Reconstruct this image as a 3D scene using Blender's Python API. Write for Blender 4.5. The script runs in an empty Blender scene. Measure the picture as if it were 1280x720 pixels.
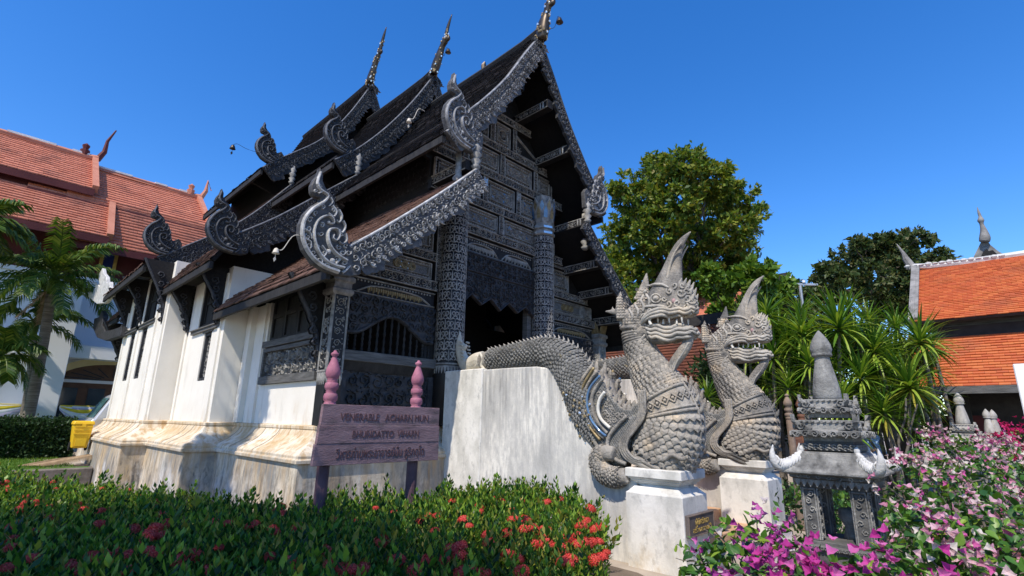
import bpy, bmesh, math, random
import numpy as np
from math import sin, cos, pi, radians, sqrt, atan2
from mathutils import Vector, Matrix, noise
random.seed(7); np.random.seed(7)
SC = bpy.context.scene
COL = SC.collection

# ------------------------------------------------------------------ camera, sky, sun
CAM_H = 1.6
FPX = 638.816
YAW, PITCH, ROLL = radians(-44.015), radians(14.575), radians(0.988)
_f = Vector((cos(PITCH)*sin(YAW), cos(PITCH)*cos(YAW), sin(PITCH)))
_r0 = Vector((cos(YAW), -sin(YAW), 0)); _u0 = _r0.cross(_f)
CR = _r0*cos(ROLL)+_u0*sin(ROLL); CU = -_r0*sin(ROLL)+_u0*cos(ROLL); CF = _f
CPOS = Vector((0, 0, CAM_H))
cam_d = bpy.data.cameras.new('camera'); cam = bpy.data.objects.new('camera', cam_d); COL.objects.link(cam)
cam_d.sensor_width = 36; cam_d.lens = FPX/1280*36; cam_d.clip_start = .05; cam_d.clip_end = 3000
cam.matrix_world = Matrix(((CR.x, CU.x, -CF.x, 0), (CR.y, CU.y, -CF.y, 0), (CR.z, CU.z, -CF.z, CAM_H), (0, 0, 0, 1)))
SC.camera = cam

SUN_EL = radians(55); SUN_H = Vector((.30, -.954, 0)).normalized()          # horizontal direction towards the sun
w = bpy.data.worlds.new('World'); SC.world = w; w.use_nodes = True
nt = w.node_tree; nt.nodes.clear()
sky = nt.nodes.new('ShaderNodeTexSky'); sky.sky_type = 'NISHITA'; sky.sun_disc = False
sky.sun_elevation = SUN_EL; sky.sun_rotation = atan2(SUN_H.x, SUN_H.y)
sky.altitude = 300; sky.air_density = 1.0; sky.dust_density = .35; sky.ozone_density = 3.2
hsv = nt.nodes.new('ShaderNodeHueSaturation'); hsv.inputs['Saturation'].default_value = 1.34; hsv.inputs['Value'].default_value = 1.37; hsv.inputs['Hue'].default_value = .509
bg = nt.nodes.new('ShaderNodeBackground'); bg.inputs['Strength'].default_value = .15
out = nt.nodes.new('ShaderNodeOutputWorld')
nt.links.new(sky.outputs[0], hsv.inputs['Color']); nt.links.new(hsv.outputs[0], bg.inputs[0]); nt.links.new(bg.outputs[0], out.inputs[0])
sd = bpy.data.lights.new('sun', 'SUN'); sd.energy = 4.45; sd.angle = radians(.53); sd.color = (1, .91, .78)
so = bpy.data.objects.new('sun', sd); COL.objects.link(so)
tosun = Vector((SUN_H.x*cos(SUN_EL), SUN_H.y*cos(SUN_EL), sin(SUN_EL)))
so.rotation_euler = tosun.to_track_quat('Z', 'Y').to_euler(); so.location = (0, -20, 40)
SC.view_settings.view_transform = 'Standard'; SC.view_settings.look = 'None'
SC.view_settings.exposure = .28; SC.view_settings.gamma = 1

# ------------------------------------------------------------------ helpers
def ray(px, py): return CR*(float(px)-640)-CU*(float(py)-360)+CF*FPX
def onX(px, py, X): d = ray(px, py); return CPOS+d*(X/d.x)
def onY(px, py, Y): d = ray(px, py); return CPOS+d*(Y/d.y)
def onZ(px, py, Z): d = ray(px, py); return CPOS+d*((Z-CAM_H)/d.z)
def at(px, py, dist): return CPOS+ray(px, py)*(dist/FPX)
V = Vector
ROOT = {}
MATS = {}
def lerp(a, b, t): return a+(b-a)*t

def material(name, cols, scale=4.0, rough=.8, bump=.0, bscale=None, spec=.3, stretch=(1, 1, 1), detail=6, metal=0.0,
             island=None, stains=None, transl=0.0, pos=None):
    """noise ramp between cols; island: colours picked per loose piece; stains: (colour, scale, stretch, lo, hi)"""
    m = bpy.data.materials.new(name); m.use_nodes = True
    n = m.node_tree.nodes; L = m.node_tree.links
    b = n['Principled BSDF']; b.inputs['Roughness'].default_value = rough; b.inputs['Metallic'].default_value = metal
    b.inputs['Specular IOR Level'].default_value = spec
    g = n.new('ShaderNodeNewGeometry')
    mp = n.new('ShaderNodeMapping'); mp.inputs['Scale'].default_value = stretch
    L.new(g.outputs['Position'], mp.inputs[0])
    def nz(sc, vec, det=detail, rg=.6):
        t = n.new('ShaderNodeTexNoise'); t.inputs['Scale'].default_value = sc; t.inputs['Detail'].default_value = det
        t.inputs['Roughness'].default_value = rg; L.new(vec, t.inputs['Vector']); return t.outputs['Fac']
    def ramp(fac, cs, ps=None):
        r = n.new('ShaderNodeValToRGB'); e = r.color_ramp.elements
        ps = ps or [(.3+.4*i/max(1, len(cs)-1)) for i in range(len(cs))]
        while len(e) < len(cs): e.new(.5)
        for i, c in enumerate(cs): e[i].position = ps[i]; e[i].color = (*c, 1)
        L.new(fac, r.inputs[0]); return r.outputs['Color']
    def mix(fac, a, c, mode='MIX'):
        x = n.new('ShaderNodeMixRGB'); x.blend_type = mode
        if isinstance(fac, float): x.inputs[0].default_value = fac
        else: L.new(fac, x.inputs[0])
        for i, v in ((1, a), (2, c)):
            if isinstance(v, tuple): x.inputs[i].default_value = (*v, 1)
            else: L.new(v, x.inputs[i])
        return x.outputs[0]
    if island:
        c = ramp(g.outputs['Random Per Island'], island, [i/max(1, len(island)-1) for i in range(len(island))])
        if cols: c = mix(.45, c, ramp(nz(scale, mp.outputs[0]), cols))
    else:
        c = ramp(nz(scale, mp.outputs[0]), cols) if len(cols) > 1 else None
        if c is None:
            rgb = n.new('ShaderNodeRGB'); rgb.outputs[0].default_value = (*cols[0], 1); c = rgb.outputs[0]
    for st in (stains or []):
        col, sc, stt, lo, hi = st[:5]
        m2 = n.new('ShaderNodeMapping'); m2.inputs['Scale'].default_value = stt; L.new(g.outputs['Position'], m2.inputs[0])
        fac = nz(sc, m2.outputs[0], 8, .65)
        r = n.new('ShaderNodeMapRange'); r.inputs['From Min'].default_value = lo; r.inputs['From Max'].default_value = hi
        L.new(fac, r.inputs[0]); f = r.outputs[0]
        if len(st) > 5:   # limited to a height band (z0 full, z1 none)
            sx = n.new('ShaderNodeSeparateXYZ'); L.new(g.outputs['Position'], sx.inputs[0])
            r2 = n.new('ShaderNodeMapRange'); r2.inputs['From Min'].default_value = st[6]; r2.inputs['From Max'].default_value = st[5]
            L.new(sx.outputs['Z'], r2.inputs[0])
            mu = n.new('ShaderNodeMath'); mu.operation = 'MULTIPLY'; L.new(f, mu.inputs[0]); L.new(r2.outputs[0], mu.inputs[1]); f = mu.outputs[0]
        c = mix(f, c, col)
    L.new(c, b.inputs['Base Color'])
    if bump:
        bp = n.new('ShaderNodeBump'); bp.inputs['Strength'].default_value = bump; bp.inputs['Distance'].default_value = .02
        L.new(nz(bscale or scale*4, mp.outputs[0], 8), bp.inputs['Height']); L.new(bp.outputs[0], b.inputs['Normal'])
    if transl:
        o = n['Material Output']; tr = n.new('ShaderNodeBsdfTranslucent'); ms = n.new('ShaderNodeMixShader')
        ms.inputs[0].default_value = transl; L.new(mix(1.0, c, (1.0, 1.0, .55), 'MULTIPLY'), tr.inputs[0])
        L.new(b.outputs[0], ms.inputs[1]); L.new(tr.outputs[0], ms.inputs[2]); L.new(ms.outputs[0], o.inputs[0])
    MATS[name] = m
    return m

class MB:
    def __init__(s): s.v = []; s.f = []; s.m = []
    def add(s, vs, fs, mi=0):
        o = len(s.v); s.v.extend([tuple(x) for x in vs]); s.f.extend([tuple(i+o for i in f) for f in fs]); s.m.extend([mi]*len(fs)); return s
    def hexa(s, p, mi=0):
        return s.add(p, [(0, 3, 2, 1), (4, 5, 6, 7), (0, 1, 5, 4), (1, 2, 6, 5), (2, 3, 7, 6), (3, 0, 4, 7)], mi)
    def box(s, a, b, mi=0):
        x0, y0, z0 = a; x1, y1, z1 = b
        if x0 > x1: x0, x1 = x1, x0
        if y0 > y1: y0, y1 = y1, y0
        if z0 > z1: z0, z1 = z1, z0
        return s.hexa([(x0, y0, z0), (x1, y0, z0), (x1, y1, z0), (x0, y1, z0), (x0, y0, z1), (x1, y0, z1), (x1, y1, z1), (x0, y1, z1)], mi)
    def bar(s, p, q, wd, ht, up=(0, 0, 1), mi=0):
        p = V(p); q = V(q); d = (q-p).normalized(); sd_ = d.cross(V(up)).normalized(); u = sd_.cross(d)
        a = sd_*wd/2; b = u*ht/2
        return s.hexa([p-a-b, p+a-b, q+a-b, q-a-b, p-a+b, p+a+b, q+a+b, q-a+b], mi)
    def prism(s, loop, off, mi=0):
        n = len(loop); off = V(off); A = [V(p) for p in loop]; B = [p+off for p in A]
        fs = [tuple(range(n-1, -1, -1)), tuple(range(n, 2*n))]+[(i, (i+1) % n, n+(i+1) % n, n+i) for i in range(n)]
        return s.add(A+B, fs, mi)
    def tube(s, pts, rad, n=8, caps=True, flat=1.0, ref=(0, 1, 0), mi=0, twist=None):
        pts = [V(p) for p in pts]; k = len(pts)
        if not hasattr(rad, '__len__'): rad = [rad]*k
        vs = []
        for i, p in enumerate(pts):
            t = (pts[min(i+1, k-1)]-pts[max(i-1, 0)]).normalized()
            a = V(ref)-t*V(ref).dot(t)
            if a.length < 1e-3: a = V((1, 0, 0))-t*t.x
            a.normalize(); b = t.cross(a)
            for j in range(n):
                th = 2*pi*j/n; vs.append(p+a*(cos(th)*rad[i]*flat)+b*(sin(th)*rad[i]))
        fs = []
        for i in range(k-1):
            for j in range(n):
                j2 = (j+1) % n; fs.append((i*n+j, i*n+j2, (i+1)*n+j2, (i+1)*n+j))
        if caps: fs.append(tuple(range(n-1, -1, -1))); fs.append(tuple((k-1)*n+j for j in range(n)))
        return s.add(vs, fs, mi)
    def lathe(s, prof, c, n=16, mi=0, sq=False):
        c = V(c); vs = []; k = len(prof)
        for r, z in prof:
            for j in range(n):
                th = 2*pi*j/n+(pi/4 if sq else 0); vs.append((c.x+r*cos(th), c.y+r*sin(th), c.z+z))
        fs = [(i*n+j, i*n+(j+1) % n, (i+1)*n+(j+1) % n, (i+1)*n+j) for i in range(k-1) for j in range(n)]
        fs.append(tuple(range(n-1, -1, -1))); fs.append(tuple((k-1)*n+j for j in range(n)))
        return s.add(vs, fs, mi)
    def ell(s, c, r, n=12, m=8, M=None, mi=0):
        vs = []; c = V(c)
        for i in range(m+1):
            ph = pi*i/m
            for j in range(n):
                th = 2*pi*j/n; p = V((r[0]*sin(ph)*cos(th), r[1]*sin(ph)*sin(th), r[2]*cos(ph)))
                if M is not None: p = M @ p
                vs.append(c+p)
        fs = [(i*n+j, (i+1)*n+j, (i+1)*n+(j+1) % n, i*n+(j+1) % n) for i in range(m) for j in range(n)]
        return s.add(vs, fs, mi)
    def grid(s, rows, mi=0):
        w_ = len(rows[0]); vs = [p for r in rows for p in r]
        fs = [(i*w_+j, i*w_+j+1, (i+1)*w_+j+1, (i+1)*w_+j) for i in range(len(rows)-1) for j in range(w_-1)]
        return s.add(vs, fs, mi)
    def ribbon(s, pts, wd, mp, h, mi=0):
        """raised ridge along 2D pts; mp(s,t,h)->3D"""
        k = len(pts); vs = []
        for i, (x, y) in enumerate(pts):
            x0, y0 = pts[max(i-1, 0)]; x1, y1 = pts[min(i+1, k-1)]
            dx, dy = x1-x0, y1-y0; l = sqrt(dx*dx+dy*dy) or 1; nx, ny = -dy/l, dx/l
            ww = wd[i] if hasattr(wd, '__len__') else wd
            vs += [mp(x+nx*ww, y+ny*ww, 0), mp(x+nx*ww*.35, y+ny*ww*.35, h), mp(x-nx*ww*.35, y-ny*ww*.35, h), mp(x-nx*ww, y-ny*ww, 0)]
        fs = []
        for i in range(k-1):
            a = i*4; b = a+4; fs += [(a, a+1, b+1, b), (a+1, a+2, b+2, b+1), (a+2, a+3, b+3, b+2)]
        fs += [(0, 3, 2, 1), ((k-1)*4, (k-1)*4+1, (k-1)*4+2, (k-1)*4+3)]
        return s.add(vs, fs, mi)
    def build(s, name, mat, parent=None, smooth=False, label=None, loc=None, fixn=False):
        me = bpy.data.meshes.new(name)
        r = ROOT.get(parent.name, V((0, 0, 0))) if parent else (V(loc) if loc is not None else V((0, 0, 0)))
        va = np.array(s.v, dtype=float)-np.array(r)
        me.from_pydata(va.tolist(), [], s.f)
        for m in (mat if isinstance(mat, (list, tuple)) else [mat]): me.materials.append(m)
        if any(s.m): me.polygons.foreach_set('material_index', s.m)
        if fixn:
            bm = bmesh.new(); bm.from_mesh(me); bmesh.ops.recalc_face_normals(bm, faces=bm.faces); bm.to_mesh(me); bm.free()
        if smooth: me.polygons.foreach_set('use_smooth', [True]*len(s.f))
        me.update()
        o = bpy.data.objects.new(name, me); COL.objects.link(o)
        if parent: o.parent = parent
        elif loc is not None: o.location = loc
        ROOT[o.name] = r
        if label: o['label'] = label
        return o

def np_mesh(name, verts, quads, mat, parent=None, tri=False, smooth=False, kind=None, loc=None):
    me = bpy.data.meshes.new(name); nv = len(verts); nf = len(quads); k = quads.shape[1]
    r = ROOT.get(parent.name, V((0, 0, 0))) if parent else (V(loc) if loc is not None else V((0, 0, 0)))
    me.vertices.add(nv); me.vertices.foreach_set('co', (verts-np.array(r)).astype(np.float32).ravel())
    me.loops.add(nf*k); me.loops.foreach_set('vertex_index', quads.astype(np.int32).ravel())
    me.polygons.add(nf); me.polygons.foreach_set('loop_start', np.arange(0, nf*k, k, dtype=np.int32))
    me.polygons.foreach_set('loop_total', np.full(nf, k, dtype=np.int32))
    if smooth: me.polygons.foreach_set('use_smooth', np.ones(nf, dtype=bool))
    for m in (mat if isinstance(mat, (list, tuple)) else [mat]): me.materials.append(m)
    me.update(calc_edges=True); me.validate()
    o = bpy.data.objects.new(name, me); COL.objects.link(o)
    if parent: o.parent = parent
    elif loc is not None: o.location = loc
    ROOT[o.name] = r
    if kind: o['kind'] = kind
    return o

def tag(o, label=None, cat=None, group=None, kind=None):
    if label: o['label'] = label
    if cat: o['category'] = cat
    if group: o['group'] = group
    if kind: o['kind'] = kind
    return o
def thing(name, label, cat, loc, group=None):
    o = bpy.data.objects.new(name, None); COL.objects.link(o); o.location = loc; o.empty_display_size = .3
    ROOT[o.name] = V(loc); return tag(o, label, cat, group)
def children(o): return [c for c in bpy.data.objects if c.parent == o]
def copy_tree(o, parent=None):
    kids = [x for x in o.children]
    c = o.copy(); COL.objects.link(c)
    if parent is not None: c.parent = parent
    for ch in kids: copy_tree(ch, c)
    return c
def inst(src, name, loc, rot=None, scale=None, parent=None, M=None):
    """an alike piece sharing src's mesh data"""
    o = bpy.data.objects.new(name, src); COL.objects.link(o)
    base = ROOT[parent.name] if parent else V((0, 0, 0))
    if parent: o.parent = parent
    if M is not None:
        M = M.copy(); M.translation = M.translation-base; o.matrix_basis = M
    else:
        o.location = V(loc)-base
        if rot is not None: o.rotation_euler = rot
        if scale is not None: o.scale = scale if hasattr(scale, '__len__') else (scale,)*3
    return o
def mesh_only(mb, name, mats, smooth=False):
    me = bpy.data.meshes.new(name); me.from_pydata(mb.v, [], mb.f)
    for m in (mats if isinstance(mats, (list, tuple)) else [mats]): me.materials.append(m)
    if any(mb.m): me.polygons.foreach_set('material_index', mb.m)
    if smooth: me.polygons.foreach_set('use_smooth', [True]*len(mb.f))
    me.update(); return me
def bevel(o, w_=.01, seg=1):
    b = o.modifiers.new('bevel', 'BEVEL'); b.width = w_; b.segments = seg; b.limit_method = 'ANGLE'; return o
def smoothpath(pts, n):
    """Catmull-Rom resample of a list of tuples (any dimension)"""
    P = np.array(pts, float); k = len(P); out_ = []
    for i in range(n):
        u = i/(n-1)*(k-1); j = min(int(u), k-2); t = u-j
        p0 = P[max(j-1, 0)]; p1 = P[j]; p2 = P[j+1]; p3 = P[min(j+2, k-1)]
        out_.append(.5*((2*p1)+(-p0+p2)*t+(2*p0-5*p1+4*p2-p3)*t*t+(-p0+3*p1-3*p2+p3)*t**3))
    return [tuple(x) for x in out_]
def spiral(cx, cy, r, a0, turns, n=11, inner=.22):
    return [(cx+r*lerp(1, inner, i/(n-1))*cos(a0+turns*2*pi*i/(n-1)), cy+r*lerp(1, inner, i/(n-1))*sin(a0+turns*2*pi*i/(n-1))) for i in range(n)]
def frame_map(O, U, Vv, N):
    O, U, Vv, N = V(O), V(U), V(Vv), V(N)
    return lambda s_, t_, h_: O+U*s_+Vv*t_+N*h_
def rinceau(mb, mp, L_, W, h=.02, r=None, mi=0, s0=0.0, rng=random):
    """a running scroll of spirals and leaves over a strip L_ x W centred on t=0"""
    r = r or W*.36; n = max(1, int(L_/(r*1.75))); st = L_/n
    for i in range(n):
        cx = s0+(i+.5+rng.uniform(-.12, .12))*st; sg = (1 if i % 2 else -1)*(1 if rng.random() < .85 else -1); rr = r*rng.uniform(.68, 1.12)
        p = spiral(cx, sg*W*rng.uniform(.0, .12), rr, (-sg*pi/2 if i % 2 else pi/2)+rng.uniform(-.5, .5), sg*rng.uniform(1.05, 1.6), 10)
        hh = h*rng.uniform(.75, 1.3); wq = rng.uniform(.11, .17); mb.ribbon(p, [rr*wq*(1-.5*k/9) for k in range(10)], mp, hh, mi)
        if rng.random() < .7:      # a little counter-scroll
            q_ = rr*rng.uniform(.34, .5); p = spiral(cx+st*rng.uniform(.3, .5), sg*W*rng.uniform(-.34, -.2), q_, rng.uniform(0, 6), -sg*1.1, 8); mb.ribbon(p, [q_*.2]*8, mp, h*.8, mi)
        for q in (0, 1, 2):    # leaves filling the corners
            a = rng.uniform(0, 6.28); lx = cx+st*(.5 if q else .42)*(1 if q < 2 else -.2)+rng.uniform(-.1, .1)*st; ly = sg*(-1 if q else 1)*W*rng.uniform(.24, .42)
            l = rr*rng.uniform(.4, .75); mb.ribbon([(lx-l*cos(a)*.5, ly-l*sin(a)*.35), (lx, ly), (lx+l*cos(a)*.5, ly+l*sin(a)*.35)], [rr*.06, rr*.2, rr*.04], mp, h*.8, mi)
def rosette(mb, mp, cx, cy, r, n=8, h=.02, mi=0):
    for k in range(n):
        a = 2*pi*k/n
        mb.ribbon([(cx+r*.28*cos(a), cy+r*.28*sin(a)), (cx+r*.68*cos(a), cy+r*.68*sin(a)), (cx+r*cos(a), cy+r*sin(a))], [r*.08, r*.17, r*.03], mp, h, mi)
    mb.ribbon([(cx+r*.16*cos(2*pi*k/8), cy+r*.16*sin(2*pi*k/8)) for k in range(9)], r*.1, mp, h, mi)
# ------------------------------------------------------------------ materials
M_ = MATS
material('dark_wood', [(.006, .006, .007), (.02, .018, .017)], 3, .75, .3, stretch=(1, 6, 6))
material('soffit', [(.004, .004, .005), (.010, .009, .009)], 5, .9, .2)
material('tile_dark', [(.010, .009, .010), (.028, .02, .018)], 6, .8, .3, island=[(.008, .0075, .008), (.016, .013, .012), (.027, .019, .017)])
material('tile_brown', [(.05, .025, .018), (.16, .085, .06)], 7, .8, .4, island=[(.05, .028, .022), (.12, .06, .042), (.20, .12, .095)])
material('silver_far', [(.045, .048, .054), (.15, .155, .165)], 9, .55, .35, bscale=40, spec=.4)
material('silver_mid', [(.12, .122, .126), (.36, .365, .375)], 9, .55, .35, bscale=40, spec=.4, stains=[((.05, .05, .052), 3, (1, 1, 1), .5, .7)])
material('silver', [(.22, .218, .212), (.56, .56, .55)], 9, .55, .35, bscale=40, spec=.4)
material('silver_base', [(.012, .012, .013), (.055, .056, .059)], 8, .65, .5, bscale=30)
material('board_grey', [(.03, .03, .031), (.11, .11, .112)], 9, .65, .5, bscale=30)
material('silver_dim', [(.12, .117, .112), (.37, .36, .335)], 9, .6, .35, bscale=40)
material('panel_back', [(.006, .006, .007), (.022, .022, .024)], 10, .7, .6, bscale=45)
material('panel_inlay', [(.012, .012, .014), (.17, .17, .168), (.016, .016, .018)], 38, .6, .8, bscale=60, detail=3)
material('lacquer', [(.006, .006, .007), (.02, .019, .02)], 5, .45, .15)
material('gilt', [(.16, .11, .05), (.38, .30, .16)], 14, .45, .3, metal=.3)
material('mirror', [(.55, .62, .65), (.75, .8, .82)], 4, .12, metal=.6, spec=.8)
material('blue_glass', [(.05, .11, .22), (.12, .22, .36)], 6, .1, spec=.8)
material('carved_dark', [(.018, .019, .022), (.06, .062, .07)], 7, .65, .6, bscale=30)
material('grey_wood', [(.055, .055, .053), (.16, .157, .15)], 5, .8, .5, bscale=20, stretch=(.6, .6, 6))
material('worn_dark_wood', [(.011, .011, .012), (.036, .035, .034)], 4, .75, .4, stretch=(2, 2, .4))
material('plaster', [(.71, .67, .59), (.80, .765, .69)], 1.6, .85, .12, bscale=25, spec=.2,
         stains=[((.50, .47, .40), 1.5, (1.6, 1.6, .35), .57, .82), ((.55, .42, .27), 2.2, (1.5, 1.5, .5), .54, .74, 1.45, 1.95), ((.30, .29, .27), 3.5, (2.5, 2.5, .3), .56, .85, 1.5, 1.75)])
material('plinth_plaster', [(.60, .52, .40), (.74, .675, .56)], 1.8, .9, .3, bscale=18, spec=.2,
         stains=[((.50, .37, .21), 1.5, (1.4, 1.4, .45), .44, .66), ((.27, .26, .235), .9, (1.5, 1.5, 1.0), .42, .58, .9, 1.12), ((.12, .115, .105), 3.2, (2.6, 2.6, .55), .50, .68, .7, 1.3), ((.16, .155, .14), 12, (1.5, 1.5, .6), .52, .72, .6, 1.2), ((.44, .30, .16), 3.2, (2.5, 2.5, .25), .47, .62, 1.25, .3), ((.78, .77, .74), 1.7, (1, 1, .8), .55, .68, .2, .95)])
material('stair_plaster', [(.66, .63, .565), (.765, .735, .67)], 1.3, .9, .25, bscale=16, spec=.2,
         stains=[((.38, .37, .35), 1.5, (1.6, 1.6, .5), .42, .62), ((.20, .197, .19), 5.0, (4.5, 4.5, .16), .46, .64, 2.7, 1.0), ((.44, .43, .41), 8, (2, 2, .6), .45, .66), ((.50, .40, .28), 2.0, (1.3, 1.3, .8), .52, .72, .1, .8), ((.52, .44, .33), 1.6, (1.2, 1.2, .8), .58, .76, .1, .7)])
material('pedestal_plaster', [(.67, .645, .59), (.77, .745, .69)], 1.6, .85, .2, bscale=20, spec=.2,
         stains=[((.50, .485, .44), 2.2, (1.6, 1.6, .8), .46, .66), ((.40, .39, .36), 9, (1, 1, .7), .54, .72), ((.54, .45, .32), 2.6, (1.5, 1.5, 1), .52, .72, .05, .5), ((.3, .3, .29), 6, (3, 3, 1), .62, .8, 1.2, .95)])
material('naga_stone', [(.17, .155, .135), (.38, .35, .305)], 5, .85, .9, bscale=34, stains=[((.46, .38, .28), 1.8, (1, 1, 1), .50, .70), ((.085, .085, .083), 1.3, (1.5, 1.5, 1), .50, .66), ((.09, .09, .088), 5, (2, 2, .6), .56, .74)])
material('naga_scale', [(.19, .175, .15), (.41, .375, .32)], 4, .85, .6, bscale=50, island=[(.14, .13, .115), (.29, .265, .23), (.48, .42, .34)], stains=[((.075, .074, .072), 1.5, (1.4, 1.4, .8), .49, .64), ((.54, .43, .30), 2.3, (1, 1, 1), .53, .68)])
material('naga_pale', [(.24, .225, .20), (.46, .43, .375)], 5, .85, .6, bscale=34, stains=[((.50, .42, .31), 2.2, (1, 1, 1), .48, .68), ((.13, .13, .125), 3.6, (1.5, 1.5, 1), .55, .75)])
material('pink_stone', [(.34, .20, .20), (.46, .30, .28)], 9, .8, .3)
material('naga_dark', [(.09, .09, .085), (.24, .235, .22)], 5, .85, .8, bscale=36, stains=[((.32, .26, .15), 9, (1, 1, 1), .60, .7)])
material('horn_stone', [(.27, .255, .235), (.50, .47, .42)], 3, .85, .5, bscale=30, stretch=(3, 3, .6), stains=[((.17, .165, .15), 5, (3, 3, .5), .5, .72)])
material('bone', [(.55, .52, .45), (.72, .69, .62)], 5, .7, .2)
material('cream_stone', [(.44, .40, .32), (.62, .58, .49)], 6, .85, .6, bscale=30)
material('shrine_stone', [(.15, .148, .14), (.33, .325, .305)], 5, .85, .8, bscale=30, stains=[((.06, .06, .058), 2.5, (2, 2, .6), .5, .7)])
material('shrine_dark', [(.05, .05, .05), (.14, .138, .13)], 5, .85, .6, bscale=30)
material('white_stone', [(.36, .355, .34), (.66, .65, .62)], 9, .85, .6, bscale=30, stains=[((.2, .2, .19), 7, (1, 1, 1), .55, .72)])
material('pink_paint', [(.25, .085, .125), (.40, .155, .21)], 6, .7, .35, stains=[((.13, .08, .09), 26, (1, 1, 1), .60, .68), ((.22, .12, .14), 6, (1, 1, 2.5), .55, .75)])
material('mauve_board', [(.145, .088, .098), (.27, .18, .195)], 3, .75, .5, bscale=22, stretch=(1, 1, 5), stains=[((.075, .062, .066), 2.2, (1, 1.2, 3), .52, .70), ((.30, .14, .15), 5, (1, 1, 6), .62, .75)])
material('mauve_post', [(.055, .03, .04), (.12, .065, .08)], 4, .7, .3)
material('letter_red', [(.075, .036, .04), (.115, .058, .062)], 20, .7)
material('thai_gold', [(.5, .33, .08), (.62, .45, .14)], 20, .45, metal=.3)
material('plaque', [(.09, .075, .07), (.15, .125, .115)], 8, .6, .3)
material('teak', [(.10, .045, .028), (.22, .10, .06)], 4, .7, .3, stretch=(1, 1, 4))
material('teak_grey', [(.14, .11, .09), (.28, .20, .15)], 6, .75, .3)
material('terracotta_step', [(.42, .24, .13), (.56, .36, .22)], 5, .8, .3)
material('roof_red', [(.54, .17, .10), (.62, .22, .13)], 1.2, .7, .15, island=[(.54, .17, .095), (.62, .21, .12), (.68, .25, .15)], stains=[((.30, .11, .075), .7, (1, 1, 1), .52, .72)])
material('tusk_white', [(.42, .415, .40), (.64, .63, .605)], 9, .85, .5, bscale=30, stains=[((.22, .22, .21), 7, (1, 1, 1), .54, .7)])
material('roof_orange', [(.34, .07, .02), (.42, .10, .03)], 1.3, .6, .15, island=[(.42, .068, .016), (.52, .105, .022), (.60, .17, .04)], stains=[((.30, .075, .03), 1.3, (1, 1, 1), .5, .75)])
material('roof_red_shaded', [(.09, .03, .02), (.17, .06, .035)], 2, .8, .3, island=[(.07, .025, .018), (.13, .045, .026), (.22, .07, .03)])  # red tile darkened in its colour to stand for tree shade
material('ridge_red', [(.40, .15, .09), (.52, .22, .14)], 3, .7)
material('maroon', [(.075, .014, .014), (.115, .026, .024)], 2, .7, .1)
material('hall_white', [(.76, .765, .77), (.82, .825, .83)], .8, .85, .05, spec=.2)
material('hall_yellow', [(.60, .46, .22), (.70, .56, .30)], 1, .8)
material('door_brown', [(.09, .045, .028), (.15, .08, .05)], 5, .6)
material('dark_glass', [(.012, .022, .03), (.03, .045, .055)], 2, .08, spec=.7)
material('window_blue', [(.02, .03, .12), (.03, .05, .2)], 2, .1, spec=.6)
material('gold_trim', [(.5, .34, .08), (.65, .46, .14)], 6, .4, metal=.4)
material('ridge_grey', [(.12, .118, .11), (.30, .29, .275)], 4, .85, .4)
material('weather_white', [(.5, .49, .46), (.72, .71, .69)], 4, .85, .3)
material('dark_timber', [(.018, .017, .017), (.045, .042, .04)], 4, .8, .2)
material('silver_paint', [(.42, .44, .46), (.5, .52, .54)], 2, .3, metal=.35, spec=.6)
material('car_glass', [(.05, .12, .13), (.09, .2, .2)], 2, .05, spec=.8)
material('rubber', [(.012, .012, .012), (.02, .02, .02)], 5, .8)
material('bin_yellow', [(.72, .42, .008), (.78, .48, .015)], 3, .4, spec=.5)
material('drape_yellow', [(.70, .52, .03), (.78, .60, .06)], 3, .8)
material('drape_white', [(.70, .70, .74), (.78, .78, .82)], 3, .8)
material('drape_purple', [(.42, .38, .55), (.52, .48, .64)], 3, .8)
material('trunk', [(.07, .06, .05), (.17, .15, .125)], 5, .9, .8, bscale=14, stretch=(1, 1, 2.5))
material('palm_trunk', [(.09, .075, .06), (.25, .215, .18)], 4, .9, .6, bscale=20, stretch=(.5, .5, 6))
material('branch', [(.10, .085, .07), (.2, .17, .14)], 5, .9, .4)
material('leaf_ixora', [], 1, .42, spec=.3, island=[(.010, .038, .010), (.025, .085, .014), (.06, .16, .02), (.15, .29, .03), (.27, .40, .045), (.24, .20, .035)], transl=.36)
material('leaf_boug', [], 1, .42, spec=.45, island=[(.025, .085, .018), (.05, .14, .02), (.085, .20, .025), (.15, .27, .03)], transl=.3)
material('bract_magenta', [], 1, .6, island=[(.36, .03, .26), (.50, .06, .37), (.42, .04, .34), (.55, .10, .42)], transl=.35)
material('bract_pink', [], 1, .6, island=[(.55, .22, .33), (.70, .42, .48), (.62, .13, .32), (.76, .62, .60), (.75, .5, .52)], transl=.35)
material('bract_hot', [], 1, .6, island=[(.58, .02, .15), (.68, .05, .24), (.5, .01, .12)], transl=.3)
material('ixora_red', [], 1, .55, island=[(.50, .022, .022), (.66, .06, .045), (.72, .13, .09)], transl=.2)
material('leaf_tree', [], 1, .5, island=[(.035, .085, .012), (.08, .15, .018), (.15, .22, .024), (.23, .27, .03), (.20, .17, .03)], transl=.38)
material('leaf_far', [], 1, .5, island=[(.022, .05, .014), (.045, .08, .02), (.085, .115, .03), (.12, .11, .04)], transl=.25)
material('leaf_bright', [], 1, .45, island=[(.05, .12, .015), (.10, .20, .02), (.19, .27, .03)], transl=.35)
material('leaf_dracaena', [], 1, .38, spec=.45, island=[(.03, .085, .012), (.06, .14, .018), (.11, .20, .025), (.19, .25, .04)], transl=.25)
material('leaf_palm', [], 1, .45, spec=.35, island=[(.022, .06, .009), (.05, .11, .014), (.10, .165, .02), (.19, .22, .04)], transl=.28)
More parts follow.
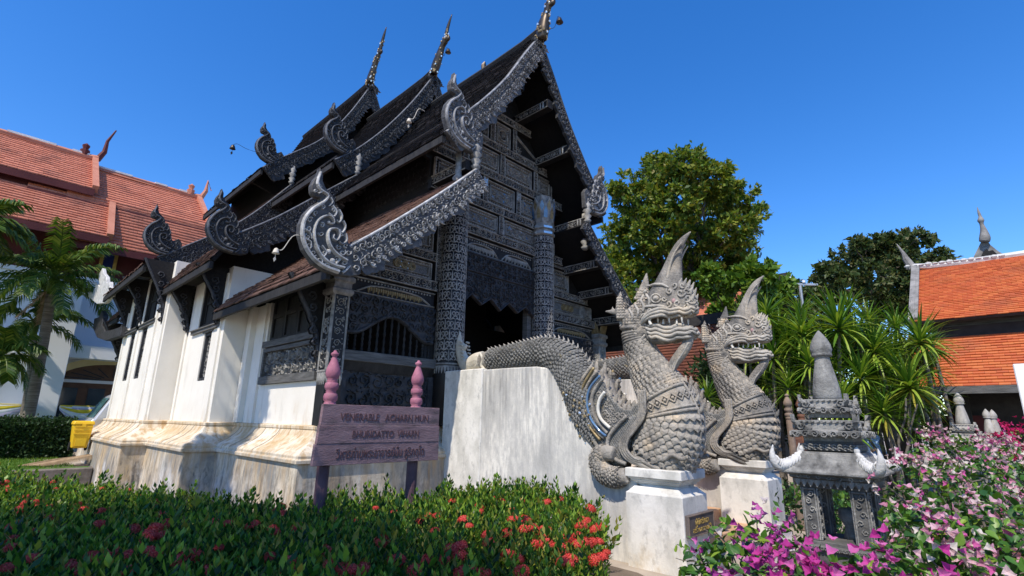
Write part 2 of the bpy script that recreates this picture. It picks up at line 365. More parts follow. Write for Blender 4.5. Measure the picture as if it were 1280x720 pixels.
material('hedge_dark', [], 1, .5, island=[(.01, .03, .01), (.02, .05, .012), (.035, .07, .018)], transl=.15)
material('joint', [(.26, .22, .17), (.42, .37, .30)], 6, .9)
material('grass', [(.05, .12, .015), (.10, .20, .03)], 6, .9, .6, bscale=60)
material('soil', [(.09, .07, .05), (.20, .155, .115)], 2, .95, .7, bscale=20)
material('paving', [(.30, .25, .20), (.42, .36, .29)], 2, .9, .3, bscale=15)
material('kerb_stone', [(.10, .085, .07), (.22, .19, .16)], 4, .9, .6)
material('metal_grey', [(.35, .36, .37), (.45, .46, .47)], 3, .4, metal=.4)
material('lamp_white', [(.75, .76, .78), (.8, .8, .82)], 3, .2)
material('bronze', [(.035, .028, .022), (.09, .07, .05)], 8, .4, metal=.6)
material('pale_wire', [(.5, .46, .38), (.6, .55, .46)], 8, .6)
material('sign_white', [(.76, .74, .70), (.8, .79, .76)], 2, .6)
material('skin', [(.42, .24, .16), (.48, .28, .19)], 5, .55)
material('cloth_blue', [(.20, .32, .55), (.32, .44, .66)], 6, .85)
material('cloth_dark', [(.02, .022, .03), (.04, .042, .05)], 6, .85)
material('hair', [(.008, .007, .007), (.02, .018, .017)], 20, .5)
material('dry_frond', [(.20, .13, .07), (.34, .24, .14)], 8, .9)
material('pot_brown', [(.12, .06, .035), (.2, .10, .06)], 5, .7)

# ------------------------------------------------------------------ the setting: ground
def sheet(name, pts, z, mat, kind='structure'):
    b = MB(); b.add([(x, y, z) for x, y in pts], [tuple(range(len(pts)))]); return tag(b.build(name, mat), kind=kind)
sheet('ground', [(-900, -900), (900, -900), (900, 900), (-900, 900)], -.012, M_['paving'])
sheet('garden_soil', [(-14, -2.5), (-1.2, -2.5), (-1.0, 2.6), (-2.2, 4.9), (-3.3, 5.5), (-7.2, 5.7), (-7.2, 3.3), (-14, 2.8)], 0.0, M_['soil'])
sheet('flower_bed_soil', [(-1.9, 4.6), (3, 3.8), (6, 14), (-2.2, 11.6), (-2.4, 6.4)], 0.004, M_['soil'])
b = MB()                                            # raised lawn with its stone kerb, left rear
b.add([(-15.6, -8, .40), (-15.6, 2.2, .40), (-20.5, 14, .40), (-60, 40, .40), (-60, -8, .40)], [(0, 1, 2, 3, 4)])
tag(b.build('lawn', M_['grass']), kind='structure')
b = MB(); b.bar((-15.5, -8, .18), (-15.5, 2.3, .18), .22, .46); b.bar((-15.5, 2.3, .18), (-17.2, 2.75, .18), .22, .462)
tag(bevel(b.build('kerb', M_['kerb_stone']), .02), kind='structure')
sheet('terrace', [(-16.0, 1.55), (-24, 1.2), (-24, 3.6), (-16.0, 2.6)], .404, M_['paving'])
# ------------------------------------------------------------------ the black timber hall
YC = 7.37
TEMPLE = thing('temple_hall', 'dark carved timber temple hall with stacked black roofs on white walls', 'temple', (-12.5, YC, 0))
T = TEMPLE
BAY = [  # x front, x rear, wall half width, wall top
    (-7.55, -10.87, 3.67, 3.75), (-10.87, -13.5, 4.17, 4.55), (-13.5, -18.0, 4.60, 5.1), (-18.0, -20.4, 4.17, 4.55)]
def outline(d):
    f = []
    (x0, x1, h1, _), (_, x2, h2, _), (_, x3, h3, _), (_, x4, h4, _) = BAY
    f = [(x0+d, -h1-d), (x1+d, -h1-d), (x1+d, -h2-d), (x2+d, -h2-d), (x2+d, -h3-d), (x3-d, -h3-d), (x3-d, -h4-d), (x4-d, -h4-d)]
    f += [(x, -y) for x, y in reversed(f)]
    return f
mb = MB(); prof = [(.46, -.05), (.44, .98), (.485, .985), (.485, 1.035), (.455, 1.045), (.455, 1.085), (.42, 1.12), (.33, 1.165), (.22, 1.235), (.12, 1.33), (.07, 1.42), (.085, 1.425), (.085, 1.475), (.05, 1.48), (0, 1.485)]
rows = [[(x, YC+y, z) for x, y in outline(d)] for d, z in prof]
rows = [r+[r[0]] for r in rows]
mb.grid(rows); mb.add([(x, YC+y, 1.485) for x, y in outline(0)], [tuple(range(16))])
PL = bevel(mb.build('plinth', M_['plinth_plaster'], T, fixn=True), .006)
# dressed blocks of the sloping plinth course: the raised joints between them
mb = MB()
def slope_joints(Xs, Yw, sgn=-1):
    for X in Xs:
        off = random.uniform(-.16, .16)
        if random.random() < .3: continue
        pts = [(X+off+.012*k, Yw+sgn*(d+.004), z+.004) for k, (d, z) in enumerate(prof[5:11])]
        mb.tube(pts, .0045, 4)
slope_joints([-7.9-.43*k for k in range(7)], 3.7); slope_joints([-11.1-.43*k for k in range(6)], 3.2); slope_joints([-13.7-.43*k for k in range(10)], 2.77)
mb.build('plinth_joint', M_['joint'], T)['kind'] = 'stuff'

# ---- walls: white masonry round the openings
def wall_y(name, Y, x0, x1, z0, z1, holes, th=.28, mat='plaster'):
    """wall in the plane y=Y (outer face), holes as (xa, xb, za, zb)"""
    mb = MB(); xs = sorted({x0, x1, *[h[0] for h in holes], *[h[1] for h in holes]}); zs = sorted({z0, z1, *[h[2] for h in holes], *[h[3] for h in holes]})
    s_ = 1 if Y < YC else -1
    for i in range(len(xs)-1):
        zrun = None
        for j in range(len(zs)-1):
            cx, cz = (xs[i]+xs[i+1])/2, (zs[j]+zs[j+1])/2
            if any(h[0] < cx < h[1] and h[2] < cz < h[3] for h in holes): continue
            mb.box((xs[i], Y, zs[j]), (xs[i+1], Y+s_*th, zs[j+1]))
    bm = bmesh.new()
    o = mb.build(name, M_[mat], T)
    bm.from_mesh(o.data); bmesh.ops.remove_doubles(bm, verts=bm.verts, dist=.001)
    # inner faces shared by two cells go
    seen = {}
    for f in bm.faces:
        seen.setdefault(tuple(sorted(v.index for v in f.verts)), []).append(f)
    bmesh.ops.delete(bm, geom=[f for fs in seen.values() if len(fs) > 1 for f in fs], context='FACES_ONLY')
    bm.to_mesh(o.data); bm.free(); return o
Z0 = 1.486
# bay one: low white dado, timber window above
xw0 = -9.98
wall_y('side_wall', 3.70, -10.86, -7.56, Z0, 3.72, [(xw0, -7.56, 2.16, 3.72)])
wall_y('side_wall', 2*YC-3.70, -10.86, -7.56, Z0, 3.72, [(xw0, -7.56, 2.16, 3.72)])
for a, c in (((xw0-.17, 3.655, Z0), (xw0-.09, 3.699, 3.72)), ((-10.85, 3.60, Z0), (-10.62, 3.699, 3.72))):
    mb = MB(); mb.box(a, c); mb.build('pilaster', M_['plaster'], T)
# bay two and three: slit windows below, broad shutters above
def hole_y(Y, tl, br):
    a, b_ = onY(*tl, Y), onY(*br, Y); return (min(a.x, b_.x), max(a.x, b_.x), min(a.z, b_.z), max(a.z, b_.z))
s2 = hole_y(3.2, (249, 409), (252.5, 464)); s2 = (-12.06, -11.58, 2.28, 3.27)
u2 = (-12.62, -11.35, 3.42, 4.5)
wall_y('side_wall', 3.20, -13.49, -10.872, Z0, 4.52, [s2, u2])
s3 = [(-15.78, -15.22, 2.45, 3.7), (-17.1, -16.55, 2.45, 3.7)]; u3 = [(-15.95, -14.7, 3.84, 5.0), (-17.5, -16.3, 3.84, 5.0)]
wall_y('side_wall', 2.77, -17.99, -13.502, Z0, 5.08, s3+u3)
wall_y('side_wall', 3.20, -20.4, -18.002, Z0, 4.52, [])
for Y, a, c, zt in ((2*YC-3.2, -13.49, -10.872, 4.52), (2*YC-2.77, -17.99, -13.502, 5.08), (2*YC-3.2, -20.4, -18.002, 4.52)):
    wall_y('side_wall', Y, a, c, Z0, zt, [])
# step walls between the bays (facing the front) and the rear wall
for s_ in (-1, 1):
    for a, c in (((-10.874, YC+s_*3.38, Z0), (-11.1, YC+s_*4.168, 4.52)), ((-13.504, YC+s_*3.88, Z0), (-13.75, YC+s_*4.598, 5.08)), ((-17.75, YC+s_*3.88, Z0), (-17.995, YC+s_*4.597, 5.08))):
        mb = MB(); mb.box(a, c); mb.build('step_wall', M_['plaster'], T)
mb = MB(); mb.box((-20.2, YC-3.9, Z0), (-20.4, YC+3.9, 4.5)); mb.build('rear_wall', M_['plaster'], T)
# narrow white corner strips
for x, y in ((-13.3, 3.165), (-11.02, 3.165), (-13.62, 2.735), (-14.35, 2.735), (-17.85, 2.735), (-16.1, 2.735)):
    mb = MB(); mb.box((x, y, Z0), (x-.13, y+.034, 4.4)); mb.build('pilaster', M_['plaster'], T)
# core: what closes the rooms (dark inside)
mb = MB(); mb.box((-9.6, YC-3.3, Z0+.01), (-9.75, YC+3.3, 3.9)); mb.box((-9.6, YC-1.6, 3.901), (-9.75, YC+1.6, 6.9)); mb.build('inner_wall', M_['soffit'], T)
mb = MB(); mb.box((-7.6, YC-3.4, 1.46), (-9.6, YC+3.4, 1.50)); mb.build('porch_floor', M_['dark_wood'], T)

def framed_window(x0, x1, z0, z1, Y, leaves, depth=.10, mat='worn_dark_wood'):
    """timber window set in a wall hole of the plane y=Y: frame plus shutter leaves"""
    fr = MB(); t_ = .06
    fr.box((x0, Y+.02, z0), (x0+t_, Y+.14, z1)); fr.box((x1-t_, Y+.02, z0), (x1, Y+.14, z1))
    fr.box((x0+t_, Y+.02, z0), (x1-t_, Y+.14, z0+t_)); fr.box((x0+t_, Y+.02, z1-t_), (x1-t_, Y+.14, z1))
    f = fr.build('window', M_[mat], T)
    wd = (x1-x0-2*t_)/leaves
    for k in range(leaves):
        a = x0+t_+k*wd; sh = MB(); st = .05
        sh.box((a+.008, Y+.10, z0+t_), (a+wd-.008, Y+.13, z1-t_))
        for q in ((a+.008, a+st), (a+wd-st, a+wd-.008)): sh.box((q[0], Y+.075, z0+t_), (q[1], Y+.099, z1-t_))
        for q in (z0+t_, (z0+z1)/2, z1-t_-st): sh.box((a+st+.001, Y+.075, q), (a+wd-st-.001, Y+.099, q+st))
        sh.build('shutter', M_[mat], f)
    return f
framed_window(*u2, 3.20, 2); [framed_window(*u, 2.77, 2) for u in u3]
for h, Y in ((s2, 3.2), (s3[0], 2.77), (s3[1], 2.77)):
    f = framed_window(*h, Y, 1, mat='carved_dark'); mb = MB(); cx = (h[0]+h[1])/2
    mp = frame_map((cx, Y+.074, h[2]), (0, 0, 1), (1, 0, 0), (0, -1, 0)); rinceau(mb, mp, h[3]-h[2]-.15, .24, .03, s0=.07); mb.build('carving', M_['silver_dim'], f)
    mb = MB(); mb.box((h[0]-.08, Y-.02, h[3]+.0), (h[1]+.08, Y+.1, h[3]+.05)); mb.build('lintel', M_['grey_wood'], T)
for u, Y in ((u2, 3.2), (u3[0], 2.77), (u3[1], 2.77)):
    mb = MB(); mb.box((u[0]-.3, Y-.05, u[2]-.11), (u[1]+.3, Y+.1, u[2]-.005)); mb.box((u[0]-.3, Y-.075, u[2]-.045), (u[1]+.3, Y-.051, u[2]-.02)); mb.build('window_sill', M_['grey_wood'], T)
# bay one's long window: rails, carved panel, shutters
f = MB(); x0, x1 = xw0, -7.74
f.box((x0, 3.64, 2.165), (x1, 3.78, 2.30)); f.box((x0, 3.66, 2.75), (x1, 3.79, 2.82)); f.box((x0, 3.63, 2.835), (x1, 3.80, 2.95)); f.box((x0, 3.66, 2.301), (x0+.07, 3.78, 2.749))
W1 = f.build('side_window', M_['grey_wood'], T)
mb = MB(); mb.box((x0+.07, 3.73, 2.301), (x1, 3.77, 2.749)); o = mb.build('carved_panel', M_['carved_dark'], W1)
mb = MB(); mp = frame_map((x0+.09, 3.729, 2.525), (1, 0, 0), (0, 0, 1), (0, -1, 0))
for dy in (-.11, .11):
    mq = frame_map((x0+.09, 3.729, 2.525+dy), (1, 0, 0), (0, 0, 1), (0, -1, 0)); rinceau(mb, mq, x1-x0-.15, .27, .035, r=.105)
mb.build('panel_carving', M_['silver_dim'], W1)
for k in range(4):
    a = x0+.02+k*(x1-x0-.02)/4; wd = (x1-x0-.02)/4; sh = MB()
    sh.box((a, 3.78, 2.952), (a+wd-.01, 3.82, 3.74))
    for q in ((a, a+.07), (a+wd-.08, a+wd-.01)): sh.box((q[0], 3.745, 2.952), (q[1], 3.779, 3.74))
    for q in (2.953, 3.40): sh.box((a+.071, 3.745, q), (a+wd-.081, 3.779, q+.08))
    sh.build('shutter', M_['worn_dark_wood'], W1)
mb = MB(); mb.box((-10.86, 3.735, 3.742), (-7.7, 3.95, 4.25)); mb.build('window_head', M_['soffit'], T)
mb = MB(); mb.box((x0, 2*YC-3.78, 2.16), (x1, 2*YC-3.72, 3.72)); mb.build('side_window', M_['worn_dark_wood'], T)

# ---- roofs
UP = [(0, 0), (.28, -.42), (.55, -.85), (1.05, -1.68), (1.6, -2.42), (2.1, -3.02), (2.48, -3.55)]
LO = [(1.72, -3.98), (2.55, -4.78), (3.55, -5.68), (4.08, -6.12), (4.30, -6.42)]
TIERS = [dict(x=-6.4, xr=-11.2, z=10.02, up=UP, lo=LO)]
T2U = [(0, 0), (.65, -1.2), (1.32, -2.25), (1.92, -3.04), (2.3, -3.45), (2.62, -3.75)]
T2L = [(2.0, -3.9), (2.8, -4.66), (3.7, -5.52), (4.35, -6.05), (4.72, -6.62)]
TIERS.append(dict(x=-10.3, xr=-13.8, z=11.05, up=T2U, lo=T2L))
T3U = [(0, 0), (.7, -1.5), (1.45, -2.72), (2.2, -3.5), (2.65, -3.92), (3.0, -4.3)]
T3L = [(2.15, -4.5), (3.3, -5.98), (4.6, -7.12), (4.95, -7.38), (5.15, -7.55)]
TIERS.append(dict(x=-13.8, xr=-18.9, z=12.5, up=T3U, lo=T3L))
TIERS.append(dict(x=-18.85, xr=-21.2, z=11.05, up=T2U, lo=T2L))
def resample(pr, step):
    P = [V((a, b_, 0)) for a, b_ in smoothpath(pr, 60)]; L_ = [0]
    for i in range(1, 60): L_.append(L_[-1]+(P[i]-P[i-1]).length)
    n = max(2, int(L_[-1]/step)); res = []
    for k in range(n+1):
        d = L_[-1]*k/n; j = max(0, min(58, next((i for i in range(59) if L_[i+1] >= d-1e-6), 58)))
        t = (d-L_[j])/max(1e-6, L_[j+1]-L_[j]); p = P[j].lerp(P[j+1], t); res.append((p.x, p.y))
    return res
def tiles(name, pr, x0, x1, yc, zr, side, tw, th, mat, parent, course, lift=.03, jit=.006):
    """separate tiles lapped in courses down a profile (dy, dz) swept along x"""
    R_ = resample(pr, course); n = int(abs(x1-x0)/tw); vs = []; fs = []
    rng = np.random.RandomState(3)
    for i in range(len(R_)-1):
        (a, za), (c, zc) = R_[i], R_[i+1]; L_ = sqrt((c-a)**2+(zc-za)**2); nx, nz = -(zc-za)/L_, (c-a)/L_
        ex, ez = (c-a)/L_*course*.18, (zc-za)/L_*course*.18
        off = .5*tw*(i % 2)
        for k in range(n+1):
            xa = x0+(x1-x0)*min(1, max(0, (k*tw-off)/abs(x1-x0))); xb = x0+(x1-x0)*min(1, ((k+1)*tw-off-.006)/abs(x1-x0))
            if abs(xb-xa) < .02: continue
            j = rng.uniform(-jit, jit); l2 = lift+rng.uniform(-jit, jit); e = rng.uniform(-.01, .01)
            o = len(vs)
            for xx in (xa, xb): vs.append((xx, yc+side*(a+nx*.004), zr+za+nz*.004))
            for xx in (xb, xa): vs.append((xx, yc+side*(c+ex+e+nx*l2), zr+zc+ez+nz*l2))
            for xx in (xb, xa): vs.append((xx, yc+side*(c+ex+e+nx*(l2-th)), zr+zc+ez+nz*(l2-th)))
            if side < 0: fs += [(o, o+1, o+2, o+3), (o+3, o+2, o+4, o+5)]
            else: fs += [(o+3, o+2, o+1, o), (o+5, o+4, o+2, o+3)]
    return np_mesh(name, np.array(vs, float), np.array(fs), M_[mat], parent, kind='stuff')
def slab(pr, x0, x1, yc, zr, side, th=.07, drop=0.0):
    mb = MB(); P = smoothpath(pr, 14); L_ = []; U_ = []
    for i, (a, z) in enumerate(P):
        p, q = P[max(0, i-1)], P[min(13, i+1)]; l = sqrt((q[0]-p[0])**2+(q[1]-p[1])**2); nx, nz = -(q[1]-p[1])/l, (q[0]-p[0])/l
        U_.append((a-nx*drop, z-nz*drop)); L_.append((a-nx*(th+drop), z-nz*(th+drop)))
    loop = U_+L_[::-1]
    for i in range(13):
        q = [U_[i], U_[i+1], L_[i+1], L_[i]]
        mb.hexa([(x0, yc+side*a, zr+z) for a, z in q]+[(x1, yc+side*a, zr+z) for a, z in q])
    return mb
for ti, t_ in enumerate(TIERS):
    for side in (-1, 1):
        for key in ('up', 'lo'):
            pr = t_[key]; xf = t_['x']-.06
            o = slab(pr, xf, t_['xr'], YC, t_['z'], side).build('roof_slope', M_['soffit'], T, fixn=True)
            if side < 0 or ti == 0:
                tiles('roof_tile', pr, xf, t_['xr'], YC, t_['z'], side, .19, .022, 'tile_dark' if key == 'up' else 'tile_brown', o, .125)
            # eave board along the lower edge
            a, z = pr[-1]; mb = MB(); y = YC+side*(a-.02)
            mb.box((xf-.02, y-.03, t_['z']+z-.17), (t_['xr']+.02, y+.03, t_['z']+z-.035)); mb.build('eave_board', M_['worn_dark_wood'], T)
    mb = MB(); z = t_['z']; pts = [(t_['x']+.04, YC, z+.14), (t_['x']-.5, YC, z+.06), (t_['x']-1.5, YC, z+.03), (t_['xr'], YC, z+.03)]
    mb.tube(pts, .09, 6); mb.build('ridge_cap', M_['worn_dark_wood'], T)
    # clerestory screen between the two roofs, on both sides
    a0, z0 = t_['lo'][0]; a1, z1 = t_['up'][-1]
    for side in (-1, 1):
        mb = MB(); y = YC+side*(a0+.02); mb.box((t_['x']-1.12, y-.04, t_['z']+z0-.25), (t_['xr'], y+.04, t_['z']+lerp(z1, 0, 1-a0/a1)-.12)); o = mb.build('clerestory_screen', M_['dark_wood'], T)
        if ti == 0 and side < 0:
            mb = MB(); mp = frame_map((t_['x']-1.13, y-.041, t_['z']+z0+.32), (-1, 0, 0), (0, 0, 1), (0, -1, 0))
            for r_ in range(4):
                for k in range(16): 
                    s_ = .12+.17*k+(.08 if r_ % 2 else 0); rosette(mb, lambda u, v_, h_, r_=r_: mp(u, v_+r_*.17-.12, h_), s_, 0, .06, 4, .012)
            mb.build('lattice', M_['silver_base'], o)['kind'] = 'stuff'
for t_ in TIERS[1:3]:
    P = [(a-.06, z-.05) for a, z in t_['up'][1:]]+[(t_['lo'][0][0], t_['lo'][0][1]-.06)]+[(a-.05, z-.1) for a, z in t_['lo'][1:]]
    mb = MB(); loop = [(t_['x']-1.0, YC-a, t_['z']+z) for a, z in P]+[(t_['x']-1.0, YC+a, t_['z']+z) for a, z in P[::-1]]+[(t_['x']-1.0, YC, t_['z']-.2)]
    mb.prism(loop, (-.1, 0, 0)); mb.build('gable_wall', M_['dark_wood'], T, fixn=True)
# small ridge spikes
mb = MB()
for px, py, Xo in ((605, 79, 0), (690/2, 0, 0)):
    if py == 0: continue
    p = onY(px, py+6, YC); mb.tube([p+V((0, 0, -.1)), p+V((-.02, 0, .08)), p+V((.02, 0, .17))], [.06, .07, .02], 6)
mb.build('ridge_ornament', M_['bronze'], T)

# ---- bargeboards with carving, curled hooks and finials
CURL_PX = [(430, 690), (370, 700), (300, 690), (220, 665), (150, 620), (95, 540), (70, 450), (75, 390), (100, 330), (150, 280), (195, 255), (200, 240), (160, 225), (145, 205), (143, 165), (158, 130), (180, 105), (190, 80), (195, 58), (203, 80), (212, 105), (210, 140), (228, 180), (268, 225), (282, 265), (283, 300), (300, 288), (322, 330), (333, 370), (348, 400), (346, 440), (352, 480), (365, 510), (420, 480), (455, 540)]
def cz(x, y): p = onX(360+x/4.8, 200+y/4.8, -6.4); return (p.y-3.22, p.z-3.52)     # curl traced in its own plane, metres from its foot
CURL = [cz(*p) for p in CURL_PX]
def curl(Xp, foot, side, parent, big=1.0, cm='silver'):
    """hooked naga finial at a board's lower end, 9 cm thick, with raised scrolls"""
    y0 = foot[0] if side < 0 else 2*YC-foot[0]
    def P(u, v_, h_=0): return V((Xp+h_, y0-side*u*big, foot[1]+v_*big))
    mb = MB(); mb.prism([P(u, v_, -.11) for u, v_ in CURL], (.11, 0, 0))
    o = mb.build('hook_finial', M_['silver_base' if cm == 'silver_far' else 'board_grey'], parent, fixn=True); bevel(o, .012)
    mb = MB(); mp = lambda u, v_, h_: P(u, v_, h_+.001)
    def rb(pts, w_, h_=.035):
        q = smoothpath([cz(*p) for p in pts], len(pts)*3); k = len(q); mb.ribbon(q, [.72*w_*(1-.55*i/(k-1)) for i in range(k)], mp, h_)
    rb([(300, 672), (215, 640), (150, 590), (105, 520), (88, 450), (100, 370), (150, 305), (215, 262), (235, 225), (190, 190), (175, 150), (193, 90)], .05, .045)     # rim
    rb([(330, 650), (250, 625), (190, 570), (160, 500), (155, 430), (180, 370), (230, 345), (262, 360), (268, 390), (245, 392)], .038, .05)
    rb([(345, 610), (285, 570), (245, 520), (232, 460), (248, 425), (285, 425), (300, 460), (285, 490), (262, 480), (266, 458)], .036, .06)
    rb([(262, 285), (285, 320), (270, 350), (240, 330)], .03)
    rb([(300, 310), (318, 350), (300, 385), (285, 370)], .028); rb([(325, 375), (338, 410), (318, 445), (300, 425)], .028)
    rb([(340, 450), (345, 490), (320, 510), (300, 495)], .028); rb([(200, 520), (225, 560), (205, 585), (185, 560)], .026)
    rb([(100, 480), (135, 500), (130, 540)], .022); rb([(95, 420), (130, 445), (140, 480)], .022); rb([(280, 630), (310, 600), (345, 596)], .03)
    rb([(320, 680), (345, 662), (365, 640)], .03); rb([(250, 240), (262, 265), (240, 290)], .022); rb([(180, 215), (205, 205), (222, 218)], .02)
    rr_ = random.Random(len(bpy.data.objects))
    for x_, y_, q_ in ((120, 420, 20), (115, 470, 18), (125, 520, 18), (150, 565, 20), (185, 610, 20), (230, 640, 16), (130, 370, 18), (165, 330, 16), (205, 290, 14), (215, 560, 18), (170, 530, 16), (290, 600, 18), (320, 560, 20), (300, 530, 16), (355, 560, 18), (330, 620, 18), (200, 400, 16), (195, 450, 16), (310, 460, 12), (265, 310, 12), (175, 245, 0), (165, 200, 9), (190, 170, 9), (340, 520, 14), (395, 590, 20), (400, 650, 20), (410, 540, 18)):
        if q_: a_ = rr_.uniform(0, 6); s_ = rr_.choice((-1, 1)); rb([(x_+q_*lerp(1, .2, k/9)*cos(a_+s_*k*.75), y_+q_*lerp(1, .2, k/9)*sin(a_+s_*k*.75)) for k in range(10)], .014, .03)
    for x_, y_, r_ in ((240, 555, .035), (262, 610, .04), (178, 160, .03), (240, 385, .025)):
        c = P(*cz(x_, y_), .012); mb.ell(c, (.03, r_, r_), 8, 5)
    # the dark hollow at the heart of the scroll
    mb2 = MB(); mb2.add([P(*cz(x_, y_), .004) for x_, y_ in ((238, 440), (232, 470), (245, 505), (266, 520), (262, 495), (258, 470), (262, 440), (250, 430))], [tuple(range(8))])
    mb.build('hook_carving', M_[cm], o, fixn=False); return o
def board(Xp, top, wd, side, zr, parent, mats=('silver_base', 'silver'), fringe=.13, th=.07):
    """carved bargeboard: top edge polyline (dy, dz), width wd(s); flame-cut lower edge"""
    n = 64; P = smoothpath(top, n); L_ = [0]
    for i in range(1, n): L_.append(L_[-1]+sqrt((P[i][0]-P[i-1][0])**2+(P[i][1]-P[i-1][1])**2))
    mp3 = lambda a, z, h: V((Xp+h, YC+side*a, zr+z)); mb = MB(); nl = max(3, int(L_[-1]/.36))
    up = []; lo = []; nrm = []
    for i in range(n):
        p, q = P[max(0, i-1)], P[min(n-1, i+1)]; l = sqrt((q[0]-p[0])**2+(q[1]-p[1])**2) or 1; nx, nz = (q[1]-p[1])/l, -(q[0]-p[0])/l
        s_ = L_[i]/L_[-1]; ph = (s_*nl) % 1
        fr = fringe*(.25+.75*(1-ph)**.8)*(1 if ph > .06 else ph/.06)*(.65+.7*((int(s_*nl)*37 % 11)/10))+.025*abs(sin(s_*nl*9.4)) if fringe else 0
        w_ = (wd[0]+(wd[1]-wd[0])*s_); up.append(P[i]); lo.append((P[i][0]+nx*(w_+fr), P[i][1]+nz*(w_+fr))); nrm.append((nx, nz, w_))
    for i in range(n-1):
        q = [up[i], up[i+1], lo[i+1], lo[i]]
        mb.hexa([mp3(*a, -th) for a in q]+[mp3(*a, 0) for a in q])
    o = mb.build('bargeboard', M_[mats[0]], parent, fixn=True)
    def mp(s_, t_, h_):
        d = max(0, min(L_[-1]-1e-4, s_)); j = 0
        while j < n-2 and L_[j+1] < d: j += 1
        u = (d-L_[j])/max(1e-6, L_[j+1]-L_[j]); a = (lerp(P[j][0], P[j+1][0], u), lerp(P[j][1], P[j+1][1], u)); nx, nz, w_ = nrm[j]
        return mp3(a[0]+nx*t_, a[1]+nz*t_, h_+.001)
    mb = MB(); wm = (wd[0]+wd[1])/2; rg = random.Random(5)
    mb.ribbon([(L_[-1]*i/40, .02) for i in range(41)], .022, mp, .03)
    rows_ = 2 if wm > .27 else 1
    for r_ in range(rows_):
        c0 = wm*((r_+.55)/rows_ if rows_ > 1 else .6)
        rinceau(mb, lambda s_, t_, h_: mp(s_, c0+t_, h_), L_[-1], wm/rows_*1.05, .034, r=wm/rows_*.36, rng=rg)
    for k in range(nl*3):     # small curls and leaves of the hanging fringe
        s_ = L_[-1]*(k+.5)/(nl*3)+rg.uniform(-.03, .03); r_ = rg.uniform(.03, .052)
        if s_ > L_[-1]-.12: continue
        mb.ribbon(spiral(s_+.02, wm+.015, r_, rg.uniform(0, 6), rg.choice((-1.2, 1.2)), 8), .011, mp, .03)
        if k % 2 == 0: mb.ribbon([(s_+.05, wm*.9), (s_+.02, wm+.05), (s_-.015, wm+fringe*rg.uniform(.55, .9))], [.014, .022, .004], mp, .022)
    mb.build('board_carving', M_[mats[1]], o); return o
for ti, t_ in enumerate(TIERS[:3]):
    X = t_['x']; z = t_['z']; feet = [onX(*q_, X).yz for q_ in [((587, 188), (425, 342)), ((430, 192), (292, 316)), ((341, 205), (208, 319))][ti]]
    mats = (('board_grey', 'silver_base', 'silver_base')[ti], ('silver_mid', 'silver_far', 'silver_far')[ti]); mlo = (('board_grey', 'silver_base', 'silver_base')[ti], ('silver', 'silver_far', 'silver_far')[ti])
    for side in (-1, 1):
        u = [(a, dz+.02) for a, dz in t_['up']]; l = [(a, dz+.05) for a, dz in t_['lo'][:-1]]
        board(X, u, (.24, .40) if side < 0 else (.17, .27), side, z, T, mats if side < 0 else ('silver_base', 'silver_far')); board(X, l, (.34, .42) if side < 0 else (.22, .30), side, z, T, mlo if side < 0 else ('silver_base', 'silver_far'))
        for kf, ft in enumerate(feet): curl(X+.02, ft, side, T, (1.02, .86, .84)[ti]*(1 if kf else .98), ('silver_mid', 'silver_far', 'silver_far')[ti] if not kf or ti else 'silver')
        # turned strut between the upper eave and the lower board
        p = V((X-.02, YC+side*(t_['lo'][0][0]+.02), z+t_['lo'][0][1]+.0)); mb = MB()
        mb.lathe([(.05, 0), (.09, .06), (.05, .10), (.10, .17), (.05, .23), (.11, .30), (.06, .36), (.10, .44), (.05, .5), (.05, .56)], p, 10); mb.build('turned_strut', M_['silver_dim'], T, smooth=True)
# rear tier: its boards seen past the main roof
FIN = {0: [(677, 50, 7.5), (678, 40, 9.5), (680, 28, 8), (683, 16, 5), (686, 6, 5.5), (690, -4, 4), (696, -22, 3), (703, -44, .6)],
       1: [(542, 92, 6), (545, 82, 7), (549, 70, 6), (553, 58, 4.5), (557, 50, 5.0), (558, 42, 3), (561, 30, 2.2), (565, 18, .6)],
       2: [(462, 103, 6), (464, 96, 6), (467, 86, 4.8), (471, 74, 4.2), (474, 66, 3.2), (477, 55, 2.6), (480, 44, 2.0), (483, 34, .6)]}
for ti, pts in FIN.items():
    mb = MB(); P = [onY(x, y, YC-.1*ti) for x, y, r in pts]; d = (P[0]-CPOS).length/FPX
    mb.tube(smoothpath([tuple(p) for p in P], 22), [max(.012, q[0]) for q in smoothpath([(r*d*.92,) for *_, r in pts], 22)], 10, flat=.7)
    k = 4; mb.ell(P[k]+V((.07, 0, -.02)), (.13, .06, .08), 8, 6)
    o = mb.build('ridge_finial', M_['bronze'], T, smooth=True); mb = MB(); rg = random.Random(ti)
    sp = smoothpath([tuple(p) for p in P], 40); rr = smoothpath([(r*d*.92,) for *_, r in pts], 40)
    for q in range(70):
        i = min(30, int(rg.random()**1.5*32)); th = rg.uniform(0, 6.28); r_ = max(.02, rr[i][0]); c = V(sp[i])+V((cos(th)*r_, sin(th)*r_*.7, rg.uniform(-.04, .04)))
        mb.ell(c, (.028, .028, .035), 5, 4, mi=0 if rg.random() < .7 else 1)
    mb.build('mosaic_piece', [M_['gilt'], M_['mirror']], o)['kind'] = 'stuff'
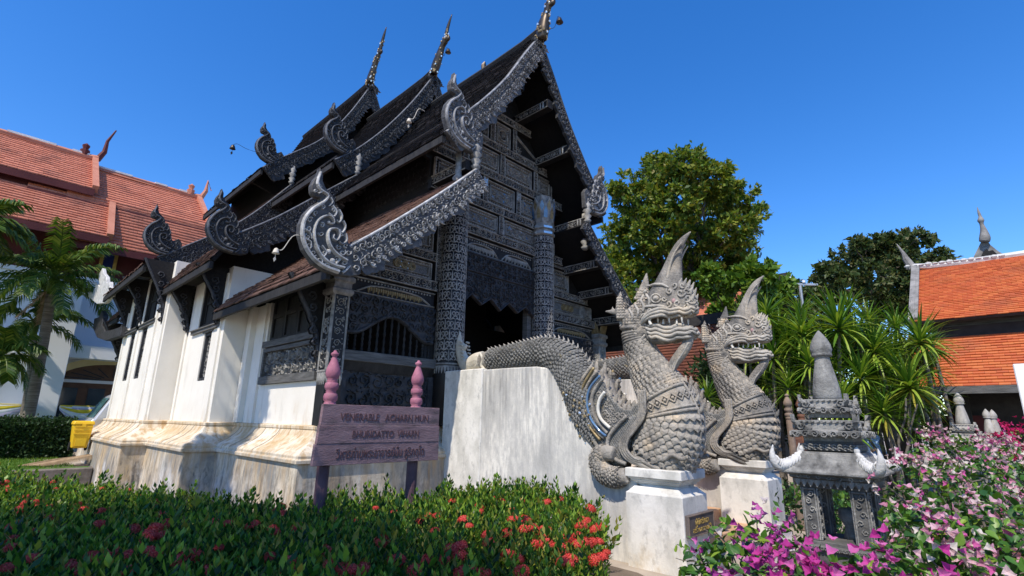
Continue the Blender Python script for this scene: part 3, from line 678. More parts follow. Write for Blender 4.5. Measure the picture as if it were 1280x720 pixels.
# ---- the carved front
XF = -7.55
def zF(px, py): return onX(px, py, XF).z
def yF(px, py): return onX(px, py, XF).y
DIM = [M_['panel_back'], M_['silver_dim'], M_['panel_inlay'], M_['mirror'], M_['gilt'], M_['blue_glass']]
def fmap(y, z, d): return frame_map((XF+d, y, z), (0, 1, 0), (0, 0, 1), (1, 0, 0))
def carved_beam(y0, y1, z0, z1, d=.10, name='carved_beam'):
    mb = MB(); mb.box((XF-.02, y0, z0), (XF+d, y1, z1), 0); H = z1-z0; mp = fmap(y0, (z0+z1)/2, d+.001)
    for q in (-.42, .42): mb.ribbon([(0, H*q), (y1-y0, H*q)], H*.07, mp, .018, 1)
    rinceau(mb, mp, y1-y0-.04, H*.8, .018, r=H*.33, mi=1, s0=.02)
    return mb.build(name, DIM, T)
def vpost(y, z0, z1, wd=.14, d=.09, name='panel_post'):
    mb = MB(); mb.box((XF-.02, y-wd/2, z0), (XF+d, y+wd/2, z1), 0); mp = frame_map((XF+d+.001, y, z0), (0, 0, 1), (0, 1, 0), (1, 0, 0))
    for q in (-.4, .4): mb.ribbon([(0, wd*q), (z1-z0, wd*q)], wd*.08, mp, .015, 1)
    rinceau(mb, mp, z1-z0, wd*.62, .015, r=wd*.26, mi=1)
    return mb.build(name, DIM, T)
def carved_panel(y0, y1, z0, z1, style=0, mirror=False):
    mb = MB(); W, H = y1-y0, z1-z0; yc, zc = (y0+y1)/2, (z0+z1)/2
    mb.box((XF-.04, y0, z0), (XF+.005, y1, z1), 0); mp = fmap(yc, zc, .006)
    def rect(s_, w_, h_, mi=1):
        a, c = W/2-s_, H/2-s_
        if a < .05 or c < .05: return
        for p in ([(-a, -c), (a, -c)], [(a, -c), (a, c)], [(a, c), (-a, c)], [(-a, c), (-a, -c)]): mb.ribbon(p, w_, mp, h_, mi)
    rect(.025, .022, .05); m = min(W, H); rect(m*.17+.02, .016, .045)
    a, c = W/2-m*.095-.02, H/2-m*.095-.02            # beads between the two frames
    n = int(2*a/.062)
    for k in range(n+1):
        for s_ in (-1, 1): mb.ell(mp(-a+2*a*k/max(1, n), s_*c, .008), (.016, .017, .017), 5, 4, mi=1)
    n = int(2*c/.062)
    for k in range(1, n):
        for s_ in (-1, 1): mb.ell(mp(s_*a, -c+2*c*k/max(1, n), .008), (.016, .017, .017), 5, 4, mi=1)
    iw, ih = W/2-m*.2-.03, H/2-m*.2-.03
    mb.add([mp(-iw, -ih, .012), mp(iw, -ih, .012), mp(iw, ih, .012), mp(-iw, ih, .012)], [(0, 1, 2, 3)], 2)
    mq = lambda u, v_, h_: mp(u, v_, h_+.013)
    if style == 1:      # round boss in an eight-sided frame
        r = min(iw, ih)*.98; mb.add([mq(r*1.02*cos(2*pi*k/20), r*1.02*sin(2*pi*k/20), .003) for k in range(20)], [tuple(range(20))], 0)
        mb.ribbon([(r*1.05*cos(pi/8+2*pi*k/8), r*1.05*sin(pi/8+2*pi*k/8)) for k in range(9)], .022, mq, .05, 1)
        rosette(mb, mq, 0, 0, r*.55, 10, .05, 1); mb.ribbon([(r*.3*cos(2*pi*k/16), r*.3*sin(2*pi*k/16)) for k in range(17)], .012, mq, .04, 1)
    elif style == 2:    # three medallions with mirror between
        r = ih*.95
        for k in (-1, 0, 1):
            x = k*r*2.25
            for s_, w_ in ((.95, .02), (.55, .016)): mb.ribbon([(x+r*s_*cos(2*pi*q/14), r*s_*sin(2*pi*q/14)) for q in range(15)], w_, mq, .03, 4)
            rosette(mb, mq, x, 0, r*.4, 8, .03, 4)
        for x in (-1.12, 1.12):
            x *= r; mb.add([mq(x-r*.36, -r*.75, .006), mq(x+r*.36, -r*.75, .006), mq(x+r*.16, 0, .006), mq(x+r*.36, r*.75, .006), mq(x-r*.36, r*.75, .006), mq(x-r*.16, 0, .006)], [(0, 1, 2, 3, 4, 5)], 3)
    else:
        r = min(ih*.8, .16); n = max(1, int(2*iw/(r*2.3)))
        for k in range(n):
            x = -iw+2*iw*(k+.5)/n; rosette(mb, mq, x, 0, r, 8, .03, 1)
            for s_ in (-1, 1):
                for t_ in (-1, 1): mb.ribbon(spiral(x+s_*r*1.02, t_*ih*.72, r*.3, 0, 1.1*s_, 8), .012, mq, .022, 1)
        if mirror:
            for k in range(5): 
                x, z = random.uniform(-iw, iw)*.9, random.uniform(-ih, ih)*.9; mb.add([mq(x-.02, z-.02, .02), mq(x+.02, z-.02, .02), mq(x+.02, z+.02, .02), mq(x-.02, z+.02, .02)], [(0, 1, 2, 3)], 5)
    return mb.build('carved_panel', DIM, T)
def half_at(z):
    """half width of the front at height z, inside the roof"""
    P = UP if z > 6.6 else LO
    for (a, za), (c, zc) in zip(P, P[1:]):
        if 10.02+zc <= z <= 10.02+za: return lerp(a, c, (10.02+za-z)/(za-zc))-.12
    return 1.84 if z > 6 else 3.9
zB = [zF(632, 154), zF(631, 193), zF(630, 229), zF(620, 265), zF(619, 300)]
BH = .20
def gable_wall():
    mb = MB(); zs = [x/10 for x in range(56, 100)]; L_ = [(YC-max(.05, half_at(z)+.08), z) for z in zs]; R_ = [(2*YC-y, z) for y, z in L_]
    mb.prism([(XF-.03, y, z) for y, z in L_+R_[::-1]], (-.08, 0, 0)); return mb.build('gable_wall', M_['dark_wood'], T, fixn=True)
gable_wall()
for i, z in enumerate(zB):
    h = half_at(z) if i < 4 else 2.1
    if i == 3: h = 1.95
    carved_beam(YC-h, YC+h, z-BH/2, z+BH/2)
Z_ = lambda i: (zB[i+1]+BH/2+.012, zB[i]-BH/2-.012)
# row 0: the round boss; row 1 and 3: two panels; row 2: three
a, c = Z_(0); hh = (c-a)/2; carved_panel(YC-hh*.92, YC+hh*.92, a, c, 1)
for s_ in (-1, 1):
    vpost(YC+s_*(hh*.92+.09), a, c, .13)
    x = hh*.92+.17; w_ = half_at(a)-.05
    mb = MB(); mp = fmap(YC, a, .0); mb.add([mp(s_*x, .02, .02), mp(s_*w_, .02, .02), mp(s_*x, (c-a)*.8, .02)], [(0, 1, 2) if s_ > 0 else (0, 2, 1)], 0)
    for p, q in (((x, .04), (w_, .04)), ((w_, .04), (x, (c-a)*.85)), ((x+.02, .04), (x+.02, (c-a)*.8))): mb.ribbon([(s_*p[0], p[1]), (s_*q[0], q[1])], .025, mp, .06, 1)
    rosette(mb, mp, s_*(x+.13), .16, .09, 6, .05, 1); mb.build('carved_panel', DIM, T)
for row in (1, 3):
    a, c = Z_(row); vpost(YC-.02, a, c, .15)
    for s_ in (-1, 1):
        e = 1.02 if row == 1 else 1.2; y0, y1 = sorted((YC+s_*.08, YC+s_*e)); carved_panel(y0, y1, a, c, 0, row == 3)
        vpost(YC+s_*(e+.09), a, c, .15)
        w_ = min(half_at(a), half_at(c)+.2)-.03
        if w_-e-.18 > .12: y0, y1 = sorted((YC+s_*(e+.18), YC+s_*w_)); carved_panel(y0, y1, a, c, 0)
a, c = Z_(2)
for s_ in (-1, 1):
    vpost(YC+s_*.52, a, c, .15); y0, y1 = sorted((YC+s_*.61, YC+s_*1.18)); carved_panel(y0, y1, a, c, 0, True); vpost(YC+s_*1.27, a, c, .13)
    y0, y1 = sorted((YC+s_*1.36, YC+s_*1.86)); carved_panel(y0, y1, a, c-.02, 0)
    mb = MB(); mp = fmap(YC+s_*.52, c-.12, .095)
    mb.add([mp(-.05, -.09, 0), mp(.05, -.09, 0), mp(.05, .09, 0), mp(-.05, .09, 0)], [(0, 1, 2, 3)]); mb.build('mirror_piece', M_['mirror'], T)
carved_panel(YC-.44, YC+.44, a, c, 0, True)
# toothed gilt band, pelmet and zigzag valance over the door
yL, yR = YC-1.06, YC+1.06; zt = zB[4]-BH/2
def band(y0, y1, z0, z1, nlobe):
    mb = MB(); mb.box((XF-.02, y0, z0), (XF+.03, y1, z1), 0); mp = fmap(y0, z0, .031); W, H = y1-y0, z1-z0
    for k in range(nlobe):
        c0 = W*(k+.5)/nlobe; w_ = W/nlobe*.44
        mb.ribbon(smoothpath([(c0-w_, H*.1), (c0-w_*.75, H*.42), (c0-w_*.55, H*.55), (c0, H*.62), (c0+w_*.55, H*.55), (c0+w_*.75, H*.42), (c0+w_, H*.1)], 14), .016, mp, .03, 1)
        nt_ = max(6, int(w_*2/.06))
        for q in range(nt_):
            x = c0-w_*.72+w_*1.44*q/(nt_-1); mb.ribbon([(x, H*.46), (x+.006, H*.28), (x, H*(.1+.12*(q % 2)))], [.024, .02, .005], mp, .025, 4 if y1 < YC-1.2 or y0 > YC+1.2 else 1)
        for q in range(nt_): mb.ell(mp(c0-w_+2*w_*q/(nt_-1), H*.74, .004), (.014, .018, .018), 5, 4, mi=1)
    for q in (.04, .88): mb.ribbon([(0, H*q), (W, H*q)], .014, mp, .025, 1)
    return mb.build('toothed_band', DIM, T)
band(yL, yR, zt-.36, zt-.004, 2)
zp = zt-.365
CD = [M_['carved_dark'], M_['carved_dark']]
mb = MB(); mb.box((XF-.02, yL, zp-.43), (XF+.10, yR, zp-.004)); mp = fmap(yL, zp-.22, .101)
for q in (-.19, .18): mb.ribbon([(0, q), (yR-yL, q)], .02, mp, .03)
for r_ in (-.09, .08): rinceau(mb, lambda u, v_, h_, r_=r_: mp(u, v_+r_, h_), yR-yL, .19, .035, r=.085)
mb.build('door_pelmet', CD, T)
zv = zp-.435; mb = MB(); n = 4; dv = .42; W = yR-yL; loop = [(XF+.03, yL, zv), (XF+.03, yR, zv)]
pts = [(0, .62)]
for k in range(n): pts += [((k+.5)/n-.02, .40), ((k+1)/n, .90 if k < n-1 else 1.0)]
pts = [(0, 1.0)]+[x for k in range(n) for x in (((k+.46)/n, .46), ((k+1)/n, .95 if k == 1 else .86))]
loop += [(XF+.03, yL+W*u, zv-dv*t-.28) for u, t in pts[::-1]]
mb.prism(loop, (.06, 0, 0)); mp = fmap(yL, zv, .091)
for q in (.09, .24, .39): rinceau(mb, lambda u, v_, h_, q=q: mp(u, v_-q, h_), W, .17, .03, r=.075)
for k in range(n):
    rosette(mb, mp, W*(k+.97)/n if k < n-1 else W*.93, -.52, .08, 6, .03)
mb.ribbon([(W*u, -dv*t-.26) for u, t in pts], .022, mp, .03); mb.build('zigzag_valance', CD, T, fixn=False)
# door jambs
for y in (yL+.0, yR-.13):
    mb = MB(); mb.box((XF-.12, y, 1.5), (XF+.02, y+.13, zv-.3)); mb.build('door_jamb', M_['grey_wood'], T)

# ---- the two great round columns with silver stencilling
def big_column(y, r, x, z0, z1, cap=True):
    c = V((x, y, z0)); mb = MB(); mb.lathe([(r*1.04, 0), (r, .9), (r*.94, z1-z0)], c, 28); o = mb.build('column', M_['lacquer'], T, smooth=True)
    mb = MB(); z_lo = 2.62-z0; H = z1-z0; nrow = int((H-z_lo)/.185)
    for i in range(nrow):
        z = z_lo+(H-z_lo)*(i+.5)/nrow; rr = lerp(r*1.02, r*.94, z/H)+.004; nc = 9
        for k in range(nc):
            th = 2*pi*(k+(.5 if i % 2 else 0))/nc
            if cos(th) < -.35 and sin(th) > -.2: continue
            mp = lambda u, v_, h_, th=th, z=z, rr=rr: V((x+(rr+h_)*cos(th+u/rr), y+(rr+h_)*sin(th+u/rr), z0+z+v_))
            for s_ in (-1, 1):
                mb.ribbon(spiral(s_*.056, .03, .055, -pi/2, s_*1.1, 8, .3), [.0165-.0013*q for q in range(8)], mp, .007)
                mb.ribbon([(s_*.012, -.08), (s_*.05, -.05), (s_*.085, -.075)], [.012, .019, .005], mp, .007)
            mb.ribbon([(0, -.10), (0, -.02), (0, .11)], [.005, .017, .004], mp, .007)
    for z in (z_lo-.06, z_lo-.11): mb.lathe([(r*1.03, 0), (r*1.05, .015), (r*1.03, .03)], (x, y, z0+z), 28)
    for k in range(28):
        th = 2*pi*k/28; rr = r*1.03
        mb.ribbon([(0, 0), (0, -.05), (0, -.12)], [.026, .024, .004], lambda u, v_, h_, th=th: V((x+(rr+h_)*cos(th+u/rr), y+(rr+h_)*sin(th+u/rr), z0+z_lo-.10+v_)), .008)
    mb.build('stencil_work', M_['silver_dim'], o)
    if cap:
        mb = MB(); mb.lathe([(r*.96, 0), (r*1.12, .03), (r*1.12, .09), (r*.98, .11), (r*.98, .15), (r*1.12, .17), (r*1.12, .24), (r*.98, .26), (r*.98, .33)], (x, y, z1), 8, 0)
        for z in (.04, .18): mb.lathe([(r*1.13, 0), (r*1.13, .05)], (x, y, z1+z), 8, 1)
        q = mb.build('column_capital', [M_['silver_dim'], M_['mirror']], T)
        mb = MB()
        for row, nn in ((0, 10), (1, 10)):
            for k in range(nn):
                th = 2*pi*(k+.5*row)/nn; d = V((cos(th), sin(th), 0)); t_ = V((-sin(th), cos(th), 0)); b0 = V((x, y, z1+.33+row*.20)); r0 = r*.95; h = .52 if row == 0 else .45
                P = [b0+d*r0-t_*.075, b0+d*r0+t_*.075, b0+d*(r0+.03)+t_*.08+V((0, 0, h*.5)), b0+d*(r0+.06)+V((0, 0, h*.92)), b0+d*(r0+.03)-t_*.08+V((0, 0, h*.5))]
                mb.prism(P, d*-.03, 0)
                mb.prism([p_+d*.006+(b0+d*(r0+.05)+V((0, 0, h*.45))-p_)*.4 for p_ in P], d*-.004, 1 if (k+row) % 2 else 2)
        mb.lathe([(r*.9, .33), (r*.9, 1.0)], (x, y, z1), 12, 0)
        mb.build('lotus_petal', [M_['silver_dim'], M_['blue_glass'], M_['gilt']], q)
big_column(YC-1.37, .262, XF+.16, 1.50, 6.35, False)
big_column(YC+1.30, .25, XF+.16, 1.50, zF(673, 300)+.0)
# ---- side bays of the front: stepped beams and panels above an arched, barred opening
zLA, zLB = zF(515, 316), zF(503, 350); yo = YC-3.62; yi = YC-1.68
def both(f):
    for s_ in (-1, 1): f(s_)
def ms(s_, y): return YC+s_*(YC-y)      # mirror a left-hand y
def bay(s_):
    S = lambda a, c: tuple(sorted((ms(s_, a), ms(s_, c))))
    ya = YC-min(3.45, half_at(zLA)-.05); carved_beam(*S(ya, yi), zLA-.09, zLA+.09); carved_beam(*S(yo+.22, yi), zLB-.10, zLB+.10)
    vpost(ms(s_, yi+.01), zLB+.102, zB[4]-.12, .16, .11)
    z1 = zB[4]-.13
    y2 = YC-min(3.3, half_at(zLA+.35)); carved_panel(*S(max(y2, yi-.75), yi-.09), zLA+.10, zLA+.62, 0)
    if zLA+.66 < z1: carved_beam(*S(max(YC-half_at(zLA+.7), yi-.5), yi-.09), zLA+.64, z1)
    carved_panel(*S(yi-1.30, yi-.09), zLB+.11, zLA-.10, 2)
    if YC-half_at(zLB+.3)+.05 < yi-1.34: carved_panel(*S(max(yo+.25, YC-half_at(zLB+.35)), yi-1.33), zLB+.11, zLA-.10, 0)
    band(*S(yo+.25, yi), zLB-.40, zLB-.103, 1)
    mb = MB(); L_ = []; zz = zLB-.405                                     # backing up to the roof
    mb.prism([(XF-.03, ms(s_, y), z) for y, z in ((yo+.02, zz), (yi, zz), (yi, 6.2), (YC-1.8, 6.0), (YC-2.6, 5.1), (YC-3.6, 4.15), (yo-.1, 3.75))], (-.08, 0, 0)); mb.build('bay_wall', M_['dark_wood'], T, fixn=True)
    # cusped arch panel
    a, c = yo+.22, yi; zt_ = zz-.004; n = 24
    def low(u): return zF(437, 417)+.0+(.36*max(0, sin(pi*min(1, max(0, (u-.08)/.84))))**1.6)
    mb = MB(); P = [(a+(c-a)*k/n, low(k/n)) for k in range(n+1)]
    for k in range(n):
        q = [(P[k][0], zt_), (P[k+1][0], zt_), P[k+1], P[k]]; mb.hexa([(XF-.02, ms(s_, y), z) for y, z in q]+[(XF+.05, ms(s_, y), z) for y, z in q])
    mp = frame_map((XF+.051, ms(s_, a), 0), (0, -s_, 0), (0, 0, 1), (1, 0, 0))
    mb.ribbon([(y-a, z+.03) for y, z in P], .035, mp, .035)
    for r_ in range(4):
        z = zt_-.09-r_*.165
        for k in range(9):
            u = (k+.5)/9
            if low(u) < z-.05: mb.ribbon(spiral((c-a)*u, z, .085, random.uniform(0, 6), random.choice((-1.3, 1.3)), 9), [.022-.0018*q for q in range(9)], mp, .035)
            if low(u+.05) < z-.03: mb.ribbon([((c-a)*u+.05, z-.06), ((c-a)*u+.1, z), ((c-a)*u+.12, z+.07)], [.008, .024, .006], mp, .03)
    mb.build('arch_panel', CD, T, fixn=False)
    zs = zF(480, 443)                                                     # sill height
    for k in range(13):
        y = ms(s_, a+.06+(c-a-.1)*k/12); zz0, zz1 = zs, low((k+.5)/13)+.06; H = zz1-zz0; mb = MB()
        mb.lathe([(.02, 0), (.028, H*.1), (.014, H*.2), (.026, H*.3), (.014, H*.42), (.028, H*.5), (.014, H*.6), (.026, H*.72), (.014, H*.82), (.024, H*.92), (.02, H)], (XF+.0, y, zz0), 6); mb.build('baluster', M_['worn_dark_wood'], T)
    G = M_['grey_wood']
    y0, y1 = S(yo+.16, yi+.14); mb = MB(); mb.box((XF-.05, y0, zs-.17), (XF+.13, y1, zs-.005)); bevel(mb.build('balustrade_rail', G, T), .008)
    y0, y1 = S(yo+.2, yi+.06); mb = MB(); mb.hexa([(XF-.05, y0, zs-.32), (XF-.05, y1, zs-.32), (XF+.03, y1, zs-.32), (XF+.03, y0, zs-.32)][::1]+[(XF-.05, y0, zs-.172), (XF-.05, y1, zs-.172), (XF+.10, y1, zs-.172), (XF+.10, y0, zs-.172)]); mb.build('moulding', M_['worn_dark_wood'], T, fixn=True)
    zb = 1.60; mb = MB(); mb.box((XF-.05, y0, zb), (XF+.07, y1, zb+.17)); bevel(mb.build('balustrade_rail', G, T), .008)
    mb = MB(); mb.box((XF-.05, y0, zb+.17), (XF-.0, y1, zs-.32), 0); mp = fmap(y0, (zb+.17+zs-.32)/2, .001); H = zs-.32-zb-.17
    for q in (y0, y1-.1): mb.box((XF, q, zb+.171), (XF+.06, q+.1, zs-.321), 0)
    for r_ in (-.25, .25): rinceau(mb, lambda u, v_, h_, r_=r_: mp(u, v_+r_*H, h_), y1-y0-.24, H*.56, .04, r=H*.22, s0=.12)
    mb.build('balustrade_panel', [M_['carved_dark']], T)
    mb = MB(); mb.box((XF-.10, y0-.02, 1.486), (XF+.03, y1+.02, zb-.002)); mb.build('bay_base', M_['plaster'], T)
both(bay)
# corner posts
def corner(s_):
    y = ms(s_, yo+.02); zc = zF(425, 372); mb = MB(); w_ = .135
    m_ = 'worn_dark_wood' if s_ < 0 else 'silver_dim'
    mb.box((XF-w_+.06, y-w_, 1.487), (XF+w_+.06, y+w_, zc)); o = mb.build('corner_post', M_[m_ if s_ > 0 else 'lacquer'], T)
    mb = MB(); z0 = 2.30
    for mp in (frame_map((XF+w_+.061, y, z0), (0, 0, 1), (0, 1, 0), (1, 0, 0)), frame_map((XF+.06, y-w_-.001, z0), (0, 0, 1), (1, 0, 0), (0, -1, 0))):
        for q in (-.9, .9): mb.ribbon([(0, w_*q), (zc-z0, w_*q)], .018, mp, .014)
        rinceau(mb, mp, zc-z0-.05, w_*1.6, .014, r=w_*.62, s0=.02)
        for k in range(5): mb.ribbon([(0, w_*(-.8+.4*k)), (-.12, w_*(-.8+.4*k)), (-.22, w_*(-.8+.4*k))], [.022, .026, .004], mp, .012)
        mb.ribbon([(-.02, -w_), (-.02, w_)], .02, mp, .016)
    mb.build('stencil_work', M_['silver_dim'], o)
    mb = MB(); r2 = w_*1.414
    mb.lathe([(r2*1.1, 0), (r2*1.32, .04), (r2*1.32, .09), (r2*1.1, .12), (r2*1.1, .20), (r2*1.36, .23), (r2*1.36, .29), (r2*1.12, .32)], (XF+.06, y, zc), 4, sq=True)
    q = mb.build('post_capital', M_['silver_dim'], T)
    mb = MB()
    for k in range(3):
        for d, t_ in ((V((1, 0, 0)), V((0, 1, 0))), (V((0, -1, 0)), V((1, 0, 0)))):
            b0 = V((XF+.06, y, zc+.32))+d*w_*1.1+t_*(k-1)*.09
            mb.prism([b0-t_*.04, b0+t_*.04, b0+t_*.05+d*.05+V((0, 0, .16)), b0+d*.10+V((0, 0, .30)), b0-t_*.05+d*.05+V((0, 0, .16))], d*-.02)
    mb.build('lotus_petal', M_['gilt'], q)
both(corner)
# dark lacquered base of the left column side and the plank beside the door (worn)
mb = MB(); mb.box((XF-.1, YC-1.80, 1.487), (XF-.02, YC-1.0, zLB-.5)); mb.build('door_side_board', M_['worn_dark_wood'], T)
mb = MB(); mb.box((XF-.1, YC+1.0, 1.487), (XF-.02, YC+1.78, zLB-.5)); mb.build('door_side_board', M_['worn_dark_wood'], T)
# ---- purlins running out from the front to the bargeboards
PUR = [(645, 153), (669, 206), (690, 291), (706, 340), (724, 371), (742, 404)]
for p in PUR:
    q = onX(p[0], p[1], XF); hw = q.y-YC
    for s_ in (-1, 1):
        y = YC+s_*hw; mb = MB(); mb.box((XF-.02, y-.09, q.z-.10), (TIERS[0]['x']-.08, y+.09, q.z+.10), 0)
        for sd_ in (-1, 1):
            mp = frame_map((XF+.05, y+sd_*.091, q.z), (1, 0, 0), (0, 0, 1), (0, sd_, 0)); L_ = TIERS[0]['x']-.1-XF-.05
            for v_ in (-.085, .085): mb.ribbon([(0, v_), (L_, v_)], .014, mp, .012, 1)
            rinceau(mb, mp, L_-.25, .14, .014, r=.055, mi=1); mb.ribbon([(L_-.2, -.08), (L_-.2, .08)], .02, mp, .02, 1); mb.ribbon([(L_-.12, -.08), (L_-.12, .08)], .02, mp, .02, 1)
        mb.build('purlin', DIM, T)
# dark lattice panel and turned posts beside the right column (under the upper roof)
for s_ in (-1, 1):
    a, c = sorted((YC+s_*1.62, YC+s_*1.95)); 
    mb = MB(); mb.lathe([(.06, 0), (.10, .06), (.05, .12), (.11, .2), (.05, .28), (.11, .36), (.06, .44), (.06, .9)], (TIERS[0]['x']-.25, YC+s_*1.95, zB[4]+.1), 10); mb.build('turned_strut', M_['silver_dim'], T, smooth=True)
# eave brackets (carved, dark) under the side eaves
def bracket(x, yw, z0, z1, out_, parent=T):
    mb = MB(); P = [(0, z0), (-.03, z0+.1), (-.10, z0+(z1-z0)*.35), (-out_*.45, z0+(z1-z0)*.6), (-out_*.8, z0+(z1-z0)*.85), (-out_, z1), (0, z1)]
    mb.prism([(x, yw+y, z) for y, z in P], (-.07, 0, 0)); o = mb.build('eave_bracket', M_['dark_wood'], parent, fixn=True)
    mb = MB()
    for sx, sd_ in ((x+.001, 1), (x-.071, -1)):
        mp = frame_map((sx, yw, 0), (0, 1, 0), (0, 0, 1), (sd_, 0, 0))
        mb.ribbon([(y+.02, z) for y, z in P[1:6]], .03, mp, .03)
        for k in range(6):
            t_ = k/6; y = -lerp(.06, out_*.45, t_); z = lerp(z0+.2, z1-.12, t_); mb.ribbon(spiral(y, z, .06+.03*t_, k, 1.2, 8), .018, mp, .03)
    mb.build('bracket_carving', M_['carved_dark'], o)
for x, yw, z0, z1, o_ in ((-7.66, 3.66, 2.35, 3.75, .62), (-11.1, 3.2, 3.2, 4.5, .6), (-13.3, 3.2, 3.3, 4.5, .6), (-13.7, 2.77, 3.5, 5.05, .6), (-16.1, 2.77, 3.8, 5.05, .6), (-17.9, 2.77, 3.6, 5.05, .6), (-20.2, 3.2, 2.6, 4.4, .7)):
    bracket(x, yw, z0, z1, o_)
# white curled naga at the rear eave end, small dark hook of the rear porch
def px_prism(px, Y, th, name, mat, parent, bev=.015):
    mb = MB(); mb.prism([onY(x, y, Y) for x, y in px], (0, th, 0)); return bevel(mb.build(name, M_[mat], parent, fixn=True), bev)
px_prism([(110, 371), (111, 364), (116, 366), (113, 358), (119, 361), (119, 353), (125, 358), (123, 349), (124, 342), (128, 335), (129, 341), (133, 346), (133, 353), (137, 352), (137, 358), (141, 360), (139, 370), (131, 379), (121, 380)], 2.25, .10, 'eave_naga', 'white_stone', T)
px_prism([(118, 398), (116, 410), (121, 422), (132, 426), (150, 420), (152, 408), (140, 412), (131, 414), (127, 406), (129, 395), (127, 388), (124, 396)], 2.6, .14, 'hook_finial', 'silver_base', T)
# ------------------------------------------------------------------ entrance stair: side walls, steps, pedestals
DYN = 2.75                                            # second balustrade, same shapes
YW = 5.81
def stair_wall(dy, label):
    t = thing('stair_wall', label, 'stair wall', (-5.3, YW+dy+.24, 0), 'plastered stair walls')
    px = [(557, 464.5), (602, 464), (604, 462), (640, 459.5), (670, 458), (686, 460), (695, 468), (702, 481), (712, 500), (720, 517), (730, 540), (741, 562), (755, 580), (768, 590)]
    P = [onY(x, y, YW) for x, y in px]; P.append(V((-3.2, YW, .85))); P.append(V((-3.2, YW, -.03))); P.append(V((-7.2, YW, -.03))); P[0].x = -7.2
    P = [p+V((0, dy, 0)) for p in P]
    mb = MB(); mb.prism(P, (0, .46, 0)); bevel(mb.build('wall_body', M_['stair_plaster'], t, fixn=True), .02, 2)
    mb = MB(); a = onY(556, 465, YW-.02); c = onY(603, 465, YW-.02); mb.box((-7.21, YW-.025+dy, -.02), (c.x, YW+.485+dy, a.z+.012)); bevel(mb.build('end_pier', M_['pedestal_plaster'], t), .015)
    return t
stair_wall(0, 'streaked white stair wall nearest the hedge, under the long naga body')
stair_wall(DYN, 'white stair wall on the far side of the steps, mostly behind the front naga')
st = thing('entrance_steps', 'terracotta steps rising between the two naga walls', 'steps', (-5, 7.4, 0))
n = 9
for k in range(n):
    x1 = -3.15-(4.0)*k/n; mb = MB(); mb.box((x1, 6.30, 0 if k == 0 else 1.48*k/n-.05), (-7.2, 8.54, 1.48*(k+1)/n)); bevel(mb.build('step', M_['terracotta_step'], st), .012)
def pedestal(dy, label):
    cx, cy = -3.19, 6.025+dy
    t = thing('naga_pedestal', label, 'pedestal', (cx, cy, 0), 'white naga pedestals')
    z = [onY(855, 626, 5.71).z, onY(850, 613, 5.75).z, onY(850, 604, 5.72).z, 1.075]
    hx, hy = .36, .315
    def rings(prof): return [[(cx+sx*(hx+d), cy+sy*(hy+d), zz) for sx, sy in ((-1, -1), (1, -1), (1, 1), (-1, 1), (-1, -1))] for d, zz in prof]
    def solid(prof, name):
        mb = MB(); R_ = rings(prof); mb.grid(R_); mb.add([p for p in R_[-1][:4]], [(0, 1, 2, 3)]); return bevel(mb.build(name, M_['pedestal_plaster'], t, fixn=True), .006)
    zb = .80
    solid([(.0, -.03), (.0, zb), (-.02, zb+.012), (-.075, zb+.07), (-.08, zb+.075)], 'pedestal_body')
    solid([(-.10, zb+.07), (-.10, zb+.105), (-.07, zb+.11), (-.07, zb+.13), (-.045, zb+.135), (-.045, zb+.155), (-.02, zb+.16), (-.02, zb+.17)], 'pedestal_neck')
    solid([(-.02, zb+.17), (.0, zb+.175), (.0, 1.075), (-.03, 1.08)], 'pedestal_cap')
    return t
PED = pedestal(0, 'white stepped pedestal bearing the bronze plaque, under the nearer naga')
pedestal(DYN, 'white stepped pedestal under the farther naga')

# ------------------------------------------------------------------ naga statues
YN = 6.02
NAGA = thing('naga_statue', 'nearer stone naga rearing on the plaque pedestal, its horn tallest', 'naga statue', (-3.2, YN, 1.08), 'stone nagas flanking the steps')
def pn(x, y, o=0.0):
    q = onY(x, y, YN-abs(o))
    if o > 0: q.y = 2*YN-q.y
    return q
PXM = (pn(823, 500)-CPOS).length/FPX*.985
def tubepx(mb, pts, o=0.0, flat=1.0, n=10, res=None, mi=0):
    q = smoothpath([(*pn(p[0], p[1], o if len(p) < 4 else p[3]), p[2]) for p in pts], res or len(pts)*4)
    P = [V(a[:3]) for a in q]; R_ = [max(.006, a[3]*((p-CPOS).length/FPX)) for a, p in zip(q, P)]
    mb.tube(P, R_, n, True, flat, (0, 1, 0), mi); return P, R_
def solidify(mb, name, mat, parent, voxel=.02, smooth=6, it=2):
    """fuse overlapping shapes into one continuous surface"""
    o = mb.build('tmp', M_[mat], parent, fixn=True)
    m = o.modifiers.new('r', 'REMESH'); m.mode = 'VOXEL'; m.voxel_size = voxel; m.use_smooth_shade = True
    s_ = o.modifiers.new('s', 'SMOOTH'); s_.factor = .5; s_.iterations = it
    dg = bpy.context.evaluated_depsgraph_get(); dg.update()
    me = bpy.data.meshes.new_from_object(o.evaluated_get(dg)); o.modifiers.clear()
    old = o.data; o.data = me; o.name = name; me.name = name; bpy.data.meshes.remove(old); ROOT[o.name] = ROOT[parent.name]; return o
mb = MB()
BODY = [(598, 452, 9), (612, 450.5, 12), (640, 447, 14.5), (665, 443, 16), (686, 442, 18), (708, 454, 22), (724, 478, 24), (735, 505, 24.5), (745, 533, 22), (757, 556, 17), (768, 572, 13), (785, 582, 10)]
BP, BR = tubepx(mb, BODY, 0, .95, 20, 60)
FRONT = [(823, 586, 33), (828, 570, 36.5), (836, 550, 37.5), (840, 530, 36.5), (836, 510, 34), (827, 490, 29.5), (815, 470, 24.5), (803, 445, 19), (797, 425, 18), (796, 408, 18.5), (800, 395, 19)]
FP, FR = tubepx(mb, FRONT, 0, .70, 24, 60)
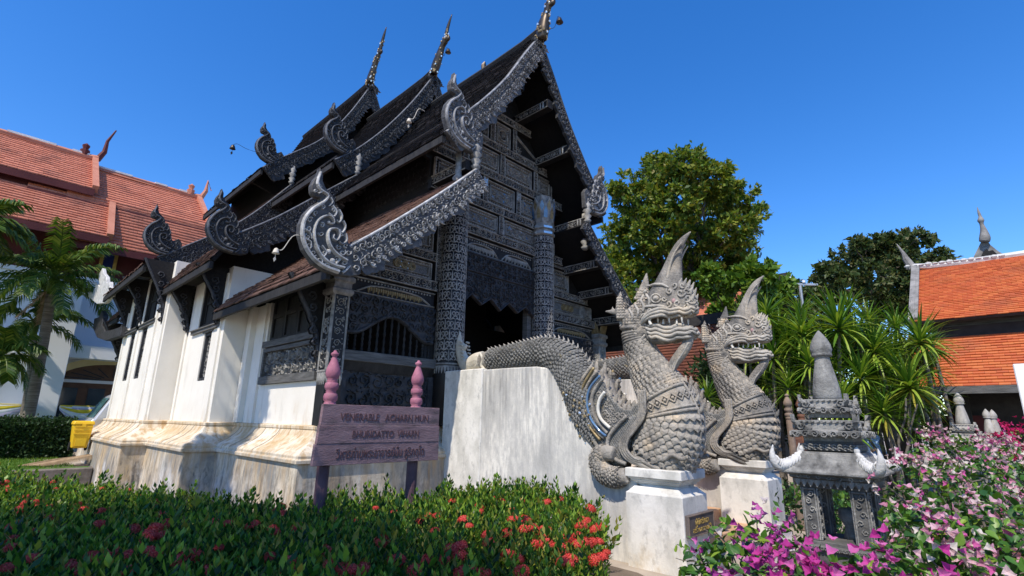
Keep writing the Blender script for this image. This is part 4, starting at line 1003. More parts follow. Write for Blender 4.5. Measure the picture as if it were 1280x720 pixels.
KP, KR = tubepx(mb, [(768, 568, 9), (757, 566, 9), (748, 570, 9.5), (748, 581, 10.5), (756, 592, 11), (769, 597, 10.5), (784, 594, 9)], -.27, .8, 12, 40)
body = solidify(mb, 'body', 'naga_stone', NAGA, .022)
# head: skull, snout and lower jaw fused, rounded off
mb = MB()
def pxs(px, y0, y1, m=None):
    (m or mb).prism([pn(x, y, y0) for x, y in px], (0, y1-y0, 0))
SK = [(776, 412), (775, 400), (781, 389), (792, 380), (804, 370), (816, 360), (828, 354), (842, 352), (852, 352), (859, 354), (862, 361), (866, 369), (868, 379), (868, 389), (864, 393), (848, 395), (830, 396.5), (816, 399.5), (807, 404), (804, 413), (806, 424), (798, 432), (785, 430)]
def shrink(px, cx, cy, kx, ky): return [(lerp(cx, x, kx), lerp(cy, y, ky)) for x, y in px]
pxs(SK, -.055, .055); pxs(shrink(SK, 806, 392, .88, .92), -.095, .095); pxs(shrink(SK, 800, 392, .68, .80), -.13, .13); pxs(shrink(SK, 796, 396, .5, .62), -.15, .15)
JW = [(803, 408), (812, 405), (830, 405), (850, 406.5), (866, 409), (870, 416), (864, 423), (850, 422), (842, 427), (828, 430), (814, 430), (804, 426)]
pxs(JW, -.05, .05); pxs(shrink(JW, 824, 416, .9, .86), -.085, .085); pxs(shrink(JW, 816, 416, .7, .76), -.11, .11)
tubepx(mb, [(832, 370, 22), (836, 355, 18), (840, 338, 13), (844, 321, 9), (850, 306, 6), (857, 296, 3.4), (864, 289, 1)], 0, .62, 14)
tubepx(mb, [(778, 398, 8), (776, 388, 7), (775, 377, 5), (776, 364, 1)], -.06, .7, 10); tubepx(mb, [(774, 391, 3.5), (765, 390, 3), (756.5, 389, 1.4)], -.06, .8, 8); tubepx(mb, [(767, 389.5, 2.4), (765.5, 383, 1)], -.06, .8, 8)
tubepx(mb, [(796, 374, 9), (799, 364, 7.5), (802, 352, 5), (803.5, 339, 1)], .05, .7, 10)
tubepx(mb, [(860, 420, 6), (860, 428, 6.5), (853, 440, 7), (844, 452, 6.5), (838, 464, 6), (837, 476, 5.5), (843, 490, 6)], -.02, .8, 12)
head = solidify(mb, 'head', 'naga_stone', NAGA, .016, it=3)
# face: folds, brows, curls and eye laid on the head by casting onto its surface
from mathutils.bvhtree import BVHTree
off_h = ROOT[head.name]; bv = BVHTree.FromPolygons([v_.co+off_h for v_ in head.data.vertices], [tuple(p.vertices) for p in head.data.polygons])
def cast(x, y):
    o_ = onY(x, y, YN-.6); d_ = onY(x, y, YN+.3)-o_; L_ = d_.length; d_.normalize(); h = bv.ray_cast(o_, d_, L_)
    if h[0] is None: return None
    n_ = h[1] if h[1].dot(d_) < 0 else -h[1]; return h[0], n_
def relief(mb, pts, n=6, res=None, sink=.35):
    q = smoothpath(pts, res or len(pts)*5); P = []; R_ = []; N_ = []
    for x, y, r in q:
        h = cast(x, y)
        if h is None:
            if len(P) > 2: break
            continue
        rr = max(.004, r*PXM); P.append(h[0]+h[1]*rr*(1-2*sink)); R_.append(rr)
    if len(P) < 3: return
    P = [tuple(p) for p in P]
    P = [V(P[0])]+[(V(P[i-1])+V(P[i])*2+V(P[i+1]))/4 for i in range(1, len(P)-1)]+[V(P[-1])]
    R_[0] *= .4; R_[-1] *= .4
    mb.tube(P, R_, n); mb.tube([V((p.x, 2*YN-p.y, p.z)) for p in P], R_, n)
def curl2(mb, cx_, cy_, r_, ph, tn, w_): relief(mb, [(cx_+r_*lerp(1, .15, a/14)*cos(ph+tn*a*.45), cy_+r_*lerp(1, .15, a/14)*sin(ph+tn*a*.45), w_) for a in range(15)], 5, 30)
mb = MB()
h = cast(820, 373)
for m_ in (0, 1):
    c = h[0] if not m_ else V((h[0].x, 2*YN-h[0].y, h[0].z)); mb.ell(c, (.042, .03, .038), 12, 8); mb.ell(c+V((0, -.022 if not m_ else .022, 0)), (.017, .014, .017), 10, 6)
relief(mb, [(820+6.2*cos(a*pi/8), 373-5.2*sin(a*pi/8), 1.1) for a in range(17)], 6, 34)
relief(mb, [(801, 377, 1.4), (806, 368, 2.4), (814, 362.5, 2.8), (824, 362, 2.8), (832, 366, 2.6), (840, 371, 2.4), (849, 368, 1.8)]); relief(mb, [(803, 384, 1.2), (812, 383, 2), (822, 382.5, 2.1), (831, 384, 2), (838, 388, 1.4)])
relief(mb, [(810, 358, 1.2), (818, 356, 2), (828, 356, 2), (836, 360, 1.4)])
for k, yy in enumerate((387, 391, 395)):      # folds of the upper lip
    relief(mb, [(801+k*2, yy+18-k*5, 1.2), (804+k, yy+11-k*3, 1.9), (811, yy+4-k, 2.2), (820, yy, 2.3), (829, yy-1.5, 2.3), (838, yy+.8, 2.3), (848, yy-1.5, 2.3), (857, yy+.5, 2.3), (865, yy-4, 1.7)])
for k, yy in enumerate((408, 412.5, 417.5, 422)):    # and of the lower lip
    relief(mb, [(805+k*2, yy-3, 1.4), (812+k, yy, 2.2), (821, yy-1, 2.4), (830, yy+2.2, 2.5), (839, yy+2.2, 2.4), (847, yy-1, 2.4), (856, yy-.5, 2.4), (864, yy-1.5, 1.6)])
for c_ in ((851, 366, 6, 0, 1), (859, 373, 5, 2, -1), (847, 379, 5, 1, 1), (861, 362, 4, 3, 1), (837, 364, 4.4, 4, -1), (857, 383, 4, 5, 1), (836, 380, 4.4, 2, -1), (830, 374, 3.4, 0, 1), (812, 389, 4, 1, -1), (806, 396, 4.4, 3, 1), (843, 357, 4, 2, -1), (853, 357, 3.4, 1, 1)): curl2(mb, *c_[:5], 1.25)
for k in range(4): relief(mb, [(775+k*4, 408+k*4, 1.5), (779+k*4.5, 419+k*2, 1.9), (789+k*4, 427, 1.9), (800+k*2, 424-k*2, 1.5)])
for k, (x, y) in enumerate(((845, 352), (851, 352), (857, 352), (862, 355), (865, 362), (867, 370))):
    for m_ in (-.05, .05): tubepx(mb, [(x-3, y+6, 2.6), (x-1, y+1, 2.0), (x+1.2, y-4.5, .5)], m_, .6, 6)
for k, (x, y) in enumerate(((786, 386), (793, 380), (800, 374), (807, 367))): relief(mb, [(x, y, 1.4), (x+5, y+8, 2.0), (x+4, y+16, 1.4)])
for o_, w_ in ((-.10, 2.2), (-.06, 2.0), (-.02, 2.0), (.02, 2.0), (.06, 2.0), (.10, 2.2)):      # fluting of the horn
    tubepx(mb, [(832+o_*30, 366, w_), (836+o_*22, 350, w_*.9), (839+o_*14, 332, w_*.75), (844+o_*6, 316, w_*.6), (852, 303, .8)], o_*.9, 1, 5)
for k in range(3):
    tubepx(mb, [(857+k*2, 428, 1.3), (849+k*2.4, 441, 1.4), (840+k*2.4, 455, 1.3), (835+k*2, 472, 1.2)], -.06, 1, 5)
for zz_ in (387, 391, 395, 408, 412.5, 417.5):      # the lip folds carried round the front of the snout
    z_ = pn(864, zz_).z; P_ = []
    for k in range(13):
        y_ = YN+lerp(-.10, .10, k/12); h = bv.ray_cast(V((-1.5, y_, z_+.02*sin(k*1.05))), V((-1, 0, 0)), 2.0)
        if h[0] is not None and h[0].x > pn(850, zz_).x: P_.append(h[0]+V((.004, 0, 0)))
    if len(P_) > 3: mb.tube(P_, [.009]+[.019]*(len(P_)-2)+[.009], 6)
for y_, zz_, r_ in ((-.06, 366, .045), (.06, 366, .045), (-.05, 379, .04), (.05, 379, .04), (0, 372, .03), (0, 384, .03)):
    z_ = pn(864, zz_).z; P_ = []
    for k in range(16):
        a = k*.5; h = bv.ray_cast(V((-1.5, YN+y_+r_*lerp(1, .2, k/15)*cos(a)*(1 if y_ < 0 else -1), z_+r_*lerp(1, .2, k/15)*sin(a))), V((-1, 0, 0)), 2.0)
        if h[0] is not None: P_.append(h[0]+V((.003, 0, 0)))
    if len(P_) > 5: mb.tube(P_, .011, 5)
mb.build('face_carving', M_['naga_pale'], head, smooth=True)
mb = MB()
for x in (822, 836, 852):
    for s_ in (-1, 1): tubepx(mb, [(x, 397, 1.5), (x+.4, 400.5, 1.1), (x+.7, 403.5, .4)], s_*.085, 1, 5)
for x in (829, 846):
    for s_ in (-1, 1): tubepx(mb, [(x, 405, 1.3), (x, 402, 1.0), (x, 399, .4)], s_*.085, 1, 5)
tubepx(mb, [(814, 406, 2), (812, 401, 1.7), (815, 395, .5)], -.13, 1, 6); tubepx(mb, [(814, 406, 2), (812, 401, 1.7), (815, 395, .5)], .13, 1, 6)
mb.build('tooth', M_['bone'], head, smooth=True)['kind'] = 'stuff'
mb = MB(); h = cast(842, 376); mb.ell(h[0], (.026, .014, .032), 10, 6); mb.ell(V((h[0].x, 2*YN-h[0].y, h[0].z)), (.026, .014, .032), 10, 6); mb.build('inlay', M_['pink_stone'], head, smooth=True)
# scales laid over the tubes
def scale_shape(w_, l, t_):
    return [(-w_*.5, 0, 0), (w_*.5, 0, 0), (w_*.52, l*.55, t_*.55), (0, l, t_), (-w_*.52, l*.55, t_*.55), (0, l*.45, t_*1.15)], [(0, 1, 5), (1, 2, 5), (2, 3, 5), (3, 4, 5), (4, 0, 5), (3, 2, 1, 0, 4)]
def scale_sites(P, R_, flat, i0, i1, size, thr=None, along=.62):
    L_ = [0]
    for i in range(1, len(P)): L_.append(L_[-1]+(P[i]-P[i-1]).length)
    d = L_[i0]; row = 0
    while d < L_[i1]-1e-3:
        j = max(i for i in range(len(P)-1) if L_[i] <= d+1e-9); u = (d-L_[j])/(L_[j+1]-L_[j]); p = P[j].lerp(P[j+1], u); r_ = lerp(R_[j], R_[j+1], u); t_ = (P[min(j+2, len(P)-1)]-P[max(0, j-1)]).normalized()
        a = V((0, 1, 0))-t_*t_.y; a.normalize(); b_ = t_.cross(a); circ = pi*(r_+r_*flat); nn = max(6, int(circ/size))
        for k in range(nn):
            th = 2*pi*(k+.5*(row % 2))/nn
            if thr and not thr(th): continue
            q = p+a*(cos(th)*r_*flat)+b_*(sin(th)*r_); nr = (a*cos(th)+b_*sin(th)*flat).normalized(); yield q, t_, nr, row
        d += size*along; row += 1
def scale_mesh(sites, size, name, mat, parent, flip=1, lift=.028):
    mb = MB(); sv, sf = scale_shape(size*1.02, size*1.05, lift)
    for q, t_, nr, row in sites:
        t_ = t_*flip; s_ = t_.cross(nr).normalized(); j = random.uniform(.85, 1.12)
        mb.add([q+s_*x*j+t_*(y-size*.3)*j+nr*(z+.002) for x, y, z in sv], sf)
    o = mb.build(name, M_[mat], parent); o['kind'] = 'stuff'; return o
scale_mesh(scale_sites(BP, BR, .95, 6, 54, .060), .060, 'body_scale', 'naga_dark', body)
scale_mesh(scale_sites(KP, KR, .8, 8, 36, .045), .045, 'coil_scale', 'naga_scale', body, 1, .016)
scale_mesh(scale_sites(FP, FR, .70, 29, 40, .052), .055, 'neck_scale', 'naga_scale', body, -1)
scale_mesh(scale_sites(FP, FR, .70, 40, 46, .056), .06, 'neck_scale', 'naga_scale', body, -1, .02)
sm = MB(); sv, sf = scale_shape(.090, .088, .026); sm.add(sv, sf); SCM = mesh_only(sm, 'scale', M_['naga_scale'])
nsc = 0
for q, t_, nr, row in scale_sites(FP, FR, .70, 6, 20, .083, None, .70):
    if nsc >= 300: break
    nsc += 1; t_ = -t_; s_ = t_.cross(nr).normalized(); kk = random.uniform(.94, 1.06); Mx = Matrix((( s_.x, t_.x, nr.x, 0), (s_.y, t_.y, nr.y, 0), (s_.z, t_.z, nr.z, 0), (0, 0, 0, 1))); Mx = Mx @ Matrix.Rotation(random.uniform(-.05, .05), 4, 'Z') @ Matrix.Diagonal((kk, kk, random.uniform(.85, 1.15), 1)); Mx.translation = q-t_*.03
    inst(SCM, 'scale', None, parent=NAGA, M=Mx)
# small scales laid on the nape and brow of the head itself
hm = head.data; off_h = ROOT[head.name]; bv = BVHTree.FromPolygons([v_.co+off_h for v_ in hm.vertices], [tuple(p.vertices) for p in hm.polygons])
mb = MB(); sv, sf = scale_shape(.042, .044, .016)
for yy in [362+3.4*k for k in range(20)]:
    for kx in range(24):
        xx = 773+kx*3.6+(1.8 if int(yy*10) % 2 else 0)
        if xx > 812 and yy < 374 or (xx > 806+(384-yy)*.35): continue
        o_ = onY(xx, yy, YN-.6); d_ = (onY(xx, yy, YN+.6)-o_); L_ = d_.length; d_.normalize(); hit = bv.ray_cast(o_, d_, L_)
        if hit[0] is None: continue
        n_ = hit[1]; n_ = n_ if n_.dot(d_) < 0 else -n_; t_ = V((-.75, 0, -.5)); t_ = (t_-n_*t_.dot(n_)); 
        if t_.length < .05: continue
        t_.normalize(); s_ = t_.cross(n_)
        for m_ in (0, 1):
            pts = [hit[0]+s_*x+t_*(y-.012)+n_*(z-.002) for x, y, z in sv]
            if m_: pts = [V((p.x, 2*YN-p.y, p.z)) for p in pts]
            mb.add(pts, sf)
o = mb.build('head_scale', M_['naga_scale'], head); o['kind'] = 'stuff'
# rings: collar, necklace belts, base scrolls
def ring(mb, i, r_, grow=1.03, tilt=0.0):
    p, R_ = FP[i], FR[i]*grow; t_ = (FP[min(i+1, 59)]-FP[max(0, i-1)]).normalized(); a = V((0, 1, 0))-t_*t_.y; a.normalize(); b_ = t_.cross(a)
    mb.tube([p+a*(cos(th)*R_*.70)+b_*(sin(th)*R_)+t_*tilt*sin(th) for th in [2*pi*k/36 for k in range(37)]], r_, 6, False)
mb = MB()
for i, r_ in ((1, .035), (3, .03), (21, .022), (22.0, .016), (28, .022), (29, .016)): ring(mb, int(i), r_, 1.02)
for i in (45, 46, 47, 48, 49, 50): ring(mb, i, .021, 1.01)
ring(mb, 52, .03, 1.04)
def belt_map(i):
    p, R_ = FP[i], FR[i]*1.0; t_ = (FP[i+1]-FP[i-1]).normalized(); a = V((0, 1, 0))-t_*t_.y; a.normalize(); b_ = t_.cross(a)
    return lambda s_, v_, h_: p+a*(cos(s_)*(R_*.70+h_))+b_*(sin(s_)*(R_+h_))+t_*v_
mp = belt_map(25)
for k in range(22):
    th = 2*pi*k/22
    for q in ([(th-.14, 0), (th, .055), (th+.14, 0), (th, -.055), (th-.14, 0)],):
        for p1, p2 in zip(q, q[1:]): mb.tube([mp(*p1, .012), mp(*p2, .012)], .011, 5, False)
    mb.ell(mp(th, 0, .014), (.022, .022, .022), 6, 4)
mp = belt_map(2)
for k in range(11):
    th = 2*pi*k/11; mb.tube([mp(th-.28, .02, .01), mp(th-.14, .09, .03), mp(th, .11, .02), mp(th+.14, .09, .03), mp(th+.28, .02, .01)], .018, 5)
# ventral keel down the chest
kp = [FP[i]+ (V((0, 1, 0)).cross((FP[min(59, i+1)]-FP[max(0, i-1)]).normalized())).normalized()*FR[i]*1.0 for i in range(4, 46)]
for o_ in (-.05, .05): mb.tube([p+V((0, o_, 0)) for p in kp], .016, 6)
mb.build('ornament_band', M_['naga_stone'], NAGA, smooth=True)
# dorsal spines
mb = MB()
for i in range(5, 42, 1):
    t_ = (BP[i+1]-BP[i-1]).normalized(); b_ = V((0, 1, 0)).cross(t_)
    if b_.z < 0: b_ = -b_
    base = BP[i]+b_*BR[i]*.93; h = .07+.05*(i/42); mb.tube([base-t_*.0, base+b_*h*.6+t_*.01, base+b_*h-t_*.03], [.028, .016, .003], 5)
mb.build('dorsal_spine', M_['naga_pale'], NAGA)
# tail tip: a small white finial on the end pier
mb = MB(); tubepx(mb, [(592, 459, 9), (582, 455, 9), (577, 444, 7.5), (574, 432, 6.5), (574, 423, 4), (575, 414, 1)], 0, .8, 12)
tubepx(mb, [(577, 432, 5), (581, 434, 4), (583, 430, 1.5)], 0, .7, 8); tubepx(mb, [(604, 451, 12), (596, 452, 11), (588, 456, 9)], 0, .9, 12)
o = solidify(mb, 'tail_finial', 'cream_stone', NAGA, .016)
mb = MB()
for s_ in (-1, 1):
    tubepx(mb, [(600, 442, 1.8), (604, 449, 2.2), (602, 457, 2.2), (607, 464, 1.8), (609, 470, 1)], s_*.125, 1, 6); tubepx(mb, [(592, 448, 1.8), (597, 452, 2), (594, 459, 1.8)], s_*.11, 1, 6)
    for k in range(6): tubepx(mb, [(577-k*.6, 449-k*4.5, 1.3), (580-k*.5, 450-k*4.5, 1.2)], s_*.085, 1, 5)
mb.build('tail_scroll', M_['cream_stone'], NAGA, smooth=True)
# flame-like fins sweeping from the coil up behind the chest
mb = MB(); FB = [M_['naga_stone'], M_['gilt'], M_['blue_glass'], M_['bone']]
Z6 = lambda pts, r_: [(700+x/4, 440+y/4, r_) for x, y in pts]
for s_ in (-1, 1):
    o_ = s_*.21
    tubepx(mb, Z6([(160, 70), (100, 160), (82, 240), (100, 320), (140, 400), (185, 470), (205, 500)], 2.4), o_, 1, 8, 30, 0)
    tubepx(mb, Z6([(170, 78), (118, 165), (102, 240), (118, 315), (155, 385), (200, 440)], 1.8), s_*.24, 1, 6, 30, 1)
    tubepx(mb, Z6([(185, 95), (135, 170), (120, 250), (138, 325), (180, 390), (222, 430)], 2.4), o_, 1, 8, 30, 0)
    tubepx(mb, Z6([(200, 118), (150, 180), (135, 250), (152, 330), (195, 390), (230, 420)], 1.6), s_*.25, 1, 6, 30, 2)
    tubepx(mb, Z6([(214, 130), (175, 185), (158, 250), (175, 325), (215, 380), (240, 405)], 2.6), o_, 1, 8, 30, 0)
    tubepx(mb, Z6([(224, 200), (200, 235), (190, 285), (205, 335), (250, 380)], 2.1), s_*.25, 1, 8, 30, 3)
    tubepx(mb, Z6([(250, 215), (240, 260), (250, 300), (285, 340)], 3), s_*.16, 1, 8, 20, 0)
    # bowed band down the flank and round the loop at the foot
    for k, w_ in ((0, 2.3), (1, 2.3), (2, 2.0), (3, 1.7)):
        tubepx(mb, Z6([(392+k*10, 190), (398+k*9, 250), (398+k*9, 300), (385+k*8, 345), (345+k*9, 395), (312+k*10, 435), (302+k*10, 480), (330+k*8, 530-k*5), (385, 560-k*8), (440, 572-k*10)], w_), s_*(.24+.01*k), 1, 8, 44, 0)
    tubepx(mb, Z6([(335, 320), (285, 370), (245, 425), (240, 480), (275, 535), (330, 560)], 2.4), s_*.24, 1, 8, 34, 0)
    tubepx(mb, Z6([(330, 345), (300, 385), (268, 430), (264, 478), (290, 520), (320, 535)], 2.4), s_*.17, 1, 8, 30, 0)
    tubepx(mb, Z6([(420, 525), (470, 510), (510, 540), (560, 515), (610, 535), (640, 525)], 2.6), s_*.27, 1, 6, 30, 0)
web = [(700+x/4, 440+y/4) for x, y in ((158, 84), (92, 180), (84, 250), (104, 325), (150, 408), (205, 495), (262, 548), (330, 560), (360, 400), (400, 300), (392, 250), (352, 292), (318, 286), (286, 262), (256, 226), (236, 196), (214, 140), (196, 108))]
for y0_, kk in ((.13, 1.0), (.18, .90)): mb.prism([pn(lerp(760, x, kk), lerp(520, y, kk), -y0_) for x, y in web], (0, 2*y0_, 0), 0)
rgw = random.Random(8)
for k in range(34):
    u = rgw.random(); a_ = rgw.choice(((250, 250, 330, 520), (200, 170, 260, 400), (300, 310, 350, 420))); x_, y_ = lerp(a_[0], a_[2], u)+rgw.uniform(-18, 18), lerp(a_[1], a_[3], u)
    for s_ in (-1, 1): tubepx(mb, [(700+x_/4+3.4*lerp(1, .2, q/9)*cos(k+q*.8), 440+y_/4+3.4*lerp(1, .2, q/9)*sin(k+q*.8), 1.1) for q in range(10)], s_*.195, 1, 5, 16, 0)
legp = [(700+x/4, 440+y/4) for x, y in ((240, 480), (246, 428), (296, 362), (350, 326), (400, 300), (396, 345), (345, 398), (312, 438), (302, 488), (326, 545), (272, 532))]
pxs(legp, -.205, .205, mb)
def inside(x, y, poly):
    c = False; j = len(poly)-1
    for i in range(len(poly)):
        if (poly[i][1] > y) != (poly[j][1] > y) and x < (poly[j][0]-poly[i][0])*(y-poly[i][1])/(poly[j][1]-poly[i][1])+poly[i][0]: c = not c
        j = i
    return c
ms_ = MB(); sv, sf = scale_shape(.040, .042, .016)
for k in range(60):
    for j in range(40):
        x, y = 718+j*2.9+(1.45 if k % 2 else 0), 458+k*2.3
        dpt = .207 if inside(x, y, legp) else (.183 if inside(x, y, web) else None)
        if dpt is None: continue
        q = pn(x, y, -dpt)
        for m_ in (1, -1): ms_.add([V((q.x+a, (q.y-c if m_ > 0 else 2*YN-q.y+c), q.z+.01-b_)) for a, b_, c in sv], sf)
o = ms_.build('fin_scale', M_['naga_dark'], NAGA); o['kind'] = 'stuff'
# flame tips on the fin edge
for (x, y), (dx, dy), l in (((205, 115), (.3, -1), 46), ((232, 175), (.5, -1), 60), ((245, 215), (.6, -.8), 56), ((268, 240), (.7, -.7), 60), ((290, 262), (.8, -.6), 56), ((312, 280), (.9, -.5), 48), ((340, 285), (.5, -.9), 40), ((365, 270), (.4, -.9), 44), ((180, 80), (.2, -1), 50)):
    for s_ in (-1, 1): tubepx(mb, [(700+x/4, 440+(y+26)/4, 3.6), (700+(x+dx*l*.3)/4, 440+(y+dy*l*.3)/4, 2.8), (700+(x+dx*l*.5)/4, 440+(y+dy*l*.75)/4, .5)], s_*.10, .45, 7)
for k in range(5):     # kranok tips along the chest front
    x, y = ((842, 468), (850, 480), (862, 490), (872, 500), (878, 512), (881, 524), (880, 536))[k]
    tubepx(mb, [(x-6, y+4, 3.6), (x-1, y, 2.8), (x+1.5, y-8, .6)], 0, .8, 7)
mb.build('flame_fin', FB, NAGA, smooth=True)
mb = MB(); rg = random.Random(4)
for k in range(46):
    u = rg.random(); i = int(lerp(34, 50, u)); th = rg.uniform(2.2, 4.2); c = BP[i]; a = V((0, 1, 0)); t_ = (BP[i+1]-BP[i-1]).normalized(); b_ = t_.cross(a); q = c+a*cos(th)*(BR[i]+.035)+b_*sin(th)*(BR[i]+.03); s_ = rg.uniform(.01, .024)
    mb.ell(q, (s_, s_*.5, s_), 6, 4, mi=rg.choice((0, 0, 1)))
mb.build('mosaic_piece', [M_['gilt'], M_['mirror']], body)['kind'] = 'stuff'
N2 = copy_tree(NAGA); N2.location = NAGA.location+V((0, DYN-.05, 0)); N2['label'] = 'farther stone naga on the plain pedestal, right beside the shrub bed'
# ------------------------------------------------------------------ wooden signs on turned posts
def text_mesh(body, size, name, mat, parent, M, depth=.006, width=None):
    cu = bpy.data.curves.new('t', 'FONT'); cu.body = body; cu.size = size; cu.extrude = depth; cu.resolution_u = 3; cu.align_x = 'CENTER'; cu.align_y = 'CENTER'
    o = bpy.data.objects.new('t', cu); COL.objects.link(o); dg = bpy.context.evaluated_depsgraph_get(); dg.update()
    me = bpy.data.meshes.new_from_object(o.evaluated_get(dg)); bpy.data.objects.remove(o); bpy.data.curves.remove(cu)
    if len(me.vertices):
        co = np.empty(len(me.vertices)*3); me.vertices.foreach_get('co', co); wd = co[0::3].max()-co[0::3].min()
        if width: me.transform(Matrix.Scale(width/wd, 4, (1, 0, 0)))
    me.materials.clear(); me.materials.append(mat); me.name = name
    o = inst(me, name, None, parent=parent, M=M); o['kind'] = 'stuff'; return o
AX_PX = Matrix(((0, 0, 1, 0), (1, 0, 0, 0), (0, 1, 0, 0), (0, 0, 0, 1)))      # text facing +X
def post_profile(zb, H, r):
    """turned finial: bulb over two rings, on a plain shaft; zb board top, H finial height"""
    q = [(r*.95, 0), (r*.95, .06), (r*.78, .075), (r*1.06, .11), (r*1.1, .17), (r*1.0, .22), (r*.72, .24), (r*.85, .255), (r*.72, .27), (r*1.0, .30), (r*1.1, .35), (r*1.0, .41), (r*.72, .43), (r*.9, .45), (r*.7, .47), (r*.95, .50), (r*1.15, .58), (r*1.08, .66), (r*.75, .76), (r*.42, .86), (r*.35, .89), (r*.62, .915), (r*.6, .95), (r*.3, .97), (r*.2, 1.0)]
    return [(a, zb+H*b_) for a, b_ in q]
def wooden_sign(name, label, X, y0, y1, zt, zb, posts, tops, z_ground, mats, rot=0, lines=(), planks=3, taper=.02):
    t = thing(name, label, 'sign', (X, (y0+y1)/2, z_ground))
    for yp, zp in zip(posts, tops):
        mb = MB(); mb.lathe([(.058, 0), (.058, zt-z_ground-.02)], (X-.075, yp, z_ground), 14); p = mb.build('post', M_[mats[2]], t, smooth=False)
        mb = MB(); mb.lathe(post_profile(zt-.02, zp-zt+.02, .061), (X-.075, yp, 0), 18); mb.build('post_finial', M_[mats[0]], p, smooth=True)
    hs = [.35, .30, .35] if planks == 3 else [1/planks]*planks; z = zt
    for k, h in enumerate(hs):
        z2 = z-(zt-zb)*h; mb = MB(); e = random.uniform(-.0025, .0025)
        ex = taper*k
        mb.hexa([(X-.02+e, y0-ex, z2+.0015), (X+.025+e, y0-ex, z2+.0015), (X+.025+e, y1+ex*.4, z2+.0015), (X-.02+e, y1+ex*.4, z2+.0015), (X-.02+e, y0-ex+.01, z), (X+.025+e, y0-ex+.01, z), (X+.025+e, y1+ex*.3, z), (X-.02+e, y1+ex*.3, z)])
        p = bevel(mb.build('plank', M_[mats[1]], t), .003)
        if k < len(lines):
            body, size, wd, dy = lines[k]; Mx = AX_PX.copy(); Mx.translation = V((X+.026+e, (y0+y1)/2+dy, (z+z2)/2-(.02 if k == 0 else 0))); text_mesh(body, size, 'lettering', M_['letter_red'], p, Mx, .004, wd)
        z = z2
    return t
SX = -4.7; A = onX(402, 505, SX); B = onX(548, 510, SX); Cb = onX(393, 583, SX)
S1 = wooden_sign('wooden_sign', 'mauve plank sign with carved lettering on two pink turned posts in the hedge', SX, A.y, B.y, (A.z+B.z)/2, Cb.z+.0, (onX(417, 505, SX).y, onX(525, 508, SX).y), (onX(421, 437, SX).z, onX(527.5, 450, SX).z), .0, ('pink_paint', 'mauve_board', 'mauve_post'),
    lines=(('VENERABLE   ACHARN MUN', .10, 1.04, .02), ('BHURIDATTO  VIHARN', .095, .78, .03), ('วิหารท่านพระอาจารย์มั่น ภูริทตฺโต', .12, 1.02, .0)))
# the second sign, seen edge-on behind the shrine
q = onZ(978, 560, 1.2)
def sign_two():
    Y = 9.6; a = onY(983, 500, Y); t = thing('wooden_sign', 'brown slatted sign with two turned posts behind the large stone shrine', 'sign', (a.x, Y+.3, 0))
    for (px, top, m) in ((983, 492, 'teak_grey'), (998.5, 494, 'teak')):
        p0 = onY(px, top, Y+(.0 if px < 990 else .35)); zt = p0.z-.42; mb = MB(); mb.lathe([(.055, 0), (.055, zt)], (p0.x, p0.y, 0), 10); p = mb.build('post', M_[m], t); mb = MB(); mb.lathe(post_profile(zt, .42, .062), (p0.x, p0.y, 0), 12); mb.build('post_finial', M_[m], p, smooth=True)
    for k in range(6):
        z = onY(995, 529+k*5.5, Y+.2).z; c = onY(989+k*.8, 529+k*5.5, Y+.15); e = onY(1005+k*2.2, 529+k*5.5, Y+.5); mb = MB(); mb.bar(c, V((e.x, e.y, c.z)), .03, .075); bevel(mb.build('plank', M_['teak'], t), .004)
sign_two()
# plaque on the near pedestal's front face
px_ = -2.83+.012; PQ = thing('bronze_plaque', 'small dark plaque with gold lettering on the nearer pedestal', 'plaque', (px_, 6.03, .55))
pts = [onX(857, 645.5, px_), onX(888.5, 636, px_), onX(890, 660.5, px_), onX(859, 676, px_)]; yq0, yq1 = pts[0].y, pts[1].y; zq0, zq1 = (pts[2].z+pts[3].z)/2, (pts[0].z+pts[1].z)/2
mb = MB(); mb.box((px_-.012, yq0, zq0), (px_+.03, yq1, zq1)); bevel(mb.build('plate', M_['plaque'], PQ), .006)
mb = MB()
for a, c in (((yq0, zq0), (yq1, zq0+.018)), ((yq0, zq1-.018), (yq1, zq1)), ((yq0, zq0+.019), (yq0+.018, zq1-.019)), ((yq1-.018, zq0+.019), (yq1, zq1-.019))): mb.box((px_+.0305, a[0]+.004, a[1]+.004), (px_+.037, c[0]-.004, c[1]-.004))
mb.build('plate_frame', M_['teak_grey'], PQ)
for body, z, size, wd in (('ผู้มีศรัทธา', lerp(zq0, zq1, .62), .085, (yq1-yq0)*.52), ('สร้างถวายไว้', lerp(zq0, zq1, .28), .07, (yq1-yq0)*.72)):
    Mx = AX_PX.copy(); Mx.translation = V((px_+.031, (yq0+yq1)/2+.01, z)); text_mesh(body, size, 'lettering', M_['thai_gold'], PQ, Mx, .003, wd)

